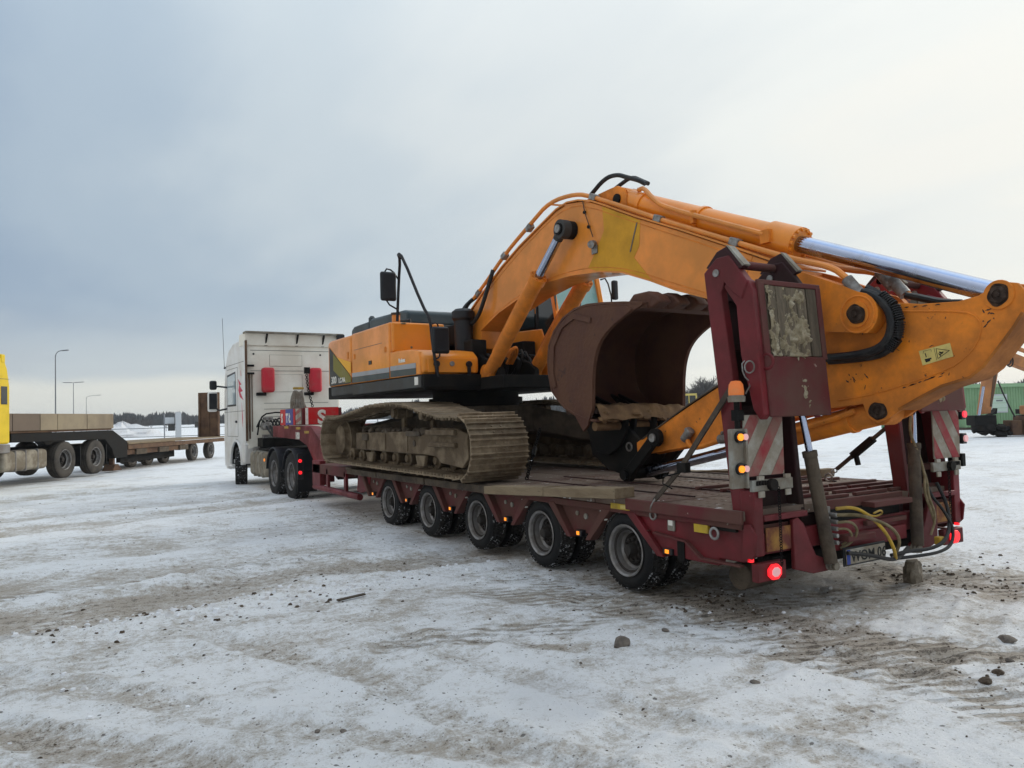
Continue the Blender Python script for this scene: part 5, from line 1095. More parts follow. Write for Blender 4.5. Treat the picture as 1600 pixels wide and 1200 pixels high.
for i in range(len(pth)-1):
    for q in range(7):
        p = pth[i].lerp(pth[i+1], q/7); dd = (pth[i+1]-pth[i]).normalized(); b.cyl(p, p+dd*.009, .043, n=10)
b.build('spring_guard', 'hose', stick)
for x in (1.32, 1.42):
    b = MB(); b.tube([(x, -1.96, 2.47), (x+.02, -2.1, 2.42), (x+.05, -2.2, 2.38), (x+.08, -2.35, 2.36)], .026, 8, 2); b.build('hose', 'hose', stick)
# pipes and fittings on the lower stick
b = MB(); b.tube([(1.09, -.55, 1.40), (1.09, -.1, 1.29), (1.08, .10, 1.235), (1.08, .22, 1.24), (1.09, .27, 1.33)], .026, 8, 1); b.build('hydraulic_pipe', 'orange_worn', stick)
for y, z, dz in ((-.22, 1.325, -.02), (.26, 1.36, .10)):
    b = MB(); b.cyl((1.09, y-.05, z+.012+dz*.4), (1.09, y+.05, z-.012-dz*.4), .046, n=14); b.box((1.08, y-.022, z-.01), (1.135, y+.022, z+.075)); b.cyl((1.06, y, z+.055), (1.075, y, z+.055), .016, n=8); b.build('pipe_clamp', 'zinc', stick, bevel=.006)
b = MB(); b.strip([(1.0, 1.31), (.27, 1.672), (-.12, 1.842), (-.6, 2.05)], 1.12, 1.405, .012); b.build('wear_strip', 'dark_mud', stick)
# bucket cylinder under the stick
A = Vector((1.262, -1.78, 1.555)); T = Vector((1.30, 1.12, .93)); d = T-A; u_ = d.normalized()
b = MB(); b.cyl(A+u_*.05, A+u_*1.55, .10, n=28); b.cyl(A+u_*.28, A+u_*.32, .112, n=28); b.cyl(A+u_*1.42, A+u_*1.58, .115, n=28); b.cyl((1.18, A.y, A.z), (1.35, A.y, A.z), .11, n=20); bc_ = b.build('bucket_cylinder', 'orange_worn', ex)
b = MB(); b.cyl(A+u_*1.58, T, .055, n=20); b.build('cylinder_rod', 'chrome', bc_)
b = MB(); b.tube([A+u_*.2+Vector((-.12, 0, .05)), A+u_*.4+Vector((-.13, 0, .03)), A+u_*1.4+Vector((-.13, 0, .0))], .022, 8); b.build('cylinder_pipe', 'orange_worn', bc_)
# links
for x in (1.04, 1.50):
    b = MB(); P0_, P1_ = Vector((x, .68, 1.33)), Vector((x, 1.14, .92)); b.cyl((x-.035, P0_.y, P0_.z), (x+.035, P0_.y, P0_.z), .095, n=24); b.cyl((x-.035, P1_.y, P1_.z), (x+.035, P1_.y, P1_.z), .085, n=24); b.bar(P0_, P1_, .06, .12); b.build('side_link', 'black_steel', ex, bevel=.008)
    b = MB(); b.cyl((x-.055, .68, 1.33), (x-.035, .68, 1.33), .045, n=16); b.build('link_pin', 'zinc', ex)
b = MB(); b.cyl((.96, 1.14, .92), (1.60, 1.14, .92), .055, n=18); b.build('link_pin', 'black_steel', ex)
b = MB(); b.prism([(1.07, 1.10), (1.14, .90), (1.24, .88), (1.60, .95), (1.90, 1.12), (1.95, 1.36), (1.75, 1.55), (1.30, 1.50), (1.10, 1.32)], 1.13, 1.19); b.prism([(1.07, 1.10), (1.14, .90), (1.24, .88), (1.60, .95), (1.90, 1.12), (1.95, 1.36), (1.75, 1.55), (1.30, 1.50), (1.10, 1.32)], 1.52, 1.58); b.box((1.19, 1.25, 1.0), (1.52, 1.8, 1.44)); b.build('quick_coupler', 'black_steel', ex, bevel=.012)
b = MB(); b.torus((1.125, 1.21, 1.22), .045, .010, 'x', 18); b.tube([(1.12, 1.46, 1.35), (1.10, 1.38, 1.30), (1.10, 1.33, 1.26)], .012, 6); b.build('coupler_pin', 'zinc', ex)

# --- bucket
def S(p, q, t): return tuple(a*(1-t)+c*t for a, c in zip(p, q))
outer = [(.40, 2.69), (.70, 2.735), (1.04, 2.775), (1.31, 2.795), (1.55, 2.78), (1.78, 2.70), (1.96, 2.57), (2.065, 2.42), (2.095, 2.26), (2.09, 2.10), (2.04, 1.90), (1.93, 1.80), (1.80, 1.70), (1.62, 1.62), (1.40, 1.555), (1.22, 1.535)]
inn = [(1.26, 1.66), (1.25, 1.80), (1.24, 2.0), (1.20, 2.20), (1.10, 2.385), (.88, 2.53), (.61, 2.63)]
b = MB(); b.strip(outer, .672, 2.048, .028)
bk = b.build('bucket', 'bucket_steel', ex, bevel=.004)
def chaikin(P, k=2):
    for _ in range(k):
        Q = [P[0]]
        for a, c in zip(P[:-1], P[1:]): Q += [(a[0]*.75+c[0]*.25, a[1]*.75+c[1]*.25), (a[0]*.25+c[0]*.75, a[1]*.25+c[1]*.75)]
        P = Q + [P[-1]]
    return P
plate = chaikin(outer[:-2], 1) + [(1.62, 1.60), (1.455, 1.405), (1.37, 1.47)] + chaikin(inn, 2)
for x0, x1 in ((.675, .705), (2.015, 2.045)):
    b = MB(); b.prism(plate, x0, x1); b.build('bucket_side', 'bucket_steel', bk, bevel=.004)
    b = MB(); e0 = x0-.016 if x0 < 1 else x1; b.prism([(.55, 2.66)] + [(.64, 2.70), (1.0, 2.73), (1.12, 2.60)] + [(1.38, 2.38), (1.43, 2.1), (1.42, 1.80), (1.40, 1.60), (1.34, 1.50)] + chaikin(inn, 2), e0, e0+.016); b.build('side_cutter', 'bucket_steel', bk, bevel=.003)
    b = MB(); b.strip([(1.25, 2.60), (1.55, 2.68), (1.78, 2.60), (1.95, 2.40), (1.98, 2.10), (1.93, 1.93)], e0-.004, e0+.022, .06); b.build('wear_plate', 'bucket_steel', bk, bevel=.003)
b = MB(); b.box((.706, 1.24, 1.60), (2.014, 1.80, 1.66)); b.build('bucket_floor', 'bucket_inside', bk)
b = MB(); rnd = random.Random(12); nx_, ny_ = 64, 34; vs = []
for j in range(ny_):
    for i in range(nx_):
        x = .708+1.304*i/(nx_-1); y = 1.14+.80*j/(ny_-1)
        q = float(fbm(np.array([x*9.]), np.array([y*9.]), 4)[0]); q2 = float(fbm(np.array([x*3.+4]), np.array([y*3.]), 2)[0])
        edge = max(0, (1.24-y)/.10); zz_ = 1.625+.075*q+.05*q2+.22*max(0, y-1.72) - edge*(.10+.10*q)
        vs.append((x+(q-.5)*.02, y+(q2-.5)*.06, zz_))
b.add(vs, [(j*nx_+i, j*nx_+i+1, (j+1)*nx_+i+1, (j+1)*nx_+i) for j in range(ny_-1) for i in range(nx_-1)])
for i in range(34): b.rock((rnd.uniform(.74, 1.98), 1.20+rnd.uniform(-.04, .06), 1.56+rnd.uniform(-.05, .05)), rnd.uniform(.02, .06), 140+i, .6)
o = b.build('bucket_mud', 'bucket_mud', bk); o['kind'] = 'stuff'
b = MB()
for y, z, r_ in ((1.30, 1.46, .05),): b.cyl((.72, y, z), (2.0, y, z), r_, n=18)
b.build('hinge_tube', 'bucket_mud', bk)
for x in (1.08, 1.20, 1.50, 1.62):
    b = MB(); b.prism([(1.16, 1.56), (1.95, 1.84), (1.92, 1.45), (1.72, 1.16), (1.50, 1.12), (1.30, 1.22), (1.18, 1.40)], x-.02, x+.02); b.build('bucket_ear', 'black_steel', bk, bevel=.006)
for i in range(5):
    x = .83+.265*i
    b = MB(); b.prism([(.70, 2.765), (.62, 2.83), (.40, 2.83), (.28, 2.77), (.22, 2.70), (.34, 2.655), (.56, 2.665), (.70, 2.70)], x-.085, x+.085); b.build('bucket_tooth', 'bucket_steel', bk, bevel=.022, seg=3)
b = MB(); b.box((.71, .40, 2.66), (2.01, .62, 2.705)); b.build('cutting_edge', 'bucket_steel', bk, bevel=.006)

# --- lashing gear (things of their own)
st1 = root('ratchet_strap', (-.02, -.42, .8), 'dark lashing strap stretched from near deck ring up to the left ramp beside orange beacon', 'strap')
b = MB(); b.bar((.0, -1.36, 1.80), (-.02, -.80, 1.16), .045, .018, (1, 0, 0)); b.bar((-.02, -.78, 1.13), (-.02, -.44, .84), .04, .016, (1, 0, 0)); b.build('webbing', 'strap', st1, bevel=.002)
b = MB(); b.box((-.05, -.86, 1.10), (.01, -.76, 1.18)); b.tube([(-.06, -.80, 1.1), (-.07, -.62, 1.06), (-.06, -.60, 1.0), (-.03, -.68, .96)], .007, 6); b.build('ratchet', 'black_steel', st1, bevel=.006)
b = MB(); b.tube([(-.02, -.46, .86), (-.035, -.42, .80), (-.03, -.40, .76), (-.02, -.44, .74)], .010, 6, 1); b.build('hook', 'zinc', st1)
st2 = root('ratchet_strap', (2.2, -.55, .84), 'black ratchet binder and chain running from right deck ring up to the stick', 'strap')
P0_, P1_ = Vector((2.2, -.57, .93)), Vector((2.2, -1.22, 1.42))
b = MB(); b.bar(P0_.lerp(P1_, .12), P0_.lerp(P1_, .42), .035, .03); b.bar(P0_.lerp(P1_, .72), P1_, .045, .025); b.build('webbing', 'strap', st2)
b = MB(); b.bar(P0_.lerp(P1_, .40), P0_.lerp(P1_, .74), .07, .06); b.bar(P0_.lerp(P1_, .45)+Vector((0, 0, -.02)), P0_.lerp(P1_, .36)+Vector((0, -.08, -.07)), .05, .03); b.tube([P0_.lerp(P1_, .42)+Vector((-.04, 0, -.04)), P0_.lerp(P1_, .6)+Vector((-.05, 0, -.06)), P0_.lerp(P1_, .72)+Vector((-.04, 0, -.03))], .007, 6); b.build('ratchet', 'black_steel', st2, bevel=.008)
b = MB(); b.torus(P0_+Vector((0, .02, -.03)), .038, .010, 'x'); b.torus(P0_.lerp(P1_, .05), .022, .007, 'y'); b.torus(P0_.lerp(P1_, .09), .02, .006, 'x'); b.build('hook', 'zinc', st2)
st3 = root('lashing_chain', (.45, 2.2, .84), 'dark lashing chain running from deck beside the near track up to the machine frame', 'chain')
b = MB(); A_, B_ = Vector((.42, 2.25, .86)), Vector((.86, 2.6, 1.42))
for i in range(24):
    p = A_.lerp(B_, i/23); b.torus(p, .020, .007, 'x' if i % 2 else 'y', 10, 5)
b.build('chain_links', 'black_steel', st3)
b = MB(); b.bar(A_.lerp(B_, .45), A_.lerp(B_, .62), .05, .05); b.build('tensioner', 'black_steel', st3, bevel=.01)

# ================================================================== white tractor unit
TZ = -.07
tk = root('white_tractor_unit', (1.3, 13.0, TZ), 'white tractor unit with tall sleeper cab hitched to the maroon low loader', 'truck')
def big_wheel(parent, x, y, z, side, front=False, dual=False):
    w = wheel_rim(.285, .30, 'rim_steel', parent, (x, y, z) , dish=.06 if front else .16)
    return w
WR = .515
fwp = wheel_rim(.29, .28, 'rim_steel', tk, (.24, 11.02, WR+TZ), dish=.15); t_ = make_tyre(WR, .30, .285, 'tyre', fwp, (0, 0, 0), 'rubber', 54, 5); set_two_mats(t_, 'tread_rubber', lambda p: math.hypot(p.center.y, p.center.z) > WR-.022)
for i, (y, s, fr_) in enumerate(((12.38, 1, 0), (16.0, 1, 1), (11.02, -1, 0), (12.38, -1, 0), (16.0, -1, 1))):
    x = (.17 if fr_ else .24) if s == 1 else (2.43 if fr_ else 2.36)
    c = copy_tree(fwp, tk, (x-1.3, y-13.0, WR), (i*.7, 0, (0 if s == 1 else math.pi) + (R(-12) if fr_ else 0)))
def tb(name, m, fn, parent=tk, **k):
    b = MB(); fn(b); return b.build(name, m, parent, **k)
tb('chassis', 'black_steel', lambda b: (b.box((.85, 10.3, .62), (.97, 17.4, .90)), b.box((1.63, 10.3, .62), (1.75, 17.4, .90)), b.box((.35, 10.9, .42), (2.3, 11.1, .62)), b.box((.35, 12.3, .42), (2.3, 12.5, .62)), b.cyl((1.3, 11.7, .95), (1.3, 11.7, 1.14), .5, n=24)), bevel=.01)
tb('engine_block', 'black_steel', lambda b: (b.box((.45, 14.9, .45), (2.15, 17.2, 1.05)), b.box((.75, 13.0, .80), (1.85, 14.85, 1.0))), bevel=.04)
# mudguards: arches of plate
def arch(b, yc, zc, r, x0, x1, a0, a1, th=.03, n=12):
    P_ = [(yc+r*math.cos(R(a0+(a1-a0)*i/n)), zc+r*math.sin(R(a0+(a1-a0)*i/n))) for i in range(n+1)]
    b.strip(P_, x0, x1, th)
for x0, x1 in ((.06, .44), (2.16, 2.54)):
    tb('mudguard', 'black_plastic', lambda b: arch(b, 12.38, WR+TZ, .60, x0, x1, 8, 165), bevel=.012)
    tb('mudguard', 'black_plastic', lambda b: (arch(b, 11.02, WR+TZ, .60, x0, x1, 12, 172), b.box((x0, 10.40, .30), (x1, 10.44, .56))), bevel=.012)
    tb('mud_flap', 'rubber', lambda b: b.box((x0-.01, 10.36, .16), (x1+.01, 10.385, .60)))
lb = tb('lamp_panel', 'black_plastic', lambda b: b.box((.04, 10.33, .42), (.16, 10.37, .95)), bevel=.01)
for z in (.56, .80):
    tb('tail_lamp', 'lamp_red', lambda b: b.cyl((.09, 10.33, z), (.09, 10.30, z), .035, n=14), lb)
# tank with straps
tb('fuel_tank', 'tank_dirty', lambda b: b.box((.10, 13.12, .30), (.72, 14.75, .90)), bevel=.10, seg=5)
for y in (13.45, 13.85, 14.25): tb('tank_strap', 'grey_metal', lambda b: b.box((.085, y, .285), (.735, y+.05, .915)), bevel=.10, seg=5)
tb('side_marker', 'lamp_amber_dim', lambda b: b.cyl((.10, 13.22, .72), (.08, 13.22, .72), .035, n=10))
tb('step_box', 'truck_grey', lambda b: (b.box((.26, 14.78, .25), (.6, 15.05, .95)),), bevel=.03)
# cab shell
YB, XA, XB = 14.82, .05, 2.53
side = [(YB, 1.05), (YB, 3.62), (15.6, 3.80), (16.35, 3.78), (16.9, 3.62), (17.25, 3.28), (17.42, 2.90), (17.52, 2.1), (17.55, 1.1), (17.50, .40), (16.62, .40), (16.58, .80), (16.36, 1.08), (16.0, 1.18), (15.64, 1.08), (15.42, .80), (15.36, .55), (15.15, .55), (15.10, 1.05)]
cb_ = tb('cab', 'white_paint', lambda b: b.prism(side, XA, XB), bevel=.06, seg=4)
cb_.data.materials.append(M['cab_back'])
for p in cb_.data.polygons:
    if p.normal.y < -.9 and p.center.z > .9: p.material_index = 1
BZ = TZ
# rear wall details
tb('rear_spoiler', 'cab_back', lambda b: (b.add([(XA-.03, YB-.05, 3.60), (XA-.03, YB+.6, 3.62), (XA-.02, YB+.6, 3.92), (XA-.02, YB-.10, 3.93), (XB+.03, YB-.05, 3.60), (XB+.03, YB+.6, 3.62), (XB+.02, YB+.6, 3.92), (XB+.02, YB-.10, 3.93)], [(0, 1, 2, 3), (7, 6, 5, 4), (0, 4, 5, 1), (1, 5, 6, 2), (2, 6, 7, 3), (3, 7, 4, 0)])), bevel=.01)
tb('spoiler_edge', 'grey_metal', lambda b: b.box((XA-.04, YB-.22, 3.90), (XB+.06, YB+.1, 3.95)), bevel=.01)
for x in (.55, 1.35, 2.05): tb('spoiler_bracket', 'black_steel', lambda b: (b.bar((x, YB-.02, 3.62), (x+.02, YB-.14, 3.90), .04, .04), b.box((x-.03, YB-.05, 3.60), (x+.05, YB-.0, 3.86))))
tb('spoiler_lamp', 'black_plastic', lambda b: b.box((XB-.12, YB-.26, 3.78), (XB+.08, YB-.12, 3.93)), bevel=.02)
tb('side_fairing', 'rust_brown', lambda b: (b.box((XA-.03, YB-.10, 1.15), (XA+.02, YB-.06, 3.72)), b.box((XA+.06, YB-.05, 1.2), (XA+.10, YB-.01, 2.9)), b.box((XA+.14, YB-.03, 1.3), (XA+.16, YB-.01, 2.9))), bevel=.005)
tb('side_fairing_panel', 'white_paint', lambda b: b.box((XA-.04, YB-.06, 1.1), (XA-.0, YB+.02, 3.70)), bevel=.008)
for z in (2.85, 3.05): tb('fairing_hinge', 'black_steel', lambda b: b.box((XA-.0, YB-.08, z), (XA+.20, YB-.02, z+.05)), bevel=.005)
for z in (3.47, 2.94): tb('wall_seam', 'seam', lambda b: b.box((XA+.12, YB-.006, z), (XB-.1, YB-.002, z+.012)))
def frame_line(b, x0, x1, z0, z1, w=.008):
    y0, y1 = YB-.006, YB-.002
    b.box((x0, y0, z0), (x1, y1, z0+w)); b.box((x0, y0, z1-w), (x1, y1, z1)); b.box((x0, y0, z0+w), (x0+w, y1, z1-w)); b.box((x1-w, y0, z0+w), (x1, y1, z1-w))
tb('pressed_panel', 'cab_back', lambda b: b.prism([(.66, 2.40), (1.5, 2.40), (1.5, 2.76), (1.42, 2.85), (.74, 2.85), (.66, 2.78)], YB-.012, YB+.01, 'y'), bevel=.006)
tb('pressed_panel', 'cab_back', lambda b: b.box((.66, YB-.010, 3.07), (1.5, YB+.01, 3.36)), bevel=.006)
tb('wall_seam', 'seam', lambda b: (frame_line(b, .655, 1.505, 2.395, 2.855, .006), frame_line(b, .655, 1.505, 3.065, 3.365, .004)))
for z in (2.1, 1.95, 1.75): tb('wall_seam', 'seam', lambda b: b.box((.5, YB-.006, z), (2.2, YB-.002, z+.010)))
for x in (.25, 2.0): tb('rubber_plug', 'ink', lambda b: b.cyl((x, YB-.01, 3.38), (x, YB, 3.38), .025, n=10))
for x in (.42, 1.66):
    tb('red_bumper', 'red_plastic', lambda b: b.box((x, YB-.26, 2.38), (x+.31, YB-.01, 3.02)), bevel=.07, seg=4)
    tb('bumper_bracket', 'black_steel', lambda b: b.box((x-.12, YB-.12, 2.30), (x+.12, YB-.01, 2.38)), bevel=.01)
tb('cab_lower_fairing', 'cab_back', lambda b: b.add([(.10, YB-.04, .95), (.60, YB-.04, 1.08), (.70, YB-.04, 1.3), (.10, YB-.04, 1.4), (.10, YB+.02, .95), (.60, YB+.02, 1.08), (.70, YB+.02, 1.3), (.10, YB+.02, 1.4)], [(0, 1, 2, 3), (7, 6, 5, 4), (0, 4, 5, 1), (1, 5, 6, 2), (2, 6, 7, 3), (3, 7, 4, 0)]))
# side: door lines, window, print, wheel arch lip
dl = tb('door_line', 'seam', lambda b: (b.box((XA-.004, 15.75, 1.25), (XA, 15.76, 3.10)), b.box((XA-.004, 17.05, 1.25), (XA, 17.06, 3.0)), b.box((XA-.004, 15.76, 1.25), (XA, 17.05, 1.26)), b.box((XA-.004, 15.76, 3.09), (XA, 17.05, 3.10))))
tb('side_window', 'pale_glass', lambda b: b.prism([(16.0, 2.12), (17.0, 2.12), (17.02, 2.90), (16.05, 2.95)], XA-.008, XA+.01), bevel=.004)
tb('window_frame', 'black_plastic', lambda b: b.prism([(15.95, 2.07), (17.05, 2.07), (17.07, 2.95), (16.0, 3.0)], XA-.004, XA+.01), bevel=.003)
tb('side_print', 'red_print', lambda b: (b.prism([(15.6, 2.75), (15.2, 2.62), (15.45, 2.58), (15.1, 2.42), (15.4, 2.40), (15.05, 2.2), (15.5, 2.3), (15.62, 2.5), (15.5, 2.62)], XA-.0435, XA-.004) if 0 else b.prism([(15.70, 2.78), (15.30, 2.62), (15.52, 2.60), (15.16, 2.44), (15.45, 2.42), (15.10, 2.20), (15.50, 2.30), (15.66, 2.48), (15.56, 2.62)], XA-.004, XA-.001), b.prism([(15.3, 2.15), (15.18, 1.75), (15.22, 1.5), (15.26, 1.75)], XA-.004, XA-.001), b.prism([(15.4, 3.0), (15.30, 2.85), (15.34, 2.84)], XA-.004, XA-.001)))
tb('side_crease', 'seam', lambda b: (b.box((XA-.004, 15.0, 1.92), (XA, 17.4, 1.93)), b.box((XA-.004, 14.9, 3.20), (XA, 17.2, 3.21))))
tb('door_handle', 'black_plastic', lambda b: b.box((XA-.03, 15.85, 1.62), (XA, 16.0, 1.68)), bevel=.006)
tb('wheel_arch_lip', 'white_paint', lambda b: arch(b, 16.0, .50, .66, XA-.03, XA+.10, 0, 178, .04, 16), bevel=.01)
tb('wheel_well', 'black_steel', lambda b: arch(b, 16.0, .50, .63, XA+.02, XA+.60, 0, 178, .02, 16))
tb('bumper', 'white_paint', lambda b: b.box((XA+.05, 17.3, .32), (XB-.05, 17.6, .8)), bevel=.06, seg=3)
# mirrors
tb('mirror_arm', 'black_plastic', lambda b: (b.tube([(XA, 17.1, 2.62), (-.18, 17.25, 2.66), (-.25, 17.3, 2.6)], .025, 6), b.tube([(XA, 17.1, 2.02), (-.14, 17.2, 1.98), (-.22, 17.3, 2.05)], .025, 6)))
mr = tb('mirror', 'white_paint', lambda b: b.box((-.42, 17.25, 1.95), (-.17, 17.42, 2.50)), bevel=.05, seg=3)
tb('mirror_glass', 'black_plastic', lambda b: b.box((-.40, 17.235, 2.02), (-.19, 17.249, 2.46)), mr, bevel=.004)
tb('wide_mirror', 'black_plastic', lambda b: b.box((-.38, 17.2, 2.56), (-.19, 17.34, 2.82)), bevel=.05, seg=3)
tb('antenna', 'black_plastic', lambda b: (b.cyl((-.02, 17.1, 3.18), (.02, 17.1, 3.16), .03, n=8), b.tube([(-.01, 17.1, 3.18), (.0, 17.25, 3.8), (.0, 17.35, 4.6)], .006, 5)))
# suzi hoses and clutter behind the cab
rnd = random.Random(21)
def clutter(b):
    for i in range(7):
        x = .30+.09*i; b.tube([(x, YB-.05, 1.50), (x+.05, YB-.35, 1.75+.06*rnd.random()), (x+.18, YB-.7, 1.30), (x+.2, YB-1.2, 1.2), (x+.3, YB-2.2, 1.4)], .022, 6, 2)
tb('air_hose', 'hose', clutter)
tb('valve_gear', 'zinc', lambda b: (b.cyl((.45, YB-.55, 1.52), (.45, YB-.2, 1.52), .11, n=14), b.cyl((.7, YB-.5, 1.40), (.7, YB-.3, 1.40), .13, n=14), b.cyl((.92, YB-.55, 1.60), (.92, YB-.2, 1.60), .06, n=12), b.box((.35, YB-.5, 1.20), (1.0, YB-.35, 1.30)), b.box((.35, YB-.5, 1.66), (.6, YB-.42, 1.74))), bevel=.01)
tb('exhaust_box', 'black_steel', lambda b: (b.box((.3, YB-.62, 1.0), (1.5, YB-.1, 1.22)), b.tube([(.30, YB-.1, 1.3), (.27, YB-.5, 1.72), (.45, YB-.6, 1.86), (1.2, YB-.5, 1.84)], .022, 6, 1), b.box((.2, YB-1.6, .93), (.9, YB-.62, .98))), bevel=.02)

# ================================================================== yellow tractor with empty low loader (parked behind)
TH = R(32.7)
OY = Vector((-3.67, 22.55, .06))
yt = root('yellow_tractor_unit', OY, 'yellow tractor unit cut by the left edge, coupled to a beige-walled low loader', 'truck', rz=-TH, world=False)
yl = root('parked_low_loader', OY, 'long empty low loader with beige box wall and upright brown ramp behind the yellow tractor', 'trailer', rz=-TH, world=False)
# local axes: +Y towards the rear of the rig, near side at X = 0, body towards -X
def yb(name, m, fn, parent, **k):
    b = MB(); fn(b); return b.build(name, m, parent, **k)
w1 = wheel_rim(.31, .30, 'rim_steel', yt, (0, 0, 0), dish=.15); w1.location = (-.15, -.1, .565)
t1 = make_tyre(.565, .32, .31, 'tyre', w1, (0, 0, 0), 'old_rubber', 48, 4)
w1.rotation_euler = (0, 0, math.pi)
for x, y, rz in ((-.15, 1.62, math.pi), (-2.35, -.1, 0), (-2.35, 1.62, 0), (-2.35, -4.6, 0), (-.15, -4.6, math.pi)): copy_tree(w1, yt, (x, y, .565), (y, 0, rz))
yb('chassis', 'black_steel', lambda b: (b.box((-.95, -5.4, .7), (-.80, 2.2, 1.0)), b.box((-1.7, -5.4, .7), (-1.55, 2.2, 1.0)), b.box((-2.3, -.2, .5), (-.2, 0, .7)), b.box((-2.3, 1.5, .5), (-.2, 1.7, .7))), yt)
yb('cab', 'truck_yellow', lambda b: b.prism([(-2.70, 1.15), (-2.70, 2.75), (-2.80, 3.25), (-2.92, 3.48), (-3.2, 3.62), (-4.6, 3.7), (-5.3, 3.3), (-5.5, 2.2), (-5.5, .5), (-5.1, .5), (-4.6, 1.15)], -2.5, .02), yt, bevel=.07, seg=4)
yb('roof_edge', 'truck_yellow', lambda b: b.box((-2.5, -3.10, 3.40), (.03, -2.92, 3.64)), yt, bevel=.03)
yb('cab_skirt', 'truck_grey', lambda b: b.box((-2.5, -3.3, .90), (.03, -2.71, 1.14)), yt, bevel=.03)
yb('side_window', 'dark_glass', lambda b: b.box((.02, -3.10, 2.25), (.028, -2.84, 2.75)), yt, bevel=.02)
yb('cab_seam', 'seam', lambda b: b.box((.021, -4.2, 2.95), (.024, -2.76, 2.962)), yt)
yb('fuel_tank', 'tank_dirty', lambda b: b.box((-.62, -2.95, .36), (-.02, -.92, .95)), yt, bevel=.12, seg=4)
for y in (-2.45, -2.0, -1.45): yb('tank_strap', 'truck_grey', lambda b: b.box((-.635, y, .345), (-.005, y+.06, .965)), yt, bevel=.12, seg=4)
yb('mud_flap', 'rubber', lambda b: (b.box((-.35, -.86, .15), (-.0, -.82, .9)), b.box((-.35, 2.24, .15), (-.0, 2.28, .8))), yt) if 0 else None
for y in (.75, 2.30): yb('mud_flap', 'rubber', lambda b: b.box((-.35, y, .30), (-.02, y+.03, .95)), yt)
# its trailer
pan = [(-3.4, -2.6), (-2.57, -1.36), (-1.33, -.50), (-.48, 1.10), (1.13, 2.74)]
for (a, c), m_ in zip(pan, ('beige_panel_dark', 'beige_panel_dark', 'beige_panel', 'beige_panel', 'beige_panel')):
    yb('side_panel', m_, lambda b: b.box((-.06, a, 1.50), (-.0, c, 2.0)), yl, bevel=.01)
yb('box_floor', 'rust_brown', lambda b: (b.box((-2.45, -2.57, 1.44), (-.07, 2.74, 1.50)), b.box((-2.45, 2.68, 1.5), (-.07, 2.73, 1.98)), b.box((-2.5, -2.5, 1.5), (-2.44, 2.73, 1.98))), yl)
yb('gooseneck_beam', 'black_steel', lambda b: b.prism([(-2.6, 1.43), (2.76, 1.43), (3.74, 1.0), (3.74, .44), (2.86, .44), (2.7, .78), (2.25, 1.12), (-2.6, 1.18)], -.30, -.03), yl, bevel=.015)
yb('gooseneck_beam', 'black_steel', lambda b: b.prism([(-2.6, 1.43), (2.76, 1.43), (3.74, 1.0), (3.74, .44), (2.86, .44), (2.7, .78), (2.25, 1.12), (-2.6, 1.18)], -2.5, -2.2), yl, bevel=.015)
yb('gooseneck_web', 'black_steel', lambda b: b.box((-2.2, -1.5, 1.18), (-.3, 2.4, 1.40)), yl)
yb('landing_leg', 'rust_brown', lambda b: (b.box((-.35, 3.05, .12), (-.2, 3.2, .5)), b.prism([(2.85, .0), (3.5, .0), (3.25, .22), (3.05, .22)], -.5, -.1)), yl, bevel=.02)
yb('deck_floor', 'deck_wood', lambda b: b.box((-2.5, 3.74, .90), (.0, 12.7, .96)), yl)
yb('side_rail', 'rust_brown', lambda b: (b.box((-.12, 3.74, .72), (-.0, 12.7, .88)), b.box((-2.5, 3.74, .72), (-2.38, 12.7, .88)), b.box((-.5, 3.74, .52), (-.10, 8.2, .70))), yl)
for y in (4.4, 6.2, 8.0): yb('toolbox', 'dark_mud', lambda b: b.box((-.25, y, .50), (-.03, y+.8, .71)), yl, bevel=.01)
yb('ramp', 'rust_brown', lambda b: (b.box((-1.05, 12.2, .96), (-.05, 12.32, 3.05)), b.box((-1.0, 12.12, 1.0), (-.94, 12.2, 3.0)), b.box((-.12, 12.12, 1.0), (-.06, 12.2, 3.0)), b.box((-.56, 12.12, 1.0), (-.50, 12.2, 3.0))), yl, bevel=.02)
yb('under_shade_bar', 'black_steel', lambda b: b.box((-.7, 4.2, .22), (-.55, 8.6, .60)), yl)  # dark bar added to imitate the shadow over the forward wheels
for y in (5.0, 6.5): yb('axle_shadow_box', 'black_steel', lambda b: b.box((-2.2, y-.3, .2), (-.3, y+.6, .55)), yl) if 0 else None
w2 = wheel_rim(.25, .22, 'rim_steel', yl, (0, 0, 0)); t2 = make_tyre(.40, .24, .25, 'tyre', w2, (0, 0, 0), 'old_rubber', 40, 3); w2.location = (-.15, 9.4, .38); w2.rotation_euler = (0, 0, math.pi)
for x, y, rz in ((-.15, 11.2, math.pi), (-2.35, 9.4, 0), (-2.35, 11.2, 0), (-.75, 5.3, math.pi), (-.75, 6.6, math.pi), (-.75, 8.0, math.pi), (-2.35, 5.3, 0), (-2.35, 6.6, 0), (-2.35, 8.0, 0)): copy_tree(w2, yl, (x, y, .38), (y, 0, rz))

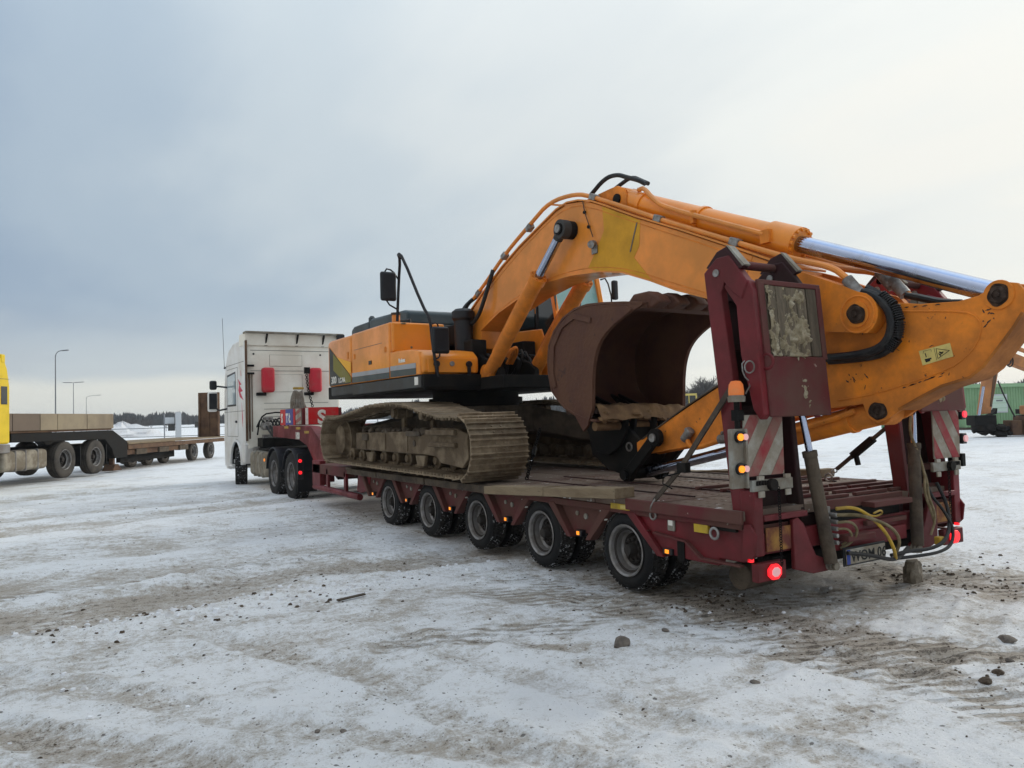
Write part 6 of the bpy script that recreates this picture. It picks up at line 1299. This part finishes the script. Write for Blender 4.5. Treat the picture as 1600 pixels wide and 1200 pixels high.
# ================================================================== yard furniture and horizon
def lamp(x, y, hgt, arm, lab, two=False):
    z = gz(x, y)
    r_ = root('street_lamp', (x, y, z), lab, 'lamp post', group='tall lamp posts behind the parked low loader')
    ux, uy = math.cos(R(-YAW)), math.sin(R(-YAW))
    b = MB(); b.cyl((x, y, z-.3), (x, y, z+hgt*.95), .085, .05, 10)
    if two: b.tube([(x, y, z+hgt*.94), (x, y, z+hgt)], .06, 8)
    else: b.tube([(x, y, z+hgt*.93), (x+.1*arm*ux, y+.1*arm*uy, z+hgt*.975), (x+.5*arm*ux, y+.5*arm*uy, z+hgt), (x+arm*ux, y+arm*uy, z+hgt)], .045, 8, 1)
    b.build('pole', 'post_grey', r_)
    for s in ((1, -1) if two else (1,)):
        b = MB(); b.bar((x+s*(.2 if two else arm*.85)*ux, y+s*(.2 if two else arm*.85)*uy, z+hgt), (x+s*(arm+.5)*ux, y+s*(arm+.5)*uy, z+hgt+.05), .28, .12); b.build('lamp_head', 'post_grey', r_, bevel=.03)
lamp(-2.63, 91.07, 10.0, .9, 'tallest and nearest lamp post with curved arm above the beige box wall')
lamp(1.54, 157.94, 10.0, 1.4, 'middle lamp post with a flat two-sided head behind the beige box wall', True)
lamp(6.11, 208.1, 9.4, 3.0, 'smallest and farthest lamp post, right of the two taller ones')
# fence: posts and rail
fn_ = root('site_fence', (3.0, 60.0, 0), 'thin grey post and rail fence across the snow behind the low loader', 'fence')
P0_, P1_ = Vector((-14, 67.6, 0)), Vector((24, 51.8, 0))
for i in range(9):
    p = P0_.lerp(P1_, i/8); z = gz(p.x, p.y); b = MB(); b.cyl((p.x, p.y, z-.2), (p.x, p.y, z+2.3), .05, n=8); b.build('post', 'fence_grey', fn_)
for h_ in (1.42, .75):
    b = MB(); b.bar((P0_.x, P0_.y, h_), (P1_.x, P1_.y, h_+.0), .04, .05); b.build('rail', 'post_grey', fn_)
sb = root('gate_pillar', (5.03, 59.2, 0), 'pale grey gate pillar with a white meter cabinet beside the fence', 'pillar')
b = MB(); b.box((4.75, 59.0, -.2), (5.15, 59.3, 2.6)); b.build('pillar', 'pole_white', sb, bevel=.02)
b = MB(); b.box((4.03, 59.4, 1.72), (4.70, 59.55, 2.22)); b.build('white_board', 'pole_white', sb, bevel=.01)
b = MB(); b.box((4.25, 59.2, 1.18), (4.72, 59.5, 1.70)); b.build('dark_cabinet', 'anthracite', sb, bevel=.01)
b = MB(); b.cyl((4.0, 59.5, -.2), (4.0, 59.5, 2.5), .045, n=8); b.build('side_post', 'fence_grey', sb)
sg = root('small_sign', (9.4, 77, 0), 'small dark sign on a post in the snowy field near the brown ramp', 'sign')
b = MB(); b.cyl((9.4, 77, gz(9.4, 77)), (9.4, 77, 2.0), .04, n=6); b.build('post', 'post_grey', sg); b = MB(); b.box((9.1, 76.95, 1.3), (9.7, 77.05, 1.9)); b.build('board', 'anthracite', sg)
# snow heap far away
def heap(name, x, y, rx, ry, h_, seed, lab):
    rnd = random.Random(seed); b = MB(); n, m_ = 26, 9; vs = []; z0 = gz(x, y)-.3
    for j in range(m_+1):
        t = j/m_
        for i in range(n):
            a = 2*math.pi*i/n; rr2 = 1-t**1.3; k = 1+.25*math.sin(3*a+seed)+rnd.uniform(-.1, .1)
            vs.append((x+rx*rr2*k*math.cos(a), y+ry*rr2*k*math.sin(a), z0+h_*(t**.8)*(1+rnd.uniform(-.15, .15))))
    b.add(vs, [(j*n+i, j*n+(i+1) % n, (j+1)*n+(i+1) % n, (j+1)*n+i) for j in range(m_) for i in range(n)])
    o = b.build(name, 'snow_lump', None); tag(o, lab, 'snow heap'); return o
heap('snow_heap', 7.0, 128, 5.5, 3.5, 2.5, 2, 'large snow heap in the field just right of the beige box wall')
heap('snow_heap', 22.5, 20.5, 4.5, 1.2, .55, 5, 'low ridge of ploughed snow seen between the two raised ramps')
# conifers and bare trees of the far wood, one mass built from a few tree shapes
def conifer_proto(rnd):
    vs, fs = [], []; k = 7; n = 8; wd = rnd.uniform(.17, .24)
    for j in range(k):
        t = j/k; zb = .04+.86*t; r_ = wd*(1-t)**.8*rnd.uniform(.8, 1.15)+.015; o = len(vs)
        for i in range(n*2):
            a = math.pi*i/n+j; q = r_*(1 if i % 2 else .55)*rnd.uniform(.7, 1.2); vs.append((q*math.cos(a), q*math.sin(a), zb-(.05 if i % 2 else 0)))
        vs.append((rnd.uniform(-.01, .01), rnd.uniform(-.01, .01), min(1, zb+.24))); fs += [(o+i, o+(i+1) % (2*n), o+2*n) for i in range(2*n)]
    return np.array(vs), np.array(fs)
def leafless_proto(rnd, dense):
    vs, fs = [], []
    def tri_tube(p0, p1, r0, r1):
        d = (p1-p0).normalized(); u = d.orthogonal().normalized(); w = d.cross(u); o = len(vs)
        for p, r_ in ((p0, r0), (p1, r1)):
            for i in range(3): vs.append(tuple(p+(u*math.cos(2.094*i)+w*math.sin(2.094*i))*r_))
        for i in range(3): j = (i+1) % 3; fs.append((o+i, o+j, o+3+j)); fs.append((o+i, o+3+j, o+3+i))
    tri_tube(Vector((0, 0, 0)), Vector((rnd.uniform(-.03, .03), 0, .85)), .014, .004)
    for i in range(20):
        a = rnd.uniform(0, 6.28); t = rnd.uniform(.2, .7); l = (.95-t)*rnd.uniform(.4, .75); el = rnd.uniform(.6, 1.25)
        p0 = Vector((0, 0, t)); d_ = Vector((math.cos(a)*math.cos(el), math.sin(a)*math.cos(el), math.sin(el))); p1 = p0+d_*l; tri_tube(p0, p1, .006, .0025)
        for q in range(dense):
            pp = p0.lerp(p1, rnd.uniform(.25, 1)); dd = (d_+Vector((rnd.gauss(0, .5), rnd.gauss(0, .5), rnd.gauss(.1, .3)))).normalized(); tri_tube(pp, pp+dd*l*rnd.uniform(.25, .5), .003, .0012)
    return np.array(vs), np.array(fs)
rnd = random.Random(33); CP = [conifer_proto(rnd) for _ in range(7)]; LP_ = [leafless_proto(rnd, 9) for _ in range(5)]
def wood(name, m, protos, specs):
    V, Fc, o = [], [], 0
    for az0, az1, dist, spread, n, h0, h1 in specs:
        az = np.radians(np.random.uniform(az0, az1, n)); d_ = dist+np.random.uniform(-spread, spread, n); x = CAM.x+d_*np.sin(az); y = CAM.y+d_*np.cos(az); z = gzs(x, y)-.3
        prof = fbm(np.degrees(az)*1.3+50, az*0+7, 3); hgt = (h0+(h1-h0)*sstep(.3, .7, prof))*np.random.uniform(.72, 1.0, n)
        for i in range(n):
            v, f = protos[i % len(protos)]; a = i*2.4; ca, sa = math.cos(a), math.sin(a); s_ = hgt[i]; w_ = s_*np.random.uniform(.9, 1.5)
            V.append(np.stack([x[i]+w_*(v[:, 0]*ca-v[:, 1]*sa), y[i]+w_*(v[:, 0]*sa+v[:, 1]*ca), z[i]+s_*v[:, 2]], 1)); Fc.append(f+o); o += len(v)
    V = np.concatenate(V); Fc = np.concatenate(Fc); me = bpy.data.meshes.new(name); me.vertices.add(len(V)); me.vertices.foreach_set('co', V.astype(np.float32).ravel())
    me.loops.add(len(Fc)*3); me.polygons.add(len(Fc)); me.loops.foreach_set('vertex_index', Fc.astype(np.int32).ravel()); me.polygons.foreach_set('loop_start', np.arange(len(Fc), dtype=np.int32)*3); me.update(calc_edges=True); me.validate()
    me.materials.append(M[m]); ob = bpy.data.objects.new(name, me); COL.objects.link(ob); ob['kind'] = 'stuff'
wood('conifer_wood', 'conifer', CP, [(-14, 24, 440, 40, 2600, 5.2, 7.4), (-60, -14, 440, 40, 700, 5, 7.5), (24, 90, 430, 40, 2200, 7, 11), (38, 56, 210, 25, 160, 5.5, 8.5), (56, 74, 160, 20, 160, 3.5, 5.5)])
wood('leafless_wood', 'bare_wood', LP_, [(-8, 8, 250, 20, 60, 4.6, 6.0), (36, 57, 185, 18, 420, 7.5, 11.5), (57, 74, 150, 18, 260, 3.8, 6.2), (8, 24, 400, 20, 160, 5, 7)])

# ------------------------------------------------------------------ green site office and machines behind the right ramp
VF = Vector((math.sin(R(YAW)), math.cos(R(YAW)), 0)); VR = Vector((math.cos(R(YAW)), -math.sin(R(YAW)), 0)); VA = -YAW
def at(dep, lat): return Vector((CAM.x, CAM.y, 0)) + VF*dep + VR*lat
gb_ = root('green_site_office', at(46, 27.0), 'green corrugated site office with one pale window behind the right ramp', 'building', rz=R(VA+3), world=False)
Wd = 15.0
b = MB(); b.box((0, .08, .15), (Wd, 2.9, 2.62)); b.build('wall', 'green_wall', gb_)
nrib = int(Wd/.17)
b = MB()
for i in range(nrib):
    x = .17*i
    if 1.65 < x < 2.62:
        b.prism([(x, .08), (x+.03, .045), (x+.10, .045), (x+.13, .08)], .15, .98, 'z'); b.prism([(x, .08), (x+.03, .045), (x+.10, .045), (x+.13, .08)], 2.08, 2.5, 'z')
    else: b.prism([(x, .08), (x+.03, .045), (x+.10, .045), (x+.13, .08)], .15, 2.5, 'z')
rb = b.build('corrugation', 'green_wall', gb_, smooth=False); rb['kind'] = 'stuff'
b = MB(); b.box((-.08, -.04, 2.5), (Wd+.08, 2.95, 2.72)); b.build('roof_edge', 'green_trim', gb_, bevel=.01)
b = MB(); b.box((5.0, .0, .15), (5.1, .07, 2.5)); b.build('corner_post', 'green_trim', gb_)
wn = MB(); wn.box((1.62, .0, .98), (2.66, .06, 2.08)); wn = wn.build('window', 'pole_white', gb_, bevel=.01)
b = MB(); b.box((1.70, -.012, 1.06), (2.58, -.002, 2.0)); b.build('pane', 'window_blind', wn)
for z in (1.25, 1.55, 1.82):
    b = MB(); b.box((1.70, -.02, z), (2.58, -.013, z+.02)); b.build('glazing_bar', 'green_trim', wn)
b = MB(); b.box((1.95, -.022, 1.66), (2.35, -.013, 1.74)); b.build('notice', 'post_grey', wn)
b = MB(); b.box((-.2, .1, -.1), (Wd+.2, 2.8, .14)); b.build('base', 'dark_mud', gb_)
gc = root('green_container', at(48.5, 25.0), 'dark green container just left of the green site office', 'container', rz=R(VA+3), world=False)
b = MB(); b.box((-.6, 0, .1), (1.9, 2.4, 2.15)); b.build('body', 'green_door', gc, bevel=.02)
b = MB(); b.box((-.6, -.03, .0), (1.9, 0, .12)); b.build('base_rail', 'black_steel', gc)
# distant excavator with arm planted in front of the office
E0 = at(36, 21.6)
de = root('distant_excavator', E0, 'weathered orange excavator with its arm planted before the green site office', 'excavator', rz=R(VA), world=False)
def db(name, m, fn, parent=de, **k):
    b = MB(); fn(b); return b.build(name, m, parent, **k)
db('arm', 'distant_orange', lambda b: b.prism([(.15, 1.05), (.62, 1.1), (1.05, 2.9), (1.25, 4.3), (.9, 4.5), (.62, 4.0), (.45, 2.6)], -.18, .18, 'y'), bevel=.02)
db('arm_plate', 'rust_brown', lambda b: b.prism([(.58, 1.4), (.68, 1.4), (1.0, 3.0), (1.06, 3.8), (.92, 3.8), (.84, 3.0)], -.20, -.185, 'y'))
db('bucket_cylinder', 'distant_orange', lambda b: b.cyl((.30, -.25, 2.35), (.60, -.25, 3.6), .09, n=12))
db('cylinder_rod', 'chrome', lambda b: b.cyl((.02, -.25, .98), (.32, -.25, 2.4), .06, n=10))
db('boom', 'distant_orange', lambda b: b.prism([(.70, 4.3), (1.0, 4.55), (1.5, 4.02), (2.4, 3.62), (5.4, 2.3), (5.3, 1.8), (2.4, 3.08), (1.5, 3.45), (.9, 3.75)], -.25, .25, 'y'), bevel=.02)
db('boom_cylinder', 'distant_orange', lambda b: b.cyl((1.5, -.3, 4.25), (3.4, -.3, 3.5), .10, n=12))
db('hose', 'hose', lambda b: (b.tube([(1.1, -.3, 3.9), (1.35, -.3, 3.3), (1.6, -.3, 3.35), (1.62, -.3, 3.9)], .03, 6, 2), b.tube([(1.15, -.3, 3.8), (1.5, -.3, 3.15), (1.75, -.3, 3.4), (1.6, -.3, 4.0)], .03, 6, 2), b.tube([(.95, -.3, 2.6), (1.2, -.3, 1.9), (1.5, -.3, 1.2), (1.65, -.3, .9)], .035, 6, 1)))
db('rotator', 'black_steel', lambda b: (b.box((-.25, -.4, .55), (.75, .35, 1.02)), b.cyl((.25, 0, .3), (.25, 0, .6), .42, n=16), b.prism([(.5, 1.0), (.9, 1.05), (.95, 1.35), (.75, 1.1)], -.2, .2, 'y')), bevel=.05)
rnd = random.Random(3)
def lump(b):
    for i in range(22): b.rock((rnd.uniform(-.1, 1.5), rnd.uniform(-.4, .3), rnd.uniform(.1, .5)), rnd.uniform(.12, .30), 300+i, .8)
db('grab', 'black_steel', lump)
db('bucket', 'rust_brown', lambda b: (b.prism([(2.0, .05), (3.3, .0), (3.45, .9), (2.05, .95)], -.5, .5, 'y'), b.box((2.9, -.6, .05), (3.05, .6, 1.0)), b.box((1.5, -.3, .05), (2.0, .4, .75))), bevel=.04)
db('track', 'black_steel', lambda b: (b.prism([(3.5, .1), (7.5, .1), (7.8, .5), (7.5, .95), (3.5, .95), (3.2, .5)], -.3, .3, 'y'), b.prism([(3.5, .1), (7.5, .1), (7.8, .5), (7.5, .95), (3.5, .95), (3.2, .5)], 1.9, 2.5, 'y'), b.box((4.0, .3, .4), (7, 1.9, 1.0))), bevel=.04)
db('body', 'distant_orange', lambda b: (b.box((3.9, -.2, 1.25), (7.6, 2.4, 2.3)), b.box((3.9, -.3, 1.2), (5.2, .8, 3.0)), b.box((1.98, -.55, 1.0), (3.6, -.1, 1.42)), b.box((2.3, -.5, 1.42), (3.4, -.1, 2.1))), bevel=.06)
db('dark_frame', 'black_steel', lambda b: b.box((3.3, -.4, 1.0), (7.4, 2.2, 1.24)), bevel=.02)
# pale yellow machine far off, seen through the bucket
ym = root('distant_yellow_loader', at(60, 13.0), 'small pale yellow loader far off, seen through the excavator bucket', 'loader', rz=R(VA), world=False)
db('cab', 'distant_yellow', lambda b: (b.box((.2, 0, 1.3), (.28, .1, 2.9)), b.box((1.3, 0, 1.3), (1.4, .1, 2.9)), b.box((.2, 0, 2.8), (1.4, 1.3, 2.95)), b.box((.2, 0, 1.2), (1.4, 1.3, 1.9)), b.box((.75, 0, 1.9), (.80, .1, 2.8))), ym)
db('window', 'dark_glass', lambda b: b.box((.3, .12, 1.9), (1.3, 1.2, 2.8)), ym)
db('body', 'distant_yellow', lambda b: (b.box((-.8, 0, .7), (2.6, 1.6, 1.35)), b.box((1.9, .2, 1.3), (2.1, .4, 2.4))), ym, bevel=.04)
for x in (-.1, 1.9): db('wheel', 'old_rubber', lambda b: b.cyl((x, -.1, .6), (x, .35, .6), .6, n=20), ym)
# ------------------------------------------------------------------ loose stones and clods on the snow
ST = [(-1.10, -1.25, .060, 'fist-sized grey stone alone on clean snow in front of the rear wheel'), (1.0, -2.74, .055, 'flat reddish stone on the snow near the right edge, upper of three'), (.61, -2.94, .036, 'dark round stone near the right edge, below the flat reddish one'),
      (.10, -3.05, .048, 'brown clod lying on dark dirt at lower right, nearest the viewer of the right-hand ones'), (.30, -3.02, .045, 'dark clod beside the brown one at the lower right edge'), (-.93, -2.27, .028, 'tiny dark pebble on the snow in the lower middle right'), (-.61, -1.17, .035, 'small grey pebble right of the fist-sized stone'),
      (-3.28, -1.41, .022, 'tiny dark pebble in the lower left centre, left of a pair'), (-3.19, -1.55, .022, 'tiny dark pebble in the lower left centre, right of a pair')]
for i, (x, y, r_, lb_) in enumerate(ST):
    b = MB(); z = gz(x, y); b.rock((x, y, z+r_*.25), r_, 500+i, .9 if i == 0 else .5); tag(b.build('stone', 'clod' if 'clod' in lb_ else 'stone', None, at=(x, y, z)), lb_, 'stone', 'stones lying on the snow')
b = MB(); x, y = -2.15, 1.17; b.bar((x-.14, y-.02, gz(x, y)+.02), (x+.14, y+.06, gz(x, y)+.02), .04, .016); tag(b.build('wood_scrap', 'dark_mud', None, bevel=.005), 'short flat dark scrap of wood lying on the snow left of the trailer wheels', 'wood scrap')
b = MB(); z = gz(2.38, -1.27); rnd = random.Random(6)
vs = []; NR_, NS_ = 7, 14
for j in range(NR_):
    t = j/(NR_-1)
    for i in range(NS_):
        a = 2*math.pi*i/NS_; k = (1-.25*t**3)*(1+.12*math.sin(2*a+1)+.10*math.sin(5*a+j)+rnd.uniform(-.07, .07)); sq = 1/max(abs(math.cos(a)), abs(math.sin(a)))**.6
        vs.append((2.38+.095*k*sq*math.cos(a), -1.27+.07*k*sq*math.sin(a), z-.02+.215*t+rnd.uniform(-.008, .008)))
b.add(vs, [(j*NS_+i, j*NS_+(i+1) % NS_, (j+1)*NS_+(i+1) % NS_, (j+1)*NS_+i) for j in range(NR_-1) for i in range(NS_)] + [tuple((NR_-1)*NS_+i for i in range(NS_))])
tag(b.build('frozen_mud_block', 'ice_dirt', None, smooth=False), 'squat grey block of frozen mud standing under the right rear of the trailer', 'mud block')
b = MB(); rnd = random.Random(77)
def scatter(cx, cy, sx, sy, n, r0, r1):
    xs = [rnd.gauss(cx, sx) for _ in range(n)]; ys = [rnd.gauss(cy, sy) for _ in range(n)]; zs = gzs(xs, ys)
    for x, y, z in zip(xs, ys, zs):
        q = r0+(r1-r0)*rnd.random()**2.2; rock_small(b, (x, y, float(z)+q*.15), q)
def rock_small(b, c, r_):
    a0 = rnd.random()*6; e_ = rnd.uniform(.6, 1.0); vs = [(c[0]+r_*math.cos(a0+k*1.047)*rnd.uniform(.7, 1.2), c[1]+e_*r_*math.sin(a0+k*1.047)*rnd.uniform(.7, 1.2), c[2]-.3*r_) for k in range(6)]
    vs += [(c[0]+.65*r_*math.cos(a0+.3+k*1.047)*rnd.uniform(.6, 1.2), c[1]+.65*e_*r_*math.sin(a0+.3+k*1.047)*rnd.uniform(.6, 1.2), c[2]+r_*rnd.uniform(.15, .5)) for k in range(6)]
    b.add(vs, [(k, (k+1) % 6, 6+(k+1) % 6, 6+k) for k in range(6)] + [(6, 7, 8, 9, 10, 11)])
for a in ((.35, -.7, .2, .35, 90, .006, .028), (.25, -1.6, .25, .6, 120, .005, .018), (.2, -2.8, .3, .4, 80, .005, .016), (2.6, -1.8, .25, .6, 100, .008, .03), (3.0, -1.4, .5, .25, 60, .008, .03), (-1.5, -1.5, 1.6, 1.4, 150, .003, .010), (-3.5, -1.0, 1.2, 1.2, 120, .003, .010), (.2, 2.5, .5, 3, 120, .006, .022), (-3.3, 1.6, 1.6, .3, 200, .005, .028), (-1.0, 3.0, 3, 3, 260, .004, .016), (-2, 8, 4, 4, 260, .005, .024), (1.0, -2.5, 1.2, 1.0, 120, .004, .014)): scatter(*a)
o = b.build('loose_grit', 'clod', None, fix=False, smooth=False); o['kind'] = 'stuff'
b = MB()
for a in ((-3.3, 1.85, 1.4, .12, 150, .012, .04), (-2.6, 1.5, .8, .15, 60, .015, .05), (-1.2, 1.9, 1.0, .2, 60, .01, .035), (-4.6, .2, .5, .5, 40, .01, .03), (.6, -1.0, .6, .4, 40, .008, .03)): scatter(*a)
o = b.build('snow_crumbs', 'snow_lump', None, fix=False, smooth=False); o['kind'] = 'stuff'

# ------------------------------------------------------------------ thin winter haze round the whole scene
b = MB(); b.box((CAM.x-1700, CAM.y-1700, -2.5), (CAM.x+1700, CAM.y+1700, 30)); hz_ = b.build('haze', 'ink', None, smooth=False); hz_['kind'] = 'stuff'
hm = bpy.data.materials.new('haze_air'); hm.use_nodes = True; t = hm.node_tree; t.nodes.remove(t.nodes['Principled BSDF']); pv_ = N(t, 'ShaderNodeVolumePrincipled')
pv_.inputs['Color'].default_value = (.86, .90, .96, 1); pv_.inputs['Density'].default_value = .0004; pv_.inputs['Anisotropy'].default_value = .1; link(t, pv_.outputs[0], t.nodes['Material Output'].inputs['Volume'])
hz_.data.materials.clear(); hz_.data.materials.append(hm)
for o in bpy.data.objects:
    if 'wo' in o: del o['wo']
